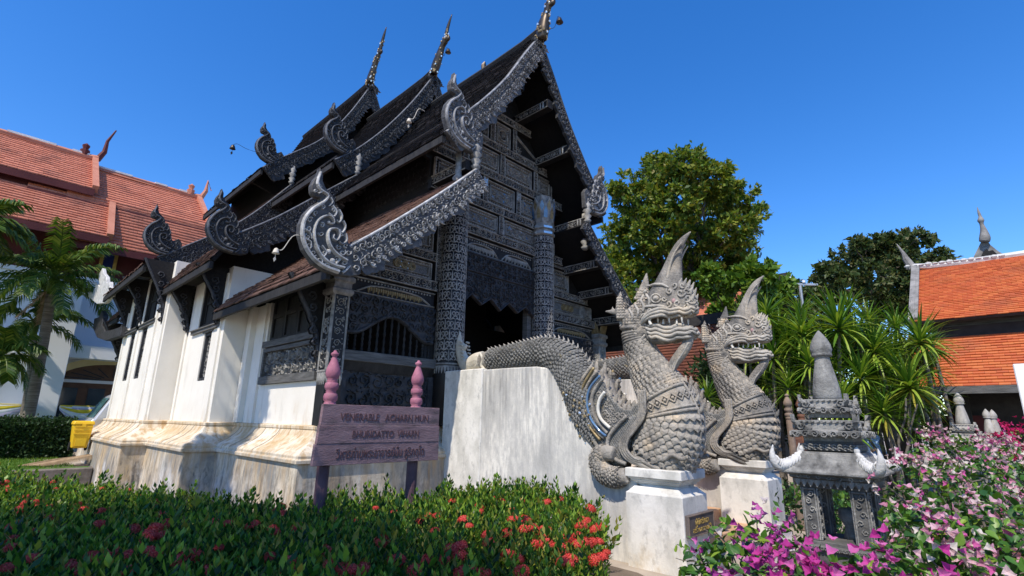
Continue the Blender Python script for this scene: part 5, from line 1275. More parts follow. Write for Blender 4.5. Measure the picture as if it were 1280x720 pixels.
# ------------------------------------------------------------------ stone spirit shrines
def shrine(cx, cy, z0, s_, label, ph='shrine_stone', double=False, mats=None):
    t = thing('stone_shrine', label, 'shrine', (cx, cy, z0), 'carved stone spirit shrines')
    P = lambda x, y, z: V((cx+x*s_, cy+y*s_, z0+z*s_))
    S_ = M_[ph]; D_ = M_['shrine_dark']; W_ = M_['tusk_white']
    def sq(prof, name, mat, bev=.006):
        mb = MB(); mb.lathe([(r*1.4142*s_, z*s_) for r, z in prof], (cx, cy, z0), 4, sq=True); return bevel(mb.build(name, mat, t, fixn=True), bev*s_)
    BD = -.20
    sq([(.36, -.45), (.36, BD), (.40, BD+.01), (.40, BD+.05), (.37, BD+.055), (.37, BD+.10)], 'base', D_)
    mb = MB(); 
    for sd_ in range(4):
        R_ = Matrix.Rotation(sd_*pi/2, 3, 'Z'); mp = lambda u, v_, h_, R_=R_: P(*(R_ @ V((u, -.401-h_, BD+v_)))); rinceau(mb, lambda u, v_, h_: mp(u-.36, v_+.03, h_), .72, .05, .012, r=.022)
    for sx in (-1, 1):
        for sy in (-1, 1):
            x, y = sx*.27, sy*.27; b_ = MB(); b_.hexa([P(x+a*.085, y+c*.085, BD+.101) for a, c in ((-1, -1), (1, -1), (1, 1), (-1, 1))]+[P(x*.95+a*.075, y*.95+c*.075, .50) for a, c in ((-1, -1), (1, -1), (1, 1), (-1, 1))]); p = bevel(b_.build('pillar', D_, t), .006*s_)
            c_ = MB()
            for sd_ in range(4):
                R_ = Matrix.Rotation(sd_*pi/2, 3, 'Z')
                def mp(u, v_, h_, R_=R_, x=x, y=y): q_ = R_ @ V((u, -.082-h_, 0)); return P(x*.975+q_.x, y*.975+q_.y, .1+BD+v_)
                for q_ in (-.068, .068): c_.ribbon([(q_, .01), (q_*.95, .58)], .011, mp, .012)
                for k in range(6): c_.ribbon(spiral((.018 if k % 2 else -.018), .06+.095*k, .038, k*2, 1.2*(1 if k % 2 else -1), 8), .010, mp, .014); 
                c_.ribbon([(-.07, .585), (.07, .585)], .014, mp, .02)
            c_.build('pillar_carving', S_, p)
    # the cusped cornice under the eave
    sq([(.36, .50), (.36, .54), (.40, .56), (.40, .60), (.44, .62), (.44, .66)], 'cornice', D_)
    for sd_ in range(4):
        R_ = Matrix.Rotation(sd_*pi/2, 3, 'Z'); mp = lambda u, v_, h_, R_=R_: P(*(R_ @ V((u, -.402-h_, v_))))
        for k in range(11): mb.ribbon([(-.36+.072*k, .60), (-.36+.072*k, .57), (-.36+.072*k, .515)], [.038, .036, .006], mp, .02)
        for k in range(7): mb.ribbon(spiral(-.33+.11*k, .635, .03, k, 1.1, 7), .009, lambda u, v_, h_: mp(u, v_, h_+.04), .012)
    sq([(.46, .655), (.52, .672), (.52, .70), (.45, .755), (.38, .83), (.35, .90), (.335, .905), (.335, .925)], 'roof', S_)
    # upturned white corner horns
    for sx in (-1, 1):
        for sy in (-1, 1):
            h = MB(); d = V((sx, sy, 0)); 
            pts = [P(*(d*.30+V((0, 0, .93)))), P(*(d*.36+V((0, 0, .83)))), P(*(d*.44+V((0, 0, .765)))), P(*(d*.515+V((0, 0, .745)))), P(*(d*.56+V((0, 0, .80)))), P(*(d*.57+V((0, 0, .90)))), P(*(d*.555+V((0, 0, 1.0))))]
            q_ = smoothpath([tuple(p) for p in pts], 18); rr = smoothpath([(.03,), (.05,), (.062,), (.065,), (.05,), (.032,), (.004,)], 18); h.tube(q_, [max(.003, r[0])*s_ for r in rr], 8)
            for k in range(3, 12): c = V(q_[k]); h.ell(c+V((-sx*.012*s_, -sy*.012*s_, .055*s_)), (.03*s_, .03*s_, .034*s_), 6, 4); h.tube([c+V((sx*.03*s_, -sy*.05*s_, -.02*s_)), c+V((sx*.01*s_, -sy*.062*s_, .03*s_)), c+V((-sx*.02*s_, -sy*.03*s_, .07*s_))], .011*s_, 5); h.tube([c+V((-sx*.05*s_, sy*.03*s_, -.02*s_)), c+V((-sx*.062*s_, sy*.01*s_, .03*s_)), c+V((-sx*.03*s_, -sy*.02*s_, .07*s_))], .011*s_, 5)
            h.ell(P(*(d*.30+V((0, 0, .95)))), (.035*s_, .035*s_, .05*s_), 8, 5); h.build('roof_horn', W_, t, smooth=True)
    sq([(.24, .925), (.24, .94), (.30, .945), (.30, 1.02), (.27, 1.025), (.27, 1.06)], 'neck', D_)
    for sd_ in range(4):
        R_ = Matrix.Rotation(sd_*pi/2, 3, 'Z'); mp = lambda u, v_, h_, R_=R_: P(*(R_ @ V((u, -.302-h_, v_))))
        for r_ in (.965, 1.0):
            for k in range(9): mb.ribbon([(-.26+.065*k+.026*cos(a*pi/4), r_+.015*sin(a*pi/4)) for a in range(7)], .008, mp, .014)
    def tier(z, w_, h, lobes):
        sq([(w_*.72, z-.06), (w_*.74, z), (w_, z+.012), (w_*1.02, z+h*.34), (w_*.80, z+h*.42), (w_*.78, z+h*.78), (w_*.80, z+h*.8), (w_*.80, z+h)], 'tier', S_)
        for sd_ in range(4):
            R_ = Matrix.Rotation(sd_*pi/2, 3, 'Z'); mp = lambda u, v_, h_, R_=R_: P(*(R_ @ V((u, -w_*1.02-h_, z+v_)))); mi_ = lambda u, v_, h_, R_=R_: P(*(R_ @ V((u, -w_*.80-h_, z+v_))))
            for k in range(lobes):
                x = -w_+2*w_*(k+.5)/lobes; mb.ribbon(spiral(x, h*.16, w_/lobes*.85, k, 1.3*(1 if k % 2 else -1), 9), .012, mp, .03)
            for s2 in (-1, 1):
                mb.ribbon([(s2*w_*.4, h*.42), (s2*w_*.7, h*.55), (s2*w_*.95, h*.95), (s2*w_*1.02, h*1.35)], [.03, .034, .03, .004], lambda u, v_, h_: mi_(u, v_, h_+.02), .04)
                mb.ribbon(spiral(s2*w_*.72, h*.62, .05, 1, 1.2*s2, 9), .014, lambda u, v_, h_: mi_(u, v_, h_+.05), .03)
            for k in range(int(w_*26)): 
                x = -w_*.72+1.44*w_*k/max(1, int(w_*26)-1); mb.ribbon([(x-.015, h*.86), (x+.015, h*.94)], .014, mi_, .02)
    tier(1.11, .37, .20, 7); tier(1.40, .275, .17, 5)
    mb.build('shrine_carving', S_, t)['kind'] = 'stuff'
    offs = ((0, 0, 1),) if not double else ((-.06, 0, .8), (.08, .05, .78))
    for ox, oy, k in offs:
        mb = MB(); prof = [(.15, 0), (.165, .03), (.16, .12), (.135, .30), (.105, .46), (.09, .56), (.085, .60), (.115, .605), (.125, .625), (.115, .645), (.118, .66), (.13, .70), (.12, .77), (.09, .85), (.05, .92), (.008, .98)]
        mb.lathe([(r*s_*k, z*s_*k*.93) for r, z in prof], P(ox, oy, 1.57), 18); mb.build('spire', M_['shrine_stone' if ph == 'shrine_stone' else 'horn_stone'], t, smooth=True)
    # the small seated stone inside
    mb = MB(); mb.lathe([(.10*s_, 0), (.08*s_, .08*s_), (.07*s_, .14*s_), (.13*s_, .24*s_), (.12*s_, .34*s_), (.02*s_, .36*s_)], P(.05, .1, .10+BD), 12); mb.build('inner_stone', M_['shrine_stone'], t, smooth=True)
    return t
SH_Y = 6.45
a = onY(982, 588, 6.05); c = onY(1092, 597, 6.05); sc = (c.x-a.x)/.98
tip = onY(1019, 413, SH_Y); zmin = a.z-.70*sc
SHS = (tip.z-(zmin))/2.49
cxs = (a.x+c.x)/2
shrine(cxs, SH_Y, tip.z-2.49*sc*1.0 if False else a.z-.69*((tip.z-a.z)/1.80), (tip.z-a.z)/1.80, 'large grey stone spirit shrine with white horned eaves among the pink flowers')
for px, pt, Y, dbl, lab in ((1196, 490, 12.5, False, 'small grey stone shrine with a single spire before the dark hall wall'), (1233, 503, 13.4, True, 'smaller shrine with twin spires beside the hot pink flowers')):
    tp = onY(px, pt, Y); shrine(tp.x, Y, tp.z-2.49*.62, .62, lab, 'horn_stone', dbl)

# ------------------------------------------------------------------ wind bells on curved wires
def bell(anchor, tip, c, label, leaf, mat='pale_wire', r=.05):
    t = thing('wind_bell', label, 'wind bell', c, 'wind bells on the roof')
    mb = MB(); m = [lerp(anchor[i], tip[i], .5) for i in range(3)]; m[2] = min(anchor[2], tip[2])-.0
    mb.tube(smoothpath([tuple(anchor), (lerp(anchor[0], tip[0], .6), lerp(anchor[1], tip[1], .6), anchor[2]-.02), tuple(tip), tuple(c)], 14), .0055, 5); mb.build('wire', M_[mat], t)
    mb = MB(); mb.lathe([(r*.15, 0), (r*.5, -r*.2), (r*.75, -r*.8), (r*.85, -r*1.3), (r*1.1, -r*1.7)], c, 10); mb.build('bell_body', M_['pale_wire' if mat == 'pale_wire' else 'bronze'], t, smooth=True)
    if leaf:
        mb = MB(); x, y, z = c; mb.tube([(x, y, z-r*1.6), (x, y, z-r*2.6)], .004, 4); mb.prism([(x, y, z-r*2.6), (x, y-r*.5, z-r*3.4), (x, y-r*.2, z-r*4.3), (x, y+r*.3, z-r*3.5)], (.008, 0, 0)); mb.build('clapper_leaf', M_['pale_wire' if mat == 'pale_wire' else 'bronze'], t)
for an, tp, cc, X, lab, leaf, m in (((384, 297), (353, 312), (345.5, 310), -6.35, 'pale wind bell hanging at the front lower roof hook', True, 'pale_wire'),
        ((531, 139), (517, 148), (511.5, 148), -6.35, 'pale wind bell hanging at the front upper roof hook', True, 'pale_wire'),
        ((327, 192), (297, 180), (291.5, 181), -13.75, 'dark wind bell hanging against the sky at the main roof hook', True, 'bronze')):
    bell(onX(*an, X), onX(*tp, X), onX(*cc, X), lab, leaf, m, .042 if X > -10 else .07)
for an, tp, cc, lab in (((688, 36), (697, 21), (699.5, 22), 'dark wind bell by the front ridge finial'), ((553, 70), (558, 60), (560.5, 61), 'dark wind bell by the middle ridge finial')):
    Y = YC; bell(onY(*an, Y), onY(*tp, Y), onY(*cc, Y), lab, False, 'bronze', .075)
# ------------------------------------------------------------------ right: orange-roofed hall
def plain_tiles(name, p_eave_a, p_eave_b, p_ridge_b, p_ridge_a, tw, course, mat, parent, th=.03, lift=.04, jit=.006, curve=.0):
    """tile courses on a sloping quad (eave a->b, ridge a->b)"""
    ea, eb, rb_, ra = map(V, (p_eave_a, p_eave_b, p_ridge_b, p_ridge_a)); L_ = (ra-ea).length; n = int(L_/course); m = int((eb-ea).length/tw)
    nrm = (eb-ea).cross(ra-ea).normalized()
    if nrm.z < 0: nrm = -nrm
    rng = np.random.RandomState(5); vs = []; fs = []
    for i in range(n):
        v0, v1 = i/n, (i+1.18)/n
        for k in range(m+1):
            o_ = .5*(i % 2); u0 = min(1, max(0, (k-o_)/m)); u1 = min(1, max(0, (k+1-o_-.015)/m))
            if u1-u0 < .2/m: continue
            j = rng.uniform(-jit, jit); dv = rng.uniform(-.08, .08)/n
            def pt(u, v_, h_): a = ea.lerp(eb, u); c = ra.lerp(rb_, u); q = a.lerp(c, min(1, v_)); return q-V((0, 0, curve*4*v_*(1-v_)*1.0))+nrm*h_
            b0 = len(vs); vs += [pt(u0, v0+dv, lift+j), pt(u1, v0+dv, lift+j), pt(u1, v1, .005), pt(u0, v1, .005), pt(u0, v0+dv, lift+j-th), pt(u1, v0+dv, lift+j-th)]
            fs += [(b0, b0+1, b0+2, b0+3), (b0+4, b0+5, b0+1, b0)]
    return np_mesh(name, np.array([tuple(v_) for v_ in vs], float), np.array(fs), M_[mat], parent, kind='stuff')
def quad_slab(name, q, th, mat, parent):
    q = [V(p) for p in q]; nrm = (q[1]-q[0]).cross(q[3]-q[0]).normalized(); nrm = -nrm if nrm.z > 0 else nrm
    mb = MB(); mb.hexa(q+[p+nrm*th for p in q]); return mb.build(name, M_[mat], parent, fixn=True)
RH = thing('orange_roof_hall', 'low dark hall under a two-step bright orange tiled roof, right', 'hall', (6, 18.5, 0))
YE, YM, YR = 15.0, 16.6, 19.2
e0 = onY(1178, 484, YE); e1 = onY(1262, 483.5, YE); ze = e0.z; xe0 = e0.x-.6
m0 = onY(1160, 414, YM-.3); zm = onY(1200, 412, YM-.3).z
u0 = onY(1145, 402.5, YM-.55); zu = u0.z; r0 = onY(1141, 338, YR); zr = (r0.z+onY(1280, 321, YR).z)/2
X1 = 14
quad_slab('lower_roof', [(xe0, YE, ze), (X1, YE, ze), (X1, YM, zm), (xe0, YM, zm)], .06, 'dark_timber', RH)
plain_tiles('lower_tiles', (xe0, YE, ze), (X1, YE, ze), (X1, YM, zm+.0), (xe0, YM, zm+.0), .19, .098, 'roof_orange', RH)
xu = u0.x-.02
quad_slab('upper_roof', [(xu, YM-.55, zu), (X1, YM-.55, zu), (X1, YR, zr), (xu, YR, zr)], .06, 'dark_timber', RH)
plain_tiles('upper_tiles', (xu, YM-.55, zu), (X1, YM-.55, zu), (X1, YR, zr), (xu, YR, zr), .19, .105, 'roof_orange', RH)
quad_slab('upper_roof', [(xu, 2*YR-YM+.55, zu), (X1, 2*YR-YM+.55, zu), (X1, YR, zr), (xu, YR, zr)], .06, 'dark_timber', RH)
mb = MB(); mb.box((xu+.3, YM-.05, zm-.2), (X1, YM+.05, zu+.25)); mb.build('fascia', M_['dark_timber'], RH)
mb = MB(); mb.box((xu-.1, YM-.13, zm+.02), (X1, YM-.06, zm+.26)); mb.build('fascia', M_['grey_wood'], RH)
mb = MB(); mb.bar((xe0-.02, YE-.02, ze-.07), (X1, YE-.02, ze-.07), .05, .16); mb.build('eave_board', M_['grey_wood'], RH)
mb = MB(); mb.tube([(xu-.25, YR, zr+.18), (xu+.3, YR, zr+.09), (xu+1, YR, zr+.05), (X1, YR, zr+.04)], .09, 8); mb.build('ridge_cap', M_['weather_white'], RH)
mb = MB(); rr = random.Random(9)
for k in range(14): mb.ell((xu+k*.16-.2, YR-.05, zr+.17-.008*k), (.1, .08, rr.uniform(.03, .08)), 6, 4)
mb.bar((xu+2.9+4, YR, zr+.2), (xu+3.6+4, YR, zr+.2), .2, .16); mb.build('ridge_plaster', M_['white_stone'], RH)
mb = MB(); mb.bar((xu-.06, YM-.58, zu-.02), (xu-.06, YR, zr+.08), .12, .22); mb.bar((xu+.02, YM-.53, zu+.09), (xu+.02, YR-.1, zr+.1), .10, .06); mb.build('verge', M_['ridge_grey'], RH)
mb = MB()
for k in range(9): 
    p = V((xu-.07, YM-.55, zu)).lerp(V((xu-.07, YR, zr)), (k+.5)/9); mb.ell(p+V((0, 0, .05)), (.06, .12, .12), 7, 5)
mb.tube([(xu-.1, YR, zr+.1), (xu-.22, YR-.02, zr+.42), (xu-.26, YR, zr+.62), (xu-.38, YR, zr+.95)], [.12, .09, .05, .012], 8); mb.build('verge_ornament', M_['ridge_grey'], RH)
mb = MB(); mb.box((xe0+.5, YM-.2, 0), (X1, YM-.0, zm+.1)); mb.build('wall', M_['dark_timber'], RH)
mb = MB(); mb.box((xe0+.5, YM-.0, 0), (xe0+.75, 22, zu)); mb.build('wall', M_['dark_timber'], RH)
for k in range(5):
    mb = MB(); mb.box((xe0+.75+k*2.4, YM-.6, 0), (xe0+.95+k*2.4, YM-.4, ze)); mb.build('column', M_['dark_timber'], RH)
p = onY(1215, 530, YM-.3); mb = MB(); mb.box((p.x-.55, YM-.26, 0), (p.x+.25, YM-.202, 1.9)); mb.build('door', M_['maroon'], RH)
# dark spire roof beyond it
SP = thing('spired_pavilion', 'grey gabled pavilion roof with a tall finial behind the orange roof', 'pavilion', onY(1236, 332, 26).xy.to_3d())
Yp = 26; ap = onY(1228, 300, Yp); l = onY(1205, 345, Yp); r = onY(1272, 345, Yp)
mb = MB(); mb.prism([onY(x, y, Yp) for x, y in ((1228, 299), (1233, 299), (1238, 306), (1248, 314), (1262, 322), (1285, 334), (1285, 350), (1208, 350), (1212, 334), (1217, 321), (1223, 309))], (0, 4, 0)); mb.build('roof', M_['ridge_grey'], SP, fixn=True)
mb = MB(); mb.prism([onY(x, y, Yp-.01) for x, y in ((1224, 326), (1229, 315), (1233, 311), (1236, 314), (1241, 313), (1250, 321), (1258, 330), (1224, 335))], (0, -.04, 0)); mb.build('gable', M_['dark_wood'], SP, fixn=True)
mb = MB(); F = [(1230.5, 302, 7.5), (1231, 297, 8), (1229.5, 288, 5), (1227, 280, 3), (1226, 275.5, 5), (1225.3, 271, 2.5), (1223.5, 266, 2), (1221.5, 259, .4)]
P_ = [onY(x, y, Yp-.1) for x, y, _ in F]; mb.tube(smoothpath([tuple(p) for p in P_], 24), [max(.01, r_[0]*.021) for r_ in smoothpath([(f[2],) for f in F], 24)], 8); mb.build('finial', M_['ridge_grey'], SP, smooth=True)
mb = MB(); mb.box((ap.x-1, Yp+.5, 0), (ap.x+1.5, Yp+3.5, ap.z-2)); mb.build('wall', M_['dark_timber'], SP)
# low red-roofed pavilions seen between the nagas
def low_pav(label, Y, x0, x1, z0, z1, dy, mat, name='red_roof_pavilion'):
    t = thing(name, label, 'pavilion', ((x0+x1)/2, Y+dy, 0), 'red roofs behind the nagas')
    quad_slab('roof', [(x0, Y, z0), (x1, Y, z0), (x1, Y+dy, z1), (x0, Y+dy, z1)], .06, 'dark_timber', t)
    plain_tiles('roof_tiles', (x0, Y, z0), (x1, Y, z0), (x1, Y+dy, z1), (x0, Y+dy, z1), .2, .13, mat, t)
    quad_slab('roof', [(x0, Y+2*dy, z0), (x1, Y+2*dy, z0), (x1, Y+dy, z1), (x0, Y+dy, z1)], .06, 'dark_timber', t)
    mb = MB(); mb.bar((x0-.05, Y+dy, z1+.10), (x1+.05, Y+dy, z1+.10), .3, .34); mb.build('ridge_cap', M_['dark_timber'], t)
    mb = MB(); mb.box((x0+.4, Y+.5, 0), (x1-.4, Y+2*dy-.5, z0)); mb.build('wall', M_['dark_timber'], t)
q0 = onY(800, 470, 14.5); q1 = onY(893, 484, 14.5); q2 = onY(850, 408, 16.2)
low_pav('low red tiled roof seen between the two naga heads, shade put into its tile colour', 14.5, q0.x-2, q1.x+.35, q1.z, q2.z, 1.7, 'roof_red_shaded')
q0 = onY(862, 398, 21); q1 = onY(905, 396, 21); q2 = onY(880, 366, 23)
low_pav('pale red roof glimpsed through the branches behind the nagas', 21, q0.x-3, q1.x+2, q1.z, q2.z, 2.0, 'roof_red')

# ------------------------------------------------------------------ left: big white hall with stepped red roofs
LH = thing('white_hall', 'large white hall with tiered terracotta roofs, maroon eaves and arched doors', 'hall', (-30, 0, 0))
XH = -27.0
hx = lambda px, py, X=XH: onX(px, py, X)
# wall planes: lower white wall, maroon band above, roofs stepping back
zb = 1.15
yA, yZ = -22, 7.8
zmar = hx(135, 352).z; zlr = hx(137, 297, XH+1.6).z
mb = MB(); mb.box((XH-.4, yA, 0), (XH, yZ, zmar)); mb.build('wall', M_['hall_white'], LH)
mb = MB(); mb.box((XH-.38, yA, zmar+.002), (XH-.05, yZ-.1, hx(245, 284, XH+.3).z-.15)); mb.build('wall', M_['maroon'], LH)
mb = MB(); mb.box((XH-14, yZ-.4, 0), (XH-.41, yZ-.02, zmar+4)); mb.build('wall', M_['hall_white'], LH)
mb = MB(); mb.box((XH-.02, yA, zmar-.14), (XH+.12, yZ, zmar+.02)); mb.build('cornice', M_['hall_white'], LH)
def hroof(xe, ze_, xr, zr_, y0, y1, course=.29):
    quad_slab('roof', [(xe, y0, ze_), (xe, y1, ze_), (xr, y1, zr_), (xr, y0, zr_)], .12, 'maroon', LH)
    plain_tiles('roof_tiles', (xe, y0, ze_), (xe, y1, ze_), (xr, y1, zr_), (xr, y0, zr_), .30, course, 'roof_red', LH, .05, .06, .008)
    mb = MB(); mb.box((xe-.02, y0, ze_-.30), (xe+.06, y1+.02, ze_-.02)); mb.build('eave_board', M_['maroon'], LH)
    d = V((xr-xe, 0, zr_-ze_)); 
    mb = MB(); mb.bar((xe-.02, y1+.02, ze_+.03), (xr, y1+.02, zr_+.06), .34, .22, up=(0, 1, 0)); mb.build('verge', M_['ridge_red'], LH)
# pixel anchors: upper-front section ends at px 118, rear section runs on to px 256
U1 = hx(118, 237, XH+.3); R1_ = hx(114, 202, XH-3.2)
hroof(XH+.3, U1.z, XH-3.2, hx(110, 199, XH-3.2).z, yA, U1.y)
U2 = hx(245, 284, XH+.3); hroof(XH+.25, hx(100, 243, XH+.25).z-.12 if False else U2.z, XH-3.4, hx(190, 233, XH-3.4).z, U1.y-2, hx(257, 262, XH-1.5).y)
L1_ = hx(136, 297, XH+1.7); hroof(XH+1.7, L1_.z, XH+.1, hx(112, 251, XH+.1).z, yA, L1_.y, .17)
L2_ = hx(176, 316, XH+1.4); hroof(XH+1.4, L2_.z, XH-.0, hx(150, 262, XH-.0).z+.35, L1_.y-1.5, yZ+.3, .17)
for (xr, zr_, y0, y1) in ((XH-3.2, hx(110, 199, XH-3.2).z, yA, U1.y), (XH-3.4, hx(190, 233, XH-3.4).z, U1.y-2, hx(257, 262, XH-1.5).y)):
    mb = MB(); mb.tube([(xr, y0, zr_+.08), (xr, y1-.4, zr_+.08), (xr, y1+.15, zr_+.16)], .16, 7); mb.build('ridge_cap', M_['ridge_red'], LH)
    mb = MB(); rr = random.Random(3); y = y0
    while y < y1-.6:
        l = rr.uniform(.2, .7)
        if rr.random() < .5: mb.box((xr-.12, y, zr_+.17), (xr+.12, min(y1, y+l), zr_+.26))
        y += l
    mb.build('ridge_mortar', M_['weather_white'], LH)['kind'] = 'stuff'
    mb = MB(); mb.tube([(xr, y1+.1, zr_+.1), (xr, y1+.3, zr_+.6), (xr, y1+.32, zr_+1.2), (xr, y1+.55, zr_+1.9 if y1 < 4 else zr_+.7)], [.14, .11, .07, .03], 7); mb.lathe([(.16, 0), (.2, .25), (.1, .3), (.16, .5), (.02, .62)], (xr, y1-.4, zr_+.15), 7); mb.build('ridge_finial', M_['ridge_red' if y1 > 4 else 'maroon'], LH)
mb = MB(); mb.box((XH-.36, yA, zmar+2), (XH-.06, U1.y-.3, U1.z-.1)); mb.build('wall', M_['maroon'], LH)
# gable end wall of the rear part
mb = MB(); y = hx(257, 262, XH-1.5).y-.5; mb.prism([(XH+.2, y, L2_.z), (XH+.2, y, U2.z), (XH-3.4, y, hx(190, 233, XH-3.4).z-.1), (XH-7, y, U2.z), (XH-7, y, L2_.z)], (0, .2, 0)); mb.build('gable', M_['maroon'], LH, fixn=True)
# big leaning-in-perspective white piers, balcony slab, arches with yellow surrounds
yP0, yP1 = hx(52, 440, XH+1.1).y, hx(88, 440, XH+1.1).y
ztop = hx(100, 352, XH+1.1).z
def pier(y0, y1): mb = MB(); mb.box((XH, y0, .3), (XH+1.1, y1, ztop)); bevel(mb.build('pier', M_['hall_white'], LH), .02)
for dy in (0, -5.3, -10.6): pier(yP0+dy, yP1+dy)
pier(hx(150, 440, XH+1.1).y+.9, hx(150, 440, XH+1.1).y+2.2)
zs0, zs1 = hx(110, 448, XH+.9).z, hx(110, 432, XH+.9).z
mb = MB(); mb.box((XH+.001, yA, zs0), (XH+.9, yZ, zs1)); mb.build('balcony_slab', M_['hall_white'], LH)
mb = MB(); mb.box((XH+.001, yA, .2), (XH+1.0, yZ, zb-.25)); mb.build('base_wall', M_['hall_white'], LH)
def arch_door(yc_, w_, zt_, label=None):
    z0 = zb-.2; r_ = w_/2
    mb = MB(); n_ = 16; o_ = .28      # surround
    ry = .74; prof = [(yc_+(r_+o_)*cos(pi*k/n_), zt_+(ry+o_)*sin(pi*k/n_)) for k in range(n_+1)]; inner = [(yc_+r_*cos(pi*k/n_), zt_+ry*sin(pi*k/n_)) for k in range(n_+1)]
    A_ = [(yc_+r_+o_, z0)]+prof+[(yc_-r_-o_, z0)]; B_ = [(yc_+r_, z0)]+inner+[(yc_-r_, z0)]
    for k in range(len(A_)-1):
        q = [A_[k], A_[k+1], B_[k+1], B_[k]]; mb.hexa([(XH+.005, y, z) for y, z in q]+[(XH+.14, y, z) for y, z in q])
    for s_ in (-1, 1): mb.box((XH+.002, yc_+s_*(r_-.0), zt_-.12), (XH+.20, yc_+s_*(r_+o_+.08), zt_+.06))
    d = mb.build('arch_surround', M_['hall_yellow'], LH, fixn=True)
    mb = MB(); mb.prism([(XH+.004, y, z) for y, z in B_], (.03, 0, 0)); mb.build('door_back', M_['door_brown'], d, fixn=True)
    mb = MB(); mb.box((XH+.035, yc_-r_, zt_-.05), (XH+.11, yc_+r_, zt_+.07)); mb.build('transom', M_['hall_white'], d)
    for k in range(4):
        y = yc_-r_+w_*(k+.5)/4; mb = MB(); ww = w_/4*.5; mb.box((XH+.036, y-ww/1.0*.62, z0+.5), (XH+.06, y+ww*.62, zt_-.25)); mb.build('pane', M_['dark_glass'], d)
    mb = MB()
    for k in range(9):
        a = pi*(k+.5)/9; mb.bar((XH+.05, yc_+r_*.25*cos(a), zt_+.08+.14*sin(a)), (XH+.05, yc_+r_*.9*cos(a), zt_+.07+.52*sin(a)), .03, .05, up=(1, 0, 0))
    mb.build('fanlight', M_['dark_glass'], d)
zt_ = hx(120, 478).z; yd = hx(137, 490).y
arch_door(yd, 3.5, zt_); arch_door(yd-5.3, 3.0, zt_); arch_door(yd-10.6, 3.0, zt_)
# gold-trimmed blue window in the maroon band
wc = [hx(124, 312), hx(150, 314), hx(142, 345), hx(117, 340)]
y0, y1 = (wc[0].y+wc[3].y)/2+.1, (wc[1].y+wc[2].y)/2; z0, z1 = wc[3].z, wc[0].z
mb = MB()
for a, c in (((y0, z0), (y1, z0+.12)), ((y0, z1-.12), (y1, z1)), ((y0, z0+.12), (y0+.12, z1-.12)), ((y1-.12, z0+.12), (y1, z1-.12))): mb.box((XH-.06, a[0], a[1]), (XH+.02, c[0], c[1]))
wf = mb.build('window', M_['gold_trim'], LH); mb = MB(); mb.box((XH-.055, y0+.12, z0+.12), (XH-.02, y1-.12, z1-.12)); mb.build('pane', M_['window_blue'], wf)
# railing with bunting
RL = hx(20, 509, XH+1.35)
def railing(ya, yb, idx):
    t = thing('railing', ('dark baluster railing left of the wide white pier', 'dark baluster railing in front of the arched door')[idx], 'railing', (XH+1.35, (ya+yb)/2, zb-.3))
    mb = MB(); mb.box((XH+1.30, ya, zb+.62), (XH+1.40, yb, zb+.72)); mb.build('rail', M_['hall_white'], t); mb = MB(); mb.box((XH+1.2, ya, zb-.35), (XH+1.5, yb, zb-.2)); mb.build('rail', M_['hall_white'], t)
    n_ = int((yb-ya)/.22); bal = MB(); bal.lathe([(.05, 0), (.08, .2), (.04, .5), (.06, .82)], (0, 0, 0), 6); me = mesh_only(bal, 'baluster', M_['dark_timber'])
    for k in range(n_): inst(me, 'baluster', (XH+1.35, ya+(k+.5)*.22, zb-.2), parent=t)
def bunting(ya, yb, idx):
    t = thing('bunting', ('yellow, white and purple bunting on the far left railing', 'yellow and purple bunting under the arched door')[idx], 'bunting', (XH+1.42, (ya+yb)/2, zb))
    n_ = max(1, int((yb-ya)/1.9)); w_ = (yb-ya)/n_
    for k in range(n_):
        for nm, m, d0, d1, o_ in (('yellow_cloth', 'drape_yellow', 0, .30, .03), ('white_cloth', 'drape_white', .10, .52, .02), ('purple_cloth', 'drape_purple', .3, .72, .01)):
            rows = []
            for j in range(5):
                rows.append([V((XH+1.42+o_+.03*sin(j*2.2+i*.3), ya+k*w_+w_*i/12, zb+.74-lerp(d0*.35, d1, j/4)*(1.0*sin(pi*i/12)*.75+.25)*1.0)) for i in range(13)])
            mb = MB(); mb.grid(rows); o = mb.build(nm, M_[m], t, smooth=True); so_ = o.modifiers.new('s', 'SOLIDIFY'); so_.thickness = .012
ra = hx(-90, 520, XH+1.35).y; rb_ = hx(33, 520, XH+1.35).y; rc = hx(72, 520, XH+1.35).y; rd = hx(140, 520, XH+1.35).y
railing(ra, rb_, 0); railing(rc, rd, 1); bunting(ra, rb_, 0); bunting(rc, rd, 1)
# lamp on the maroon wall
p = hx(164, 318, XH); lp = thing('wall_lamp', 'small white bracket lamp under the red eaves of the hall', 'lamp', p); mb = MB(); mb.tube([p, p+V((.3, 0, .1)), p+V((.4, 0, .1))], .03, 5); mb.build('bracket', M_['metal_grey'], lp); mb = MB(); mb.lathe([(.02, .12), (.12, .04), (.14, -.1), (.1, -.16), (.02, -.17)], p+V((.42, 0, 0)), 10); mb.build('lamp_shade', M_['lamp_white'], lp, smooth=True)

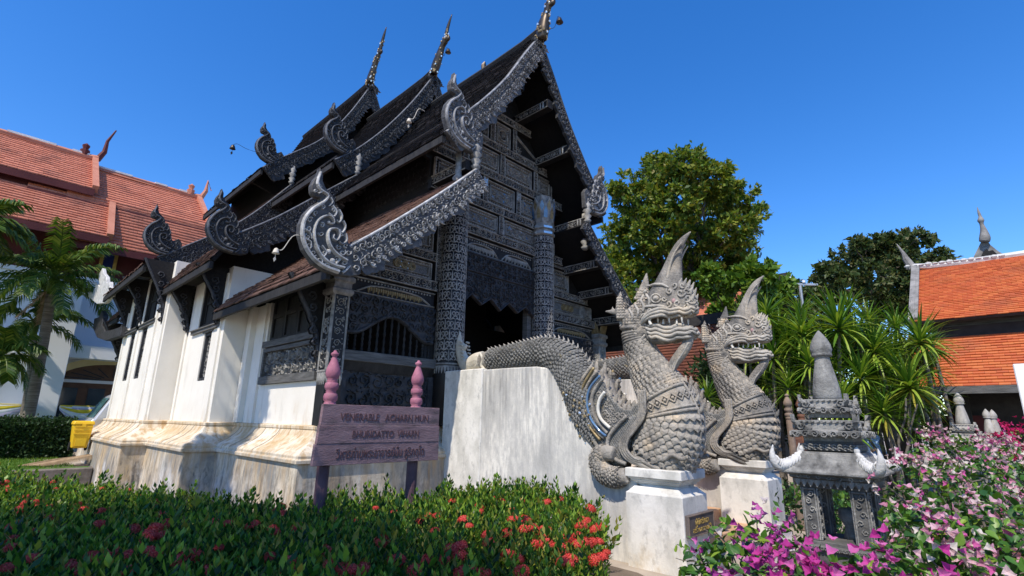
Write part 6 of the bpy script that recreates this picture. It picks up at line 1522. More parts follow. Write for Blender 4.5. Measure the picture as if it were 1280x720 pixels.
# ------------------------------------------------------------------ van, yellow bin
def van():
    X = -21.5; c = onX(124, 506, X); z0 = .38
    t = thing('parked_van', 'silver van parked behind the rear corner of the temple', 'van', (X, c.y+.9, z0))
    y0 = onX(107, 515, X).y; L_ = 4.6; Wd = 1.75; H = onX(128, 489, X).z-z0
    prof = [(0, .35), (0, .85), (.06, 1.0), (.12, 1.06), (.50, H-.16), (.72, H-.03), (1.4, H), (L_-.15, H-.04), (L_, H-.3), (L_, .35)]
    mb = MB(); n_ = len(prof); ins = lambda z: .0 if z < 1.05 else .13*(z-1.05)
    A_ = [(X+Wd/2-ins(z), y0+u, z0+z) for u, z in prof]; B_ = [(X-Wd/2+ins(z), y0+u, z0+z) for u, z in prof]
    mb.add(A_+B_, [tuple(range(n_)), tuple(range(2*n_-1, n_-1, -1))]+[(i, n_+i, n_+(i+1) % n_, (i+1) % n_) for i in range(n_)]); bevel(mb.build('body', M_['silver_paint'], t, fixn=True), .06, 3)
    mb = MB(); 
    def wsh(u, s_, d=.012): z = lerp(1.10, H-.22, u); y = lerp(.14, .45, u); return V((X+s_*(Wd/2-.16-.1*u), y0+y-d, z0+z+d))
    mb.add([wsh(0, -1), wsh(0, 1), wsh(1, 1), wsh(1, -1)], [(0, 1, 2, 3)]); mb.build('windscreen', M_['car_glass'], t)
    for k, (a, c_) in enumerate(((.62, 1.5), (1.7, 2.9), (3.1, 4.2))):
        for s_ in (-1, 1):
            mb = MB(); zz0, zz1 = 1.2, H-.28; f = lambda z: s_*(Wd/2-ins(z)+.012); sl = .35 if k == 0 else 0
            mb.add([(X+f(zz0), y0+a-.1*bool(sl), z0+zz0), (X+f(zz0), y0+c_, z0+zz0), (X+f(zz1), y0+c_, z0+zz1), (X+f(zz1), y0+a+sl, z0+zz1)], [(0, 1, 2, 3)]); mb.build('side_window', M_['car_glass'], t)
    for s_ in (-1, 1):
        for u in (.85, 3.7):
            mb = MB(); mb.tube([(X+s_*(Wd/2-.2), y0+u, z0+.32), (X+s_*(Wd/2+.01), y0+u, z0+.32)], .32, 18, ref=(0, 0, 1)); w_ = mb.build('wheel', M_['rubber'], t)
            mb = MB(); mb.tube([(X+s_*(Wd/2), y0+u, z0+.32), (X+s_*(Wd/2+.02), y0+u, z0+.32)], .19, 14, ref=(0, 0, 1)); mb.build('rim', M_['silver_paint'], w_)
        mb = MB(); mb.ell((X+s_*.62, y0+.05, z0+.82), (.16, .07, .1), 10, 6); mb.build('headlight', M_['lamp_white'], t, smooth=True)
        mb = MB(); mb.ell((X+s_*(Wd/2+.1), y0+1.15, z0+1.25), (.1, .05, .12), 8, 6); mb.build('wing_mirror', M_['silver_paint'], t, smooth=True)
    mb = MB(); mb.box((X-.5, y0-.02, z0+.62), (X+.5, y0+.03, z0+.76)); mb.build('grille', M_['rubber'], t)
    mb = MB(); mb.box((X-Wd/2+.05, y0-.06, z0+.3), (X+Wd/2-.05, y0+.05, z0+.5)); bevel(mb.build('bumper', M_['silver_paint'], t), .03)
van()
def bin_():
    X = -16.6; lo = onX(100, 563, X); hi = onX(100, 526, X); z0 = lo.z; H = hi.z-z0; yl, yr = onX(88, 545, X).y, onX(113, 545, X).y; yc_ = (yl+yr)/2; w_ = (yr-yl)/2
    t = thing('wheelie_bin', 'yellow wheeled rubbish bin by the temple corner', 'bin', (X, yc_, z0))
    mb = MB(); k = .78
    bt = [(X+sx*w_*k, yc_+sy*w_*k, z0+.06) for sx, sy in ((-1, -1), (1, -1), (1, 1), (-1, 1))]; tp = [(X+sx*w_, yc_+sy*w_, z0+H*.86) for sx, sy in ((-1, -1), (1, -1), (1, 1), (-1, 1))]
    mb.hexa(bt+tp); bevel(mb.build('bin_body', M_['bin_yellow'], t), .03, 2)
    mb = MB(); mb.hexa([(X+sx*w_*1.12, yc_+sy*w_*1.12, z0+H*.862) for sx, sy in ((-1, -1), (1, -1), (1, 1), (-1, 1))]+[(X+sx*w_*1.02, yc_+sy*w_*1.02, z0+H) for sx, sy in ((-1, -1), (1, -1), (1, 1), (-1, 1))]); bevel(mb.build('lid', M_['bin_yellow'], t), .03, 2)
    mb = MB()
    for zz in (.55, .68, .80): mb.box((X+w_*.9, yc_-w_*.85, z0+H*zz), (X+w_*1.04, yc_+w_*.85, z0+H*zz+.03))
    mb.box((X+w_*.62, yc_-w_*.55, z0+H*.16), (X+w_*.99, yc_+w_*.55, z0+H*.42)); mb.box((X+w_*1.0, yc_-w_*.18, z0+H*.80), (X+w_*1.16, yc_+w_*.18, z0+H*.9))
    mb.build('rib', M_['bin_yellow'], t)['kind'] = 'stuff'
    mb = MB(); mb.tube([(X-w_, yc_-w_*.9, z0+H*.9), (X-w_*1.3, yc_-w_*.9, z0+H*.9), (X-w_*1.3, yc_+w_*.9, z0+H*.9), (X-w_, yc_+w_*.9, z0+H*.9)], .022, 6); mb.build('handle', M_['bin_yellow'], t)
    for s_ in (-1, 1):
        mb = MB(); mb.tube([(X-w_*.5, yc_+s_*w_*.72, z0+.1), (X-w_*.5, yc_+s_*w_*.92, z0+.1)], .11, 14, ref=(0, 0, 1)); mb.build('wheel', M_['rubber'], t)
bin_()
# fallen dry frond by the bin
p = onX(72, 558, -16.4); fr = thing('dry_frond', 'dry brown palm frond lying by the yellow bin', 'palm frond', (p.x, p.y, .40)); mb = MB()
for k in range(30):
    u = k/30; c = V((p.x+.2*u, p.y-.5+1.0*u, .43+.20*u)); 
    for s_ in (-1, 1): mb.tube([c, c+V((s_*.2, .16, .02)), c+V((s_*.34, .3, -.06*u))], [.014, .012, .003], 4)
mb.tube([(p.x, p.y-.6, .42), (p.x+.1, p.y, .55), (p.x+.2, p.y+.6, .64)], [.03, .024, .01], 6); mb.build('leaflet', M_['dry_frond'], fr)

# ------------------------------------------------------------------ floodlight, white board, crouching person
p = at(1000, 357, 19); fl = thing('floodlight_pole', 'white floodlights on a slim grey pole above the shrubs', 'floodlight', (p.x, p.y, 0))
mb = MB(); mb.tube([(p.x, p.y, 0), (p.x, p.y, p.z)], .05, 8); mb.build('pole', M_['metal_grey'], fl)
R_ = CR.copy(); R_.z = 0; R_.normalize()
mb = MB(); mb.bar(p+R_*-.35+V((0, 0, .05)), p+R_*.65+V((0, 0, .05)), .07, .07); mb.build('cross_arm', M_['metal_grey'], fl)
for o_, s_ in ((-.28, .13), (.16, .06)):
    c = p+R_*o_+V((0, 0, .09)); F_ = (CPOS-p); F_.z = 0; F_.normalize(); mb = MB(); w_ = s_*1.05
    q = lambda a, b_, d: c+R_*a*w_+V((0, 0, 1))*(b_*s_*.9+s_)+F_*d; h = mb.hexa([q(-1, -1, 0), q(1, -1, 0), q(1, 1, 0), q(-1, 1, 0), q(-1, -1, .08), q(1, -1, .08), q(1, 1, .08), q(-1, 1, .08)]); l_ = mb.build('lamp_head', M_['rubber'], fl, fixn=True)
    mb = MB(); mb.add([q(-.85, -.85, .083), q(.85, -.85, .083), q(.85, .85, .083), q(-.85, .85, .083)], [(0, 1, 2, 3)]); mb.build('lamp_glass', M_['lamp_white'], l_)
Yb = 7.2; a = onY(1265.5, 455, Yb); c = onY(1281, 520, Yb); wb = thing('white_board', 'tall white board standing at the right edge before the dark hall', 'board', (a.x+.6, Yb, 0))
mb = MB(); mb.box((a.x, Yb, .55), (a.x+.75, Yb+.04, a.z)); bevel(mb.build('panel', M_['sign_white'], wb), .008)
for x in (.1, .65): 
    mb = MB(); mb.box((a.x+x-.03, Yb+.041, 0), (a.x+x+.03, Yb+.1, a.z-.1)); mb.build('leg', M_['metal_grey'], wb)
def person():
    hd = at(1079.5, 528, 9.6); g = V((hd.x, hd.y, 0)); t = thing('person', 'crouching person in a light blue shirt and dark trousers behind the large stone shrine', 'person', g)
    hz = hd.z; B0 = lambda x, y, z: (g.x+x, g.y+y, z)
    J = dict(pel=(B0(.10, .10, hz-.82), .14), ab=(B0(.06, .06, hz-.58), .135), ch=(B0(.02, .02, hz-.36), .15), nk=(B0(0, 0, hz-.17), .055), hd=(B0(0, 0, hz-.06), .085), ht=(B0(0, 0, hz+.05), .08),
        sl=(B0(-.15, -.08, hz-.25), .06), el=(B0(-.22, -.22, hz-.42), .045), wl=(B0(-.14, -.32, hz-.24), .032), sr=(B0(.13, .12, hz-.25), .06), er=(B0(.10, -.10, hz-.5), .045), wr=(B0(-.08, -.30, hz-.36), .032),
        kl=(B0(-.22, -.28, hz-.75), .08), fl=(B0(-.10, -.16, .10), .05), tl=(B0(-.2, -.3, .04), .035), kr=(B0(.05, -.34, hz-.75), .08), fr=(B0(.10, -.12, .10), .05), tr=(B0(.02, -.28, .04), .035))
    E_ = [('pel', 'ab'), ('ab', 'ch'), ('ch', 'nk'), ('nk', 'hd'), ('hd', 'ht'), ('ch', 'sl'), ('sl', 'el'), ('el', 'wl'), ('ch', 'sr'), ('sr', 'er'), ('er', 'wr'), ('pel', 'kl'), ('kl', 'fl'), ('fl', 'tl'), ('pel', 'kr'), ('kr', 'fr'), ('fr', 'tr')]
    mb = MB()
    for a_, b_ in E_: mb.tube(smoothpath([J[a_][0], J[b_][0]], 5), [lerp(J[a_][1], J[b_][1], k/4) for k in range(5)], 10)
    mb.ell(J['hd'][0], (.085, .095, .12), 12, 8)
    for wv, d in ((J['wl'][0], V((.05, -.06, .05))), (J['wr'][0], V((-.04, -.07, .02)))):
        w_ = V(wv); mb.ell(w_+d*.6, (.035, .04, .04), 8, 6)
        for k in range(4): q_ = w_+d+V((.018*(k-1.5), 0, .004*k)); mb.tube([q_, q_+d*.5, q_+d*.7+V((0, .02, -.02))], [.009, .008, .006], 6)
        mb.tube([w_+V((.03, -.01, 0)), w_+d*.6+V((.05, 0, .01))], [.011, .008], 6)
    o = solidify(mb, 'body', 'skin', t, .014)
    mb = MB(); mb.ell(V(J['ht'][0])+V((.01, .02, -.02)), (.10, .11, .10), 12, 8); mb.build('hair', M_['hair'], t, smooth=True)
    mb = MB()
    for a_, b_ in (('pel', 'ab'), ('ab', 'ch'), ('ch', 'sl'), ('ch', 'sr'), ('sl', 'el'), ('sr', 'er')): mb.tube(smoothpath([J[a_][0], J[b_][0]], 5), [lerp(J[a_][1], J[b_][1], k/4)+.018 for k in range(5)], 10)
    solidify(mb, 'shirt', 'cloth_blue', t, .018)
    mb = MB()
    for a_, b_ in (('pel', 'kl'), ('kl', 'fl'), ('pel', 'kr'), ('kr', 'fr')): mb.tube(smoothpath([J[a_][0], J[b_][0]], 5), [lerp(J[a_][1], J[b_][1], k/4)+.016 for k in range(5)], 10)
    solidify(mb, 'trousers', 'cloth_dark', t, .018)
person()
# ------------------------------------------------------------------ vegetation
RS = np.random.RandomState(11)
def unit(a): return a/np.maximum(1e-9, np.linalg.norm(a, axis=-1, keepdims=True))
def leaf_cloud(name, P, D, size, mat, parent, aspect=.45, fold=.12, kind='stuff', up=None):
    """one bent quad per leaf: base at P, pointing along D"""
    n = len(P); D = unit(D); R_ = unit(RS.normal(size=(n, 3)) if up is None else up+RS.normal(size=(n, 3))*.35)
    S = unit(np.cross(D, R_)); Nn = np.cross(S, D); l = np.asarray(size).reshape(-1, 1)*np.ones((n, 1)); w_ = l*aspect*.5
    v = np.empty((n, 4, 3)); v[:, 0] = P; v[:, 1] = P+D*l*.5+S*w_+Nn*l*fold; v[:, 2] = P+D*l; v[:, 3] = P+D*l*.5-S*w_+Nn*l*fold
    return np_mesh(name, v.reshape(-1, 3), np.arange(n*4).reshape(n, 4), M_[mat], parent, kind=kind)
def blob_points(blobs, n, shell=.55):
    """points spread in ellipsoids (centre, radii), denser near the outside; returns points and outward dirs"""
    vol = np.array([b_[1][0]*b_[1][1]*b_[1][2] for b_ in blobs])**.75; c = RS.choice(len(blobs), n, p=vol/vol.sum())
    d = unit(RS.normal(size=(n, 3))); r = (shell+(1-shell)*RS.rand(n))*(1+RS.normal(size=n)*.06)
    C_ = np.array([b_[0] for b_ in blobs], float)[c]; R_ = np.array([b_[1] for b_ in blobs], float)[c]
    return C_+d*R_*r[:, None], d
def limb(mb, a, b_, r0, r1, wob=.06, n=6):
    a, b_ = V(a), V(b_); L_ = (b_-a).length
    pts = [a.lerp(b_, k/n)+V((random.uniform(-1, 1), random.uniform(-1, 1), random.uniform(-1, 1)))*L_*wob*(0 if k in (0, n) else 1) for k in range(n+1)]
    mb.tube(smoothpath([tuple(p) for p in pts], n*2+1), [lerp(r0, r1, k/(n*2)) for k in range(n*2+1)], 7)
def tree(name, label, base, fork_z, clumps, nleaf, size, mat, trunk_r, group=None, spread=.5, shell=.2, aspect=.5):
    """tapered trunk, limbs to every clump, and many small leaves gathered in twig tufts"""
    t = thing(name, label, 'tree', base, group); mb = MB(); f = V((base[0], base[1], fork_z))
    limb(mb, base, f, trunk_r, trunk_r*.7, .02)
    for c, r in clumps:
        m = f.lerp(V(c), .5)+V((0, 0, random.uniform(-.1, .3))); limb(mb, f, m, trunk_r*.42, trunk_r*.26); limb(mb, m, c, trunk_r*.24, trunk_r*.06)
        for k in range(4): d = V((random.gauss(0, 1), random.gauss(0, 1), random.gauss(.3, .8))).normalized(); limb(mb, V(c)-d*.1, V(c)+V((d.x*r[0], d.y*r[1], d.z*r[2]))*.85, trunk_r*.07, trunk_r*.02, .05, 3)
    mb.build('trunk', M_['trunk'], t, smooth=True)
    nt_ = max(8, nleaf//34); P, d = blob_points(clumps, nt_, .45)          # tufts
    k = nleaf//nt_; PP = np.repeat(P, k, 0); dd = np.repeat(d, k, 0); rr = np.mean([r[0] for c, r in clumps])
    PP = PP+RS.normal(size=PP.shape)*np.array([.17, .17, .10])*rr*spread
    DD = dd*.5+RS.normal(size=PP.shape)*.8+np.array([0, 0, -.15]); sz = size*RS.uniform(.6, 1.25, len(PP))
    leaf_cloud('crown', PP, DD, sz, mat, t, aspect, .1); return t
def px_clumps(lst, dist, flat=.85, depth=.9, jd=.10):
    out_ = []
    for px, py, rp in lst:
        d = dist*(1+random.uniform(-jd, jd)); c = at(px, py, d); r = rp*d/FPX; out_.append((tuple(c), (r, r*depth, r*flat)))
    return out_
# --- the big tree beyond the stair
D1 = 25
c1 = [(815, 222, 34), (850, 212, 36), (885, 228, 36), (915, 248, 30), (938, 272, 26), (800, 250, 36), (840, 250, 42), (880, 268, 42), (915, 290, 34), (790, 285, 34), (825, 290, 42), (865, 305, 42), (905, 322, 32), (800, 322, 36), (840, 335, 38), (780, 345, 34), (875, 345, 32), (925, 315, 22), (860, 200, 22), (820, 205, 20), (945, 285, 14), (895, 218, 22), (780, 235, 22), (790, 380, 34), (835, 375, 36), (770, 330, 26), (772, 370, 28), (870, 375, 30), (905, 350, 26), (768, 300, 20)]
b0 = at(858, 460, D1)
tree('broadleaf_tree', 'large rounded olive-green tree towering behind the nagas', (b0.x, b0.y, 0), at(855, 400, D1).z, px_clumps(c1, D1, .75), 52000, .25, 'leaf_tree', .32)
D2 = 30
c2 = [(1040, 345, 24), (1060, 325, 24), (1085, 312, 22), (1105, 318, 20), (1125, 305, 18), (1145, 300, 16), (1060, 355, 26), (1090, 345, 24), (1120, 335, 22), (1150, 328, 20), (1175, 322, 16), (1100, 372, 20), (1130, 365, 20), (1155, 350, 18), (1035, 370, 16), (1110, 395, 20), (1135, 392, 16), (1105, 300, 10), (1143, 288, 8), (1070, 305, 10), (1190, 325, 7)]
b0 = at(1098, 440, D2)
tree('broadleaf_tree', 'dusky loose-crowned tree rising left of the orange roof ridge', (b0.x, b0.y, 0), at(1098, 405, D2).z, px_clumps(c2, D2, .8), 20000, .30, 'leaf_far', .25, spread=.55)
D3 = 17
c3 = [(935, 335, 16), (955, 350, 18), (920, 352, 18), (975, 362, 14), (940, 372, 20), (900, 360, 18), (965, 380, 14), (885, 345, 14), (905, 385, 18), (960, 335, 9), (985, 350, 9)]
b0 = at(925, 470, D3)
tree('shrub_tree', 'bright yellow-green young tree directly behind the farther naga horn', (b0.x, b0.y, 0), at(930, 420, D3).z, px_clumps(c3, D3, .8), 5600, .24, 'leaf_bright', .09, spread=.8, aspect=.55)
D4 = 34
c4 = [(985, 362, 14), (1005, 368, 12), (1020, 358, 10), (990, 385, 18), (1015, 388, 16), (970, 395, 18), (1005, 405, 20), (945, 410, 20), (900, 405, 22), (870, 420, 22), (1040, 410, 22), (1150, 400, 12), (1080, 420, 20)]
b0 = at(1000, 470, D4)
tree('broadleaf_tree', 'low dark tree line crown filling the gap under the floodlights', (b0.x, b0.y, 0), at(1000, 425, D4).z, px_clumps(c4, D4, .8), 12000, .34, 'leaf_far', .2, spread=.6)
# --- out of view left of the camera: a tree shading the hedge, a blocker shading the wall
tree('shade_tree', 'broad leafy tree standing just left of the garden hedge', (-3.0, -5.2, 0), 4.4, [((-2.6+dx, -3.4+dy, 6.6+dz), (1.25, 1.1, .9)) for dx, dy, dz in ((-1.7, .9, 0), (0, 1.0, .1), (1.5, .8, 0), (2.9, .4, .1), (-1.9, -.9, .3), (-1.0, -.7, .5), (.8, -.8, .5), (2.3, -.9, .3), (0, .1, -.3), (-1.9, 0, .9), (1.4, .1, .9), (3.4, -.2, .4))], 26000, .17, 'leaf_tree', .22, spread=1.0)
tree('shadow_band_tree', 'unseen narrow tree added to cast the shadow band on the white wall', (-8.62, -1.35, 0), 6.9, [((-8.62+dx, -1.35, 7.2+.45*k), (.42, .42, .42)) for k in range(8) for dx in (-.16, .16)], 15000, .13, 'leaf_far', .09, spread=1.0)  # added tree, crown shaped to cast the straight shadow band

# --- palms at the left
def frond(name, src_mats, base, dirv, L_, droop, parent, nl=34, ll=.55, seedv=0):
    """arching rachis with drooping leaflets: one leaf"""
    rg = np.random.RandomState(seedv); d = V(dirv).normalized(); side = d.cross(V((0, 0, 1))).normalized(); n = 12; pts = []
    p = V(base); cur = d.copy(); pts.append(p.copy())
    for k in range(n): cur = (cur+V((0, 0, -droop/n))).normalized(); p = p+cur*(L_/n); pts.append(p.copy())
    mb = MB(); mb.tube(pts, [lerp(.035, .006, k/n) for k in range(n+1)], 5)
    for k in range(nl):
        u = .12+.88*k/nl; j = min(n-1, int(u*n)); q = pts[j].lerp(pts[j+1], u*n-j); t_ = (pts[j+1]-pts[j]).normalized(); nn = side.cross(t_).normalized()
        l = ll*(.55+.9*u-1.05*u*u+.25)*rg.uniform(.85, 1.1)
        for s_ in (-1, 1):
            a = (side*s_*.75+t_*.7+nn*rg.uniform(-.15, .35)).normalized(); m = q+a*l*.5; e = m+(a+V((0, 0, -1.1))).normalized()*l*.5; wv = t_*.034
            mb.add([q-wv*.6, q+wv*.6, m+wv, e, m-wv], [(0, 1, 2, 4), (2, 3, 4)])
    return mb.build('frond', M_['leaf_palm'], parent)
def palm(label, base, lean, H, nf, L_, seedv, r=.15, dead=2, cam_side=None):
    t = thing('palm_tree', label, 'palm', base, 'palms before the white hall'); b_ = V(base); top = b_+V((lean[0], lean[1], H)); mb = MB(); n = 14
    pts = [b_.lerp(top, k/n)+V((lean[0], lean[1], 0))*(-.25*sin(pi*k/n)) for k in range(n+1)]
    mb.tube(pts, [r*(1.25-.25*min(1, k/2))*(1-.2*k/n) for k in range(n+1)], 12); mb.build('trunk', M_['palm_trunk'], t, smooth=True)
    mb = MB(); mb.tube([top-V((0, 0, .25)), top+V((0, 0, .15)), top+V((0, 0, .6))], [r*.85, r*.95, r*.3], 10); mb.build('crownshaft', M_['leaf_palm'], t, smooth=True)
    rg = random.Random(seedv)
    for k in range(nf):
        az = 2*pi*(k*.381966)+rg.uniform(-.2, .2); el = lerp(1.3, -.15, (k+.5)/nf); frond('frond', None, top+V((0, 0, .35)), (cos(az)*cos(el), sin(az)*cos(el), sin(el)), L_*rg.uniform(.85, 1.1), rg.uniform(1.1, 1.9), t, 44, .60, seedv*50+k)
    for k in range(dead):
        az = rg.uniform(0, 6.28); o = frond('dry_frond', None, top, (cos(az)*.5, sin(az)*.5, -.7), L_*.6, .4, t, 20, .4, 900+k); o.name = 'dry_frond'; o.data.materials[0] = M_['dry_frond']
    return t
PD = 17.0
g = at(30, 545, PD); k_ = at(50, 420, PD); top_z = at(52, 355, PD).z
palm('big drooping palm in front of the white hall, thicker of two trunks', (g.x, g.y, .4), (k_.x-g.x+.05, k_.y-g.y, 0), top_z-.4, 22, 2.35, 1, .17)
g2 = at(24, 545, PD+.9); k2 = at(36, 440, PD+.9)
palm('slim second palm leaning against the big palm trunk', (g2.x, g2.y, .4), (k2.x-g2.x, k2.y-g2.y, 0), at(38, 415, PD+.9).z-.4, 8, 1.7, 2, .11, 1)
g3 = at(-26, 545, 15); palm('low palm at the left edge of the photo with fronds poking in', (g3.x, g3.y, .4), (0, 0, 0), at(-20, 458, 15).z-.4, 12, 1.15, 3, .1, 0)
g4 = at(-115, 545, 14); palm('taller palm beyond the left edge, its frond tips entering above', (g4.x, g4.y, .4), (.2, 0, 0), at(-82, 268, 14).z-.4, 16, 1.6, 4, .14, 0)
# trimmed dark hedge
def box_hedge():
    a = onX(-60, 545, -19.6); c = onX(92, 545, -19.6); t = thing('clipped_hedge', 'dark clipped hedge behind the palm trunks', 'hedge', (-19.6, (a.y+c.y)/2, .4)); zt_ = onX(40, 527, -19.6).z
    mb = MB(); mb.box((-20.2, a.y, .38), (-19.2, c.y, zt_-.1)); mb.build('branches', M_['hedge_dark'], t)
    n_ = 9000; P = np.stack([RS.uniform(-20.3, -19.1, n_), RS.uniform(a.y, c.y, n_), RS.uniform(.4, zt_, n_)], 1)
    f = RS.rand(n_); P[f < .5, 0] = -19.1+RS.normal(size=(f < .5).sum())*.05; P[(f >= .5) & (f < .8), 2] = zt_+RS.normal(size=((f >= .5) & (f < .8)).sum())*.05
    leaf_cloud('foliage', P, RS.normal(size=P.shape)+np.array([.6, 0, .5]), .09*RS.uniform(.7, 1.3, n_), 'hedge_dark', t, .5)
box_hedge()
# lawn grass blades
n_ = 9000; P = np.stack([RS.uniform(-19, -15.7, n_), RS.uniform(-1.0, 2.0, n_), np.full(n_, .40)], 1)
leaf_cloud('grass', P, RS.normal(size=P.shape)*.4+np.array([0, 0, 1]), .07*RS.uniform(.6, 1.3, n_), 'leaf_bright', None, .12)

# --- ixora hedge in the foreground
HD = thing('ixora_hedge', 'long dense ixora hedge with red flower heads along the temple plinth', 'hedge', (-5, 1.8, 0))
HPOLY = [(-13.5, .55), (-10.2, .95), (-8.3, 1.75), (-7.2, 2.25), (-6.3, 2.45), (-5.75, 2.75), (-5.35, 3.6), (-5.2, 4.6), (-5.0, 5.35), (-4.2, 5.3), (-3.5, 4.95), (-2.75, 4.1), (-2.25, 3.35), (-1.75, 2.45), (-1.7, 1.9), (-1.9, 1.2), (-2.2, .3), (-2.6, -.7), (-13.5, -.9)]
def in_poly(P, poly):
    x, y = P[:, 0], P[:, 1]; c = np.zeros(len(P), bool); j = len(poly)-1
    for i in range(len(poly)):
        xi, yi = poly[i]; xj, yj = poly[j]; c ^= ((yi > y) != (yj > y)) & (x < (xj-xi)*(y-yi)/(yj-yi+1e-12)+xi); j = i
    return c
def edge_dist(P, poly):
    d = np.full(len(P), 9.)
    for i in range(len(poly)):
        a = np.array(poly[i]); b_ = np.array(poly[(i+1) % len(poly)]); ab = b_-a; t = np.clip(((P[:, :2]-a)@ab)/(ab@ab), 0, 1); d = np.minimum(d, np.linalg.norm(P[:, :2]-a-t[:, None]*ab, axis=1))
    return d
def hedge_z(P): return np.array([.44+.13*min(1, max(0, (x+5.6)/1.4))+.06*noise.noise(V((x*1.1, y*1.1, 0)))+.06*noise.noise(V((x*3, y*3, 5))) for x, y in P[:, :2]])
def sprig(seedv, h=.25, ln=.047, pairs=9):
    rg = np.random.RandomState(seedv); vs = []; fs = []
    for k in range(pairs):
        z = h*(.12+.88*k/(pairs-1)); a0 = (k % 2)*pi/2+rg.uniform(-.5, .5); el = .35+.85*k/(pairs-1)
        for s_ in range(2 if k < pairs-1 else 3):
            a = a0+s_*pi*(1 if k < pairs-1 else .667); d = np.array([cos(a)*cos(el), sin(a)*cos(el), sin(el)]); l = ln*rg.uniform(.8, 1.2)*(1 if k < pairs-1 else .75); sd_ = np.array([-sin(a), cos(a), 0])*l*.23; up = np.cross(sd_, d); up = up/np.linalg.norm(up)*l*.08
            b_ = np.array([0, 0, z]); o = len(vs); vs += [b_, b_+d*l*.5+sd_+up, b_+d*l, b_+d*l*.5-sd_+up]; fs.append((o, o+1, o+2, o+3))
    return np.array(vs), np.array(fs)
SPR = [sprig(k) for k in range(5)]
cand = np.stack([RS.uniform(-13.5, -1.6, 17000), RS.uniform(-.9, 5.4, 17000)], 1); cand = cand[in_poly(cand, HPOLY)]
ed = edge_dist(cand, HPOLY); zz = hedge_z(cand)-np.clip(.18-ed, 0, .18)*1.1
vis = np.array([((V((x, y, .8))-CPOS).dot(CF) > .5) for x, y in cand])
cand, ed, zz = cand[vis], ed[vis], zz[vis]
order = np.argsort(np.linalg.norm(cand-np.array([0, 0]), axis=1)); cand, ed, zz = cand[order], ed[order], zz[order]
tall = RS.rand(len(cand))
SPM = []
for v_, f_ in SPR:
    me = bpy.data.meshes.new('sprig'); me.from_pydata(v_.tolist(), [], f_.tolist()); me.materials.append(M_['leaf_ixora']); SPM.append(me)
VV, FF, off, npart = [], [], 0, 0
for i in range(len(cand)):
    x, y = cand[i]; s_ = RS.uniform(.75, 1.25)*(1.35 if tall[i] > .86 else 1.0); k = i % 5; az = RS.uniform(0, 6.28); tl = RS.normal(size=2)*.16
    if ed[i] < .2: tl = tl+RS.normal(size=2)*.25
    Rm = np.array(Matrix.Rotation(tl[0], 3, 'X') @ Matrix.Rotation(tl[1], 3, 'Y') @ Matrix.Rotation(az, 3, 'Z'))*s_
    in_view = False
    if npart < 300:
        q = V((x, y, zz[i]+.2))-CPOS; dz = q.dot(CF); u, v2 = q.dot(CR)/dz*FPX, -q.dot(CU)/dz*FPX; in_view = abs(u) < 640 and abs(v2) < 355
    if in_view:
        o = inst(SPM[k], 'sprig', None, parent=HD, M=Matrix.Translation((x, y, zz[i])) @ Matrix(Rm.tolist()).to_4x4()); npart += 1
    else:
        v_, f_ = SPR[k]; VV.append(v_@Rm.T+np.array([x, y, zz[i]])); FF.append(f_+off); off += len(v_)
np_mesh('foliage', np.concatenate(VV), np.concatenate(FF), M_['leaf_ixora'], HD, kind='stuff')
# under-leaves on the flanks and inside
n_ = 40000; P = np.stack([RS.uniform(-13.5, -1.6, n_), RS.uniform(-.9, 5.4, n_), np.zeros(n_)], 1); P = P[in_poly(P, HPOLY)]; e_ = edge_dist(P, HPOLY); P[:, 2] = (hedge_z(P)+.10)*RS.rand(len(P))**.5; kx = (e_ < .35) | (P[:, 2] > .4); P = P[kx]
leaf_cloud('under_foliage', P, RS.normal(size=P.shape)+np.array([0, 0, .5]), .052*RS.uniform(.7, 1.3, len(P)), 'leaf_ixora', HD, .42)
mb = MB(); cen = V((-6, 1.6, 0)); lo = [V((x, y, 0)).lerp(V((cen.x, cen.y, 0)), .04) for x, y in HPOLY]; mb.prism(lo, (0, 0, .42)); mb.build('twigs', M_['hedge_dark'], HD, fixn=True)
def flower_head(seedv, r=.05, n_=46):
    rg = np.random.RandomState(seedv); vs = []; fs = []
    for k in range(n_):
        z = 1-1.15*(k+.5)/n_; a = k*2.39996; d = np.array([sqrt(max(0, 1-z*z))*cos(a), sqrt(max(0, 1-z*z))*sin(a), z*.75]); d /= np.linalg.norm(d); c = d*r*rg.uniform(.85, 1.1)*np.array([1, 1, .75]); t_ = np.cross(d, [.3, .5, .8]); t_ /= np.linalg.norm(t_); b_ = np.cross(d, t_)
        for q in range(4):
            an = q*pi/2+rg.uniform(-.2, .2); e = t_*cos(an)+b_*sin(an); s_ = -t_*sin(an)+b_*cos(an); o = len(vs); l = r*.36; vs += [c, c+e*l*.6+s_*l*.3, c+e*l+d*l*.1, c+e*l*.6-s_*l*.3]; fs.append((o, o+1, o+2, o+3))
    me = bpy.data.meshes.new('flower_head'); me.from_pydata([tuple(v_) for v_ in vs], [], fs); me.materials.append(M_['ixora_red']); return me
FH = [flower_head(k) for k in range(4)]
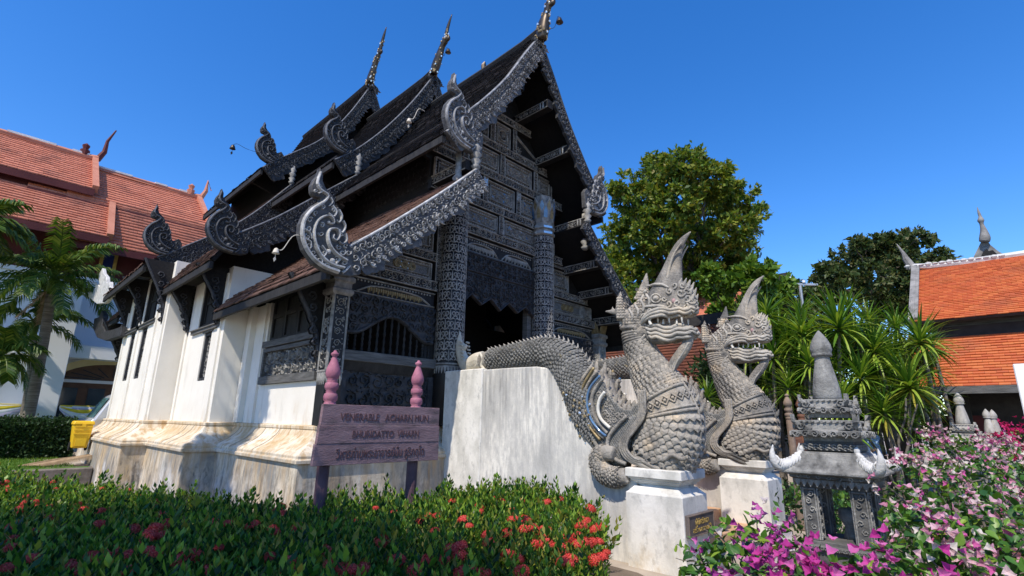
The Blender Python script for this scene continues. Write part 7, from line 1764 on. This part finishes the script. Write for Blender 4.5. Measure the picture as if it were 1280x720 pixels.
FPX_ = [(12, 610), (8, 614), (18, 606), (45, 606), (52, 603), (75, 596), (70, 600), (78, 588), (68, 603), (110, 583), (104, 594), (122, 595), (150, 584), (146, 583), (160, 600), (63, 575), (30, 640), (62, 633), (45, 634), (104, 637), (125, 640), (95, 632), (141, 637), (125, 656), (120, 655), (195, 660), (210, 655), (190, 672), (202, 670), (183, 676), (188, 668), (10, 660), (140, 692), (122, 698), (10, 710), (105, 715), (225, 700), (190, 692), (285, 655), (352, 634), (345, 640), (432, 609), (428, 622), (470, 636), (448, 650), (567, 628), (545, 646), (534, 646), (525, 652), (575, 696), (420, 710), (430, 712), (452, 714), (455, 704), (605, 717), (590, 714), (360, 712), (362, 704), (405, 690), (613, 680), (647, 610), (651, 627), (648, 630), (655, 663), (662, 662), (670, 664), (679, 661), (684, 663), (643, 683), (668, 680), (676, 683), (694, 684), (700, 686), (706, 692), (704, 702), (709, 705), (712, 701), (733, 652), (743, 662), (748, 678), (741, 677), (730, 678), (735, 680), (742, 636), (753, 640), (757, 660), (700, 624), (683, 629), (763, 693), (744, 700), (752, 697), (765, 688), (776, 667), (721, 672), (640, 650), (652, 715), (600, 640), (620, 625), (555, 700), (500, 700), (520, 715)]
rf = random.Random(21)
FPX_ += [(rf.uniform(0, 200), rf.uniform(585, 640)) for k in range(22)]+[(rf.uniform(560, 775), rf.uniform(620, 700)) for k in range(30)]+[(rf.uniform(0, 640), rf.uniform(640, 718)) for k in range(36)]
for i, (px, py) in enumerate(FPX_):
    p = None
    for z in np.arange(.98, .5, -.02):
        q = onZ(px, py, z); a = np.array([[q.x, q.y]])
        if in_poly(a, HPOLY)[0] and z <= hedge_z(a)[0]+.27-max(0, .15-edge_dist(a, HPOLY)[0]): p = q; break
    if p is None: continue
    inst(FH[i % 4], 'flower_head', p, (random.uniform(-.4, .4), random.uniform(-.4, .4), random.uniform(0, 6)), random.uniform(.62, 1.0), HD)

# --- bougainvillea
def heart_leaf(l):
    v_ = [(0, 0, 0), (.24*l, .18*l, .05*l), (.30*l, .42*l, .07*l), (.14*l, .8*l, .02*l), (0, l, -.10*l), (-.14*l, .8*l, .02*l), (-.30*l, .42*l, .07*l), (-.24*l, .18*l, .05*l), (0, .45*l, -.02*l)]
    return v_, [(0, 1, 8), (1, 2, 8), (2, 3, 8), (3, 4, 8), (4, 5, 8), (5, 6, 8), (6, 7, 8), (7, 0, 8)]
def bract(l):
    mb = MB()
    for k in range(3):
        R_ = Matrix.Rotation(k*2*pi/3, 3, 'Z') @ Matrix.Rotation(.75, 3, 'X'); v_, f_ = heart_leaf(l); mb.add([R_ @ (V((x*1.25, y, z*1.6))) for x, y, z in v_], f_)
    mb.tube([(0, 0, 0), (0, 0, l*.55)], [.0022, .0022], 4); return mb
mb = MB(); v_, f_ = heart_leaf(1.0); mb.add(v_, f_); LEAF_ME = {}
def shared(kind, mat):
    if (kind, mat) not in LEAF_ME:
        m = MB()
        if kind == 'leaf': m.add(*heart_leaf(1.0))
        else: m = bract(1.0)
        LEAF_ME[(kind, mat)] = mesh_only(m, kind, M_[mat], smooth=False)
    return LEAF_ME[(kind, mat)]
def orient(p, d, up, s_):
    d = V(d).normalized(); sd_ = d.cross(V(up)); 
    if sd_.length < 1e-3: sd_ = V((1, 0, 0))
    sd_.normalize(); n = sd_.cross(d); return Matrix(((sd_.x*s_, d.x*s_, n.x*s_, p[0]), (sd_.y*s_, d.y*s_, n.y*s_, p[1]), (sd_.z*s_, d.z*s_, n.z*s_, p[2]), (0, 0, 0, 1)))
def island_copy(mat, n_):
    """leaves that share a mesh still vary in colour: a few tinted copies of the mesh"""
    return None
def bougainvillea(label, blobs, nleaf, nbract, bmat, lsize, bsize, part_cap=300, name='bougainvillea_bush'):
    cl = [(tuple(at(px, py, d)), (rp*d/FPX, rp*d/FPX, rp*d/FPX*.9)) for px, py, d, rp in blobs]
    cx = np.mean([c[0] for c in cl], 0); t = thing(name, label, 'bush', (cx[0], cx[1], 0), 'bougainvillea bushes')
    mb = MB(); b0 = V((cx[0], cx[1], 0))
    for c, r in cl:
        m = b0.lerp(V(c), .5)+V((random.uniform(-.1, .1), random.uniform(-.1, .1), .05)); limb(mb, b0+V((random.uniform(-.1, .1), random.uniform(-.1, .1), 0)), m, .018, .012, .05, 4); limb(mb, m, c, .012, .006, .05, 4)
        for k in range(5): d = V((random.gauss(0, 1), random.gauss(0, 1), random.gauss(.4, .7))).normalized(); limb(mb, c, V(c)+V((d.x*r[0], d.y*r[1], d.z*r[2])), .005, .002, .05, 3)
    mb.build('stem', M_['branch'], t)
    # foliage also hangs below the drawn clumps, down to the ground
    low = [((c[0], c[1], max(.15, c[2]*.45)), (r[0]*1.15, r[1]*1.15, max(.15, c[2]*.45))) for c, r in cl]
    P, d = blob_points(cl, nleaf, .55); P2, d2 = blob_points(low, int(nleaf*.8), .6); P = np.concatenate([P, P2]); d = np.concatenate([d, d2])
    P = P[P[:, 2] > .03] if True else P; d = d[:len(P)]
    D_ = d*.55+RS.normal(size=P.shape)*.6+np.array([0, 0, -.25]); face = np.array(-(P-np.array(CPOS)))
    near = np.linalg.norm(face, axis=1)-.25*np.sum(unit(face)*d, 1); o_ = np.argsort(near); P, D_, d = P[o_], D_[o_], d[o_]
    S_ = lsize*RS.uniform(.65, 1.2, len(P))
    hv, hf = heart_leaf(1.0); hv = np.array(hv); hq = np.array(hf); VV, FF = [], []; cap = min(part_cap, len(P)); stride = max(1, int(len(P)*.45)//max(1, cap)); cnt = 0
    for i in range(len(P)):
        M = orient(P[i], D_[i], d[i]+RS.normal(size=3)*.4+np.array([0, 0, .8]), S_[i])
        if cnt < cap and i % stride == 0:
            me = shared_tint('leaf', 'leaf_boug', i); inst(me, 'leaf', None, parent=t, M=M); cnt += 1
        else:
            A_ = np.array(M); VV.append(hv@A_[:3, :3].T+A_[:3, 3]); FF.append(hq+9*len(FF))
    if VV: np_mesh('foliage', np.concatenate(VV), np.concatenate(FF), M_['leaf_boug'], t, kind='stuff')
    # bracts gathered in sprays on the outside
    ns = max(3, nbract//9); Pc, dc = blob_points(cl, ns*3, .93); w_ = (-(Pc-np.array(CPOS))); sc_ = np.sum(unit(w_)*dc, 1)+.5*dc[:, 2]; pick = np.argsort(-sc_+RS.rand(len(sc_))*.9)[:ns]; cnt = 0
    for i in pick:
        for k in range(9):
            if cnt >= nbract: break
            p = Pc[i]+RS.normal(size=3)*bsize*1.15+dc[i]*bsize*RS.uniform(-.3, 1.0); dd = dc[i]+RS.normal(size=3)*.6
            q = V(dd).normalized(); M = q.to_track_quat('Z', 'Y').to_matrix().to_4x4() @ Matrix.Rotation(RS.uniform(0, 6), 4, 'Z') @ Matrix.Scale(bsize*RS.uniform(.75, 1.15), 4); M.translation = V(p)
            inst(shared_tint('bract', bmat, RS.randint(99)), 'bract', None, parent=t, M=M); cnt += 1
    return t
TINT = {}
def shared_tint(kind, mat, i):
    """leaf meshes in a handful of true leaf colours, so shared pieces are not all one green"""
    cols = {'leaf_boug': [(.03, .10, .018), (.05, .15, .022), (.085, .21, .025), (.15, .29, .03), (.24, .36, .035)], 'bract_magenta': [(.52, .05, .31), (.64, .09, .40), (.72, .19, .50)], 'bract_purple': [(.40, .05, .30), (.56, .09, .40), (.65, .18, .50), (.68, .60, .61)],
            'bract_pink': [(.68, .30, .44), (.76, .50, .58), (.66, .14, .40), (.80, .72, .68), (.78, .60, .62), (.74, .40, .54)], 'bract_hot': [(.56, .02, .14), (.66, .05, .23)], 'leaf_dracaena': [(.05, .135, .015), (.11, .23, .022), (.20, .34, .034), (.32, .43, .055)], 'leaf_dracaena_yellow': [(.10, .17, .02), (.26, .27, .035), (.38, .33, .05)]}[mat]
    k = i % len(cols); key = (kind, mat, k)
    if key not in TINT:
        c = cols[k]; m = material('%s_tint' % mat, [tuple(x*.75 for x in c), c], 9, .42 if 'leaf' in mat else .6, transl=.3 if 'leaf' in mat else .38, spec=.4 if 'leaf' in mat else .15)
        mb_ = MB()
        if kind == 'leaf': mb_.add(*heart_leaf(1.0))
        elif kind == 'bract': mb_ = bract(1.0)
        TINT[key] = mesh_only(mb_, kind, m)
    return TINT[key]
bougainvillea('purple flowered bougainvillea sprawling before the nearer naga pedestal', [(880, 705, 3.1, 34), (915, 690, 3.1, 42), (950, 675, 3.15, 34), (978, 678, 3.2, 26), (930, 725, 2.9, 60), (980, 718, 3.0, 40)], 560, 170, 'bract_purple', .074, .036)
bougainvillea('bright magenta bougainvillea in front of the large stone shrine', [(1025, 735, 2.7, 40), (1060, 737, 2.6, 40), (1110, 712, 2.65, 30), (995, 738, 2.6, 40), (1140, 738, 2.6, 44), (1090, 748, 2.5, 46)], 520, 300, 'bract_magenta', .074, .041)
bougainvillea('pale pink and cream bougainvillea spreading right of the shrine', [(1130, 625, 4.0, 26), (1165, 600, 4.4, 40), (1215, 602, 4.4, 46), (1262, 596, 4.5, 40), (1150, 580, 5.0, 22), (1200, 574, 5.2, 26), (1250, 572, 5.2, 26), (1290, 610, 4.4, 40)], 800, 480, 'bract_pink', .066, .034)
bougainvillea('leafy bougainvillea with scattered pink bracts nearest the right edge', [(1150, 672, 3.3, 46), (1200, 668, 3.3, 50), (1250, 660, 3.4, 50), (1175, 712, 3.1, 60), (1240, 715, 3.1, 70), (1285, 690, 3.2, 55), (1128, 650, 3.6, 22)], 1150, 250, 'bract_pink', .074, .037)
bougainvillea('hot pink bougainvillea at the far right before the dark hall', [(1250, 553, 9.5, 14), (1268, 551, 9.5, 16), (1285, 555, 9.5, 18), (1260, 562, 9.2, 14)], 260, 220, 'bract_hot', .09, .065, 100)
bougainvillea('small pale pink bougainvillea under the two little shrines', [(1155, 552, 9.0, 12), (1180, 556, 9.0, 14), (1205, 558, 8.8, 14), (1225, 560, 8.8, 12)], 240, 130, 'bract_pink', .09, .06, 100)

# --- dracaena thicket
def blade(l, w_, arch, n=5):
    rows = []; p = V((0, 0, 0)); d = V((0, 1, 0)); ang = 0
    for k in range(n+1):
        ww = w_*(.55+.9*(k/n)-1.38*(k/n)**2+.0); rows.append([p+V((-ww, 0, .012*(1-k/n))), p.copy(), p+V((ww, 0, .012*(1-k/n)))]); ang -= arch/n*(1+k*.25); p = p+V((0, cos(ang), sin(ang)))*(l/n)
    mb_ = MB(); mb_.grid(rows); return mb_
BLD = {}
def blade_mesh(k, yellow):
    key = (k, yellow)
    if key not in BLD:
        mat = 'leaf_dracaena_yellow' if yellow else 'leaf_dracaena'
        shared_tint('x', mat, k); m = TINT[('x', mat, k % (3 if yellow else 4))].materials[0]
        BLD[key] = mesh_only(blade(1, .044, (.06, .16, .28, .55)[k % 4]), 'leaf', m, smooth=True)
    return BLD[key]
DR = [(1048, 398, 58, 10.5, 1), (1003, 408, 44, 10.8, 0), (958, 385, 36, 11.5, 0), (1092, 428, 48, 10.2, 1), (1150, 416, 46, 10.4, 2), (1136, 470, 56, 9.6, 4), (1076, 462, 46, 9.8, 2), (1012, 446, 42, 10.2, 1), (966, 436, 40, 11.0, 0), (1052, 492, 46, 9.6, 1), (1104, 505, 46, 9.4, 3), (930, 392, 30, 12.0, 0), (985, 476, 36, 10.4, 0), (884, 490, 30, 11.5, 0), (1062, 528, 40, 9.4, 2), (1118, 440, 44, 10.8, 1), (1030, 425, 44, 11, 0), (985, 420, 40, 11.5, 0), (1085, 395, 34, 11.5, 0), (1140, 525, 34, 9.6, 4), (1020, 500, 36, 10.2, 1), (1160, 450, 34, 10.5, 3), (1070, 412, 40, 11.2, 0), (1120, 402, 38, 11.2, 0), (1040, 458, 42, 10.6, 0), (1095, 470, 44, 10.4, 0), (1118, 498, 40, 10.0, 2), (1030, 480, 38, 10.8, 0), (975, 405, 36, 12, 0), (1000, 470, 36, 11.2, 0), (1080, 492, 40, 10.2, 0), (1145, 490, 38, 10.1, 2), (960, 470, 30, 11.4, 0), (1000, 385, 34, 12.2, 0), (1165, 425, 30, 11, 0), (1060, 378, 30, 12, 0), (935, 430, 36, 11.8, 0), (955, 400, 34, 12, 0), (1105, 465, 40, 10.8, 0)]
DLAB = ['tallest spiky dracaena, standing right of the shrine spire', 'upright dracaena just left of the shrine spire tip', 'dracaena under the bright young tree, right of the farther naga snout', 'dracaena rosette between the tall spiky one and the orange roof', 'dracaena touching the lower left corner of the upper orange roof', 'dracaena with long yellow-edged blades drooping before the lower orange roof', 'dracaena rosette in the middle of the thicket, right of the spire shaft',
 'dracaena whose blades show behind the spire shaft', 'dracaena beside the farther naga jaw', 'dracaena right above the upper tier of the large shrine', 'dracaena with yellowing lower blades low in the thicket', 'small dark dracaena behind the farther naga horn', 'low dracaena beside the farther naga neck', 'small dracaena seen between the two nagas', 'dracaena behind the upper shrine tier, over the crouching person', 'dracaena left of the one touching the upper orange roof', 'dracaena straight behind the pointed spire tip',
 'dracaena at the back between the spire and the farther naga head', 'small dracaena at the top back of the thicket under the dusky tree', 'lowest dracaena with yellow tips near the white blocks', 'low dracaena left of the upper shrine tier', 'rightmost dracaena, blades crossing the lower orange roof', 'dracaena at the back, right behind the tallest spiky one', 'dracaena at the back under the eave end of the upper orange roof', 'dark dracaena behind the spire shaft, lower down', 'dark inner dracaena rosette right of the spire shaft base', 'inner dracaena just above the yellowing low one', 'inner dracaena left of the spire shaft, deep in shade', 'back dracaena over the farther naga brow', 'back dracaena level with the farther naga throat', 'inner dracaena above the crouching person', 'dracaena behind the yellow-edged drooping one', 'dracaena touching the farther naga beard', 'back dracaena under the floodlights', 'back dracaena crossing the gap between the two orange roofs', 'topmost back dracaena left of the dusky tree', 'back dracaena showing under the farther naga chin', 'back dracaena just right of the farther naga horn tip', 'inner dracaena in the deepest middle of the thicket']
for i, (px, py, rp, d, yk) in enumerate(DR):
    c = at(px, py+rp*.15, d); R_ = rp*d/FPX*1.0; bx, by = c.x+random.uniform(-.35, .35), c.y+random.uniform(-.1, .5)
    t = thing('dracaena_plant', DLAB[i], 'dracaena', (bx, by, 0), 'dracaenas in the shrub bed')
    mb = MB(); mb.tube(smoothpath([(bx, by, 0), (lerp(bx, c.x, .3), lerp(by, c.y, .5), c.z*.5), tuple(c)], 8), [.05, .048, .045, .042, .04, .038, .036, .034], 7); mb.build('trunk', M_['palm_trunk'], t, smooth=True)
    nl = 100 if rp > 40 else 80
    for k in range(nl):
        az = k*2.39996+random.uniform(-.2, .2); f = (k+.5)/nl; el = lerp(1.45, -.45, f**.85)
        dv = V((cos(az)*cos(el), sin(az)*cos(el), sin(el))); yel = yk >= 2 and f > (.97, .9, .8)[min(2, yk-2)]
        M = orient(c-V((0, 0, .14*f)), dv, (0, 0, 1) if abs(dv.z) < .95 else (1, 0, 0), R_*random.uniform(.8, 1.12)); inst(blade_mesh(random.randrange(4) if f < .6 else random.choice((2, 3, 1)), yel), 'leaf', None, parent=t, M=M)
BK = thing('shrub', 'dark leafy shrub filling the back of the dracaena thicket', 'shrub', (-1.7, 11.6, 0))
mb = MB()
for k in range(9): limb(mb, (-1.7+random.uniform(-.5, .5), 11.6, 0), (random.uniform(-3.2, -1.0), random.uniform(11.2, 12.2), random.uniform(1.4, 2.4)), .04, .012)
mb.build('stem', M_['trunk'], BK)
P, d = blob_points([(tuple(at(x, y, 12.3)), (.75, .5, .65)) for x, y in ((900, 470), (950, 440), (985, 430), (1030, 440), (1075, 440), (1115, 450), (1140, 480), (1000, 490), (1050, 500), (1100, 510), (930, 500), (970, 520), (1140, 520))], 15000, .35)
leaf_cloud('foliage', P, d*.4+RS.normal(size=P.shape)*.7+np.array([0, 0, .4]), .20*RS.uniform(.6, 1.3, len(P)), 'hedge_dark', BK, .28)
# ground plants at the feet of the thicket
n_ = 7000; P = np.stack([RS.uniform(-4, 2.2, n_), RS.uniform(8.2, 12.2, n_), RS.uniform(0.02, .5, n_)], 1); P = P[~((P[:, 0] < -2.0) & (P[:, 1] < 9.6))]
leaf_cloud('ground_cover', P, RS.normal(size=P.shape)+np.array([0, 0, .8]), .11*RS.uniform(.6, 1.3, len(P)), 'hedge_dark', None, .4)
P = np.stack([RS.uniform(-2.15, -1.7, 1600), RS.uniform(6.4, 9.8, 1600), RS.rand(1600)**1.5*.9], 1)
leaf_cloud('ground_cover', P, RS.normal(size=P.shape)+np.array([0, 0, .6]), .075*RS.uniform(.6, 1.3, len(P)), 'leaf_boug', None, .5)
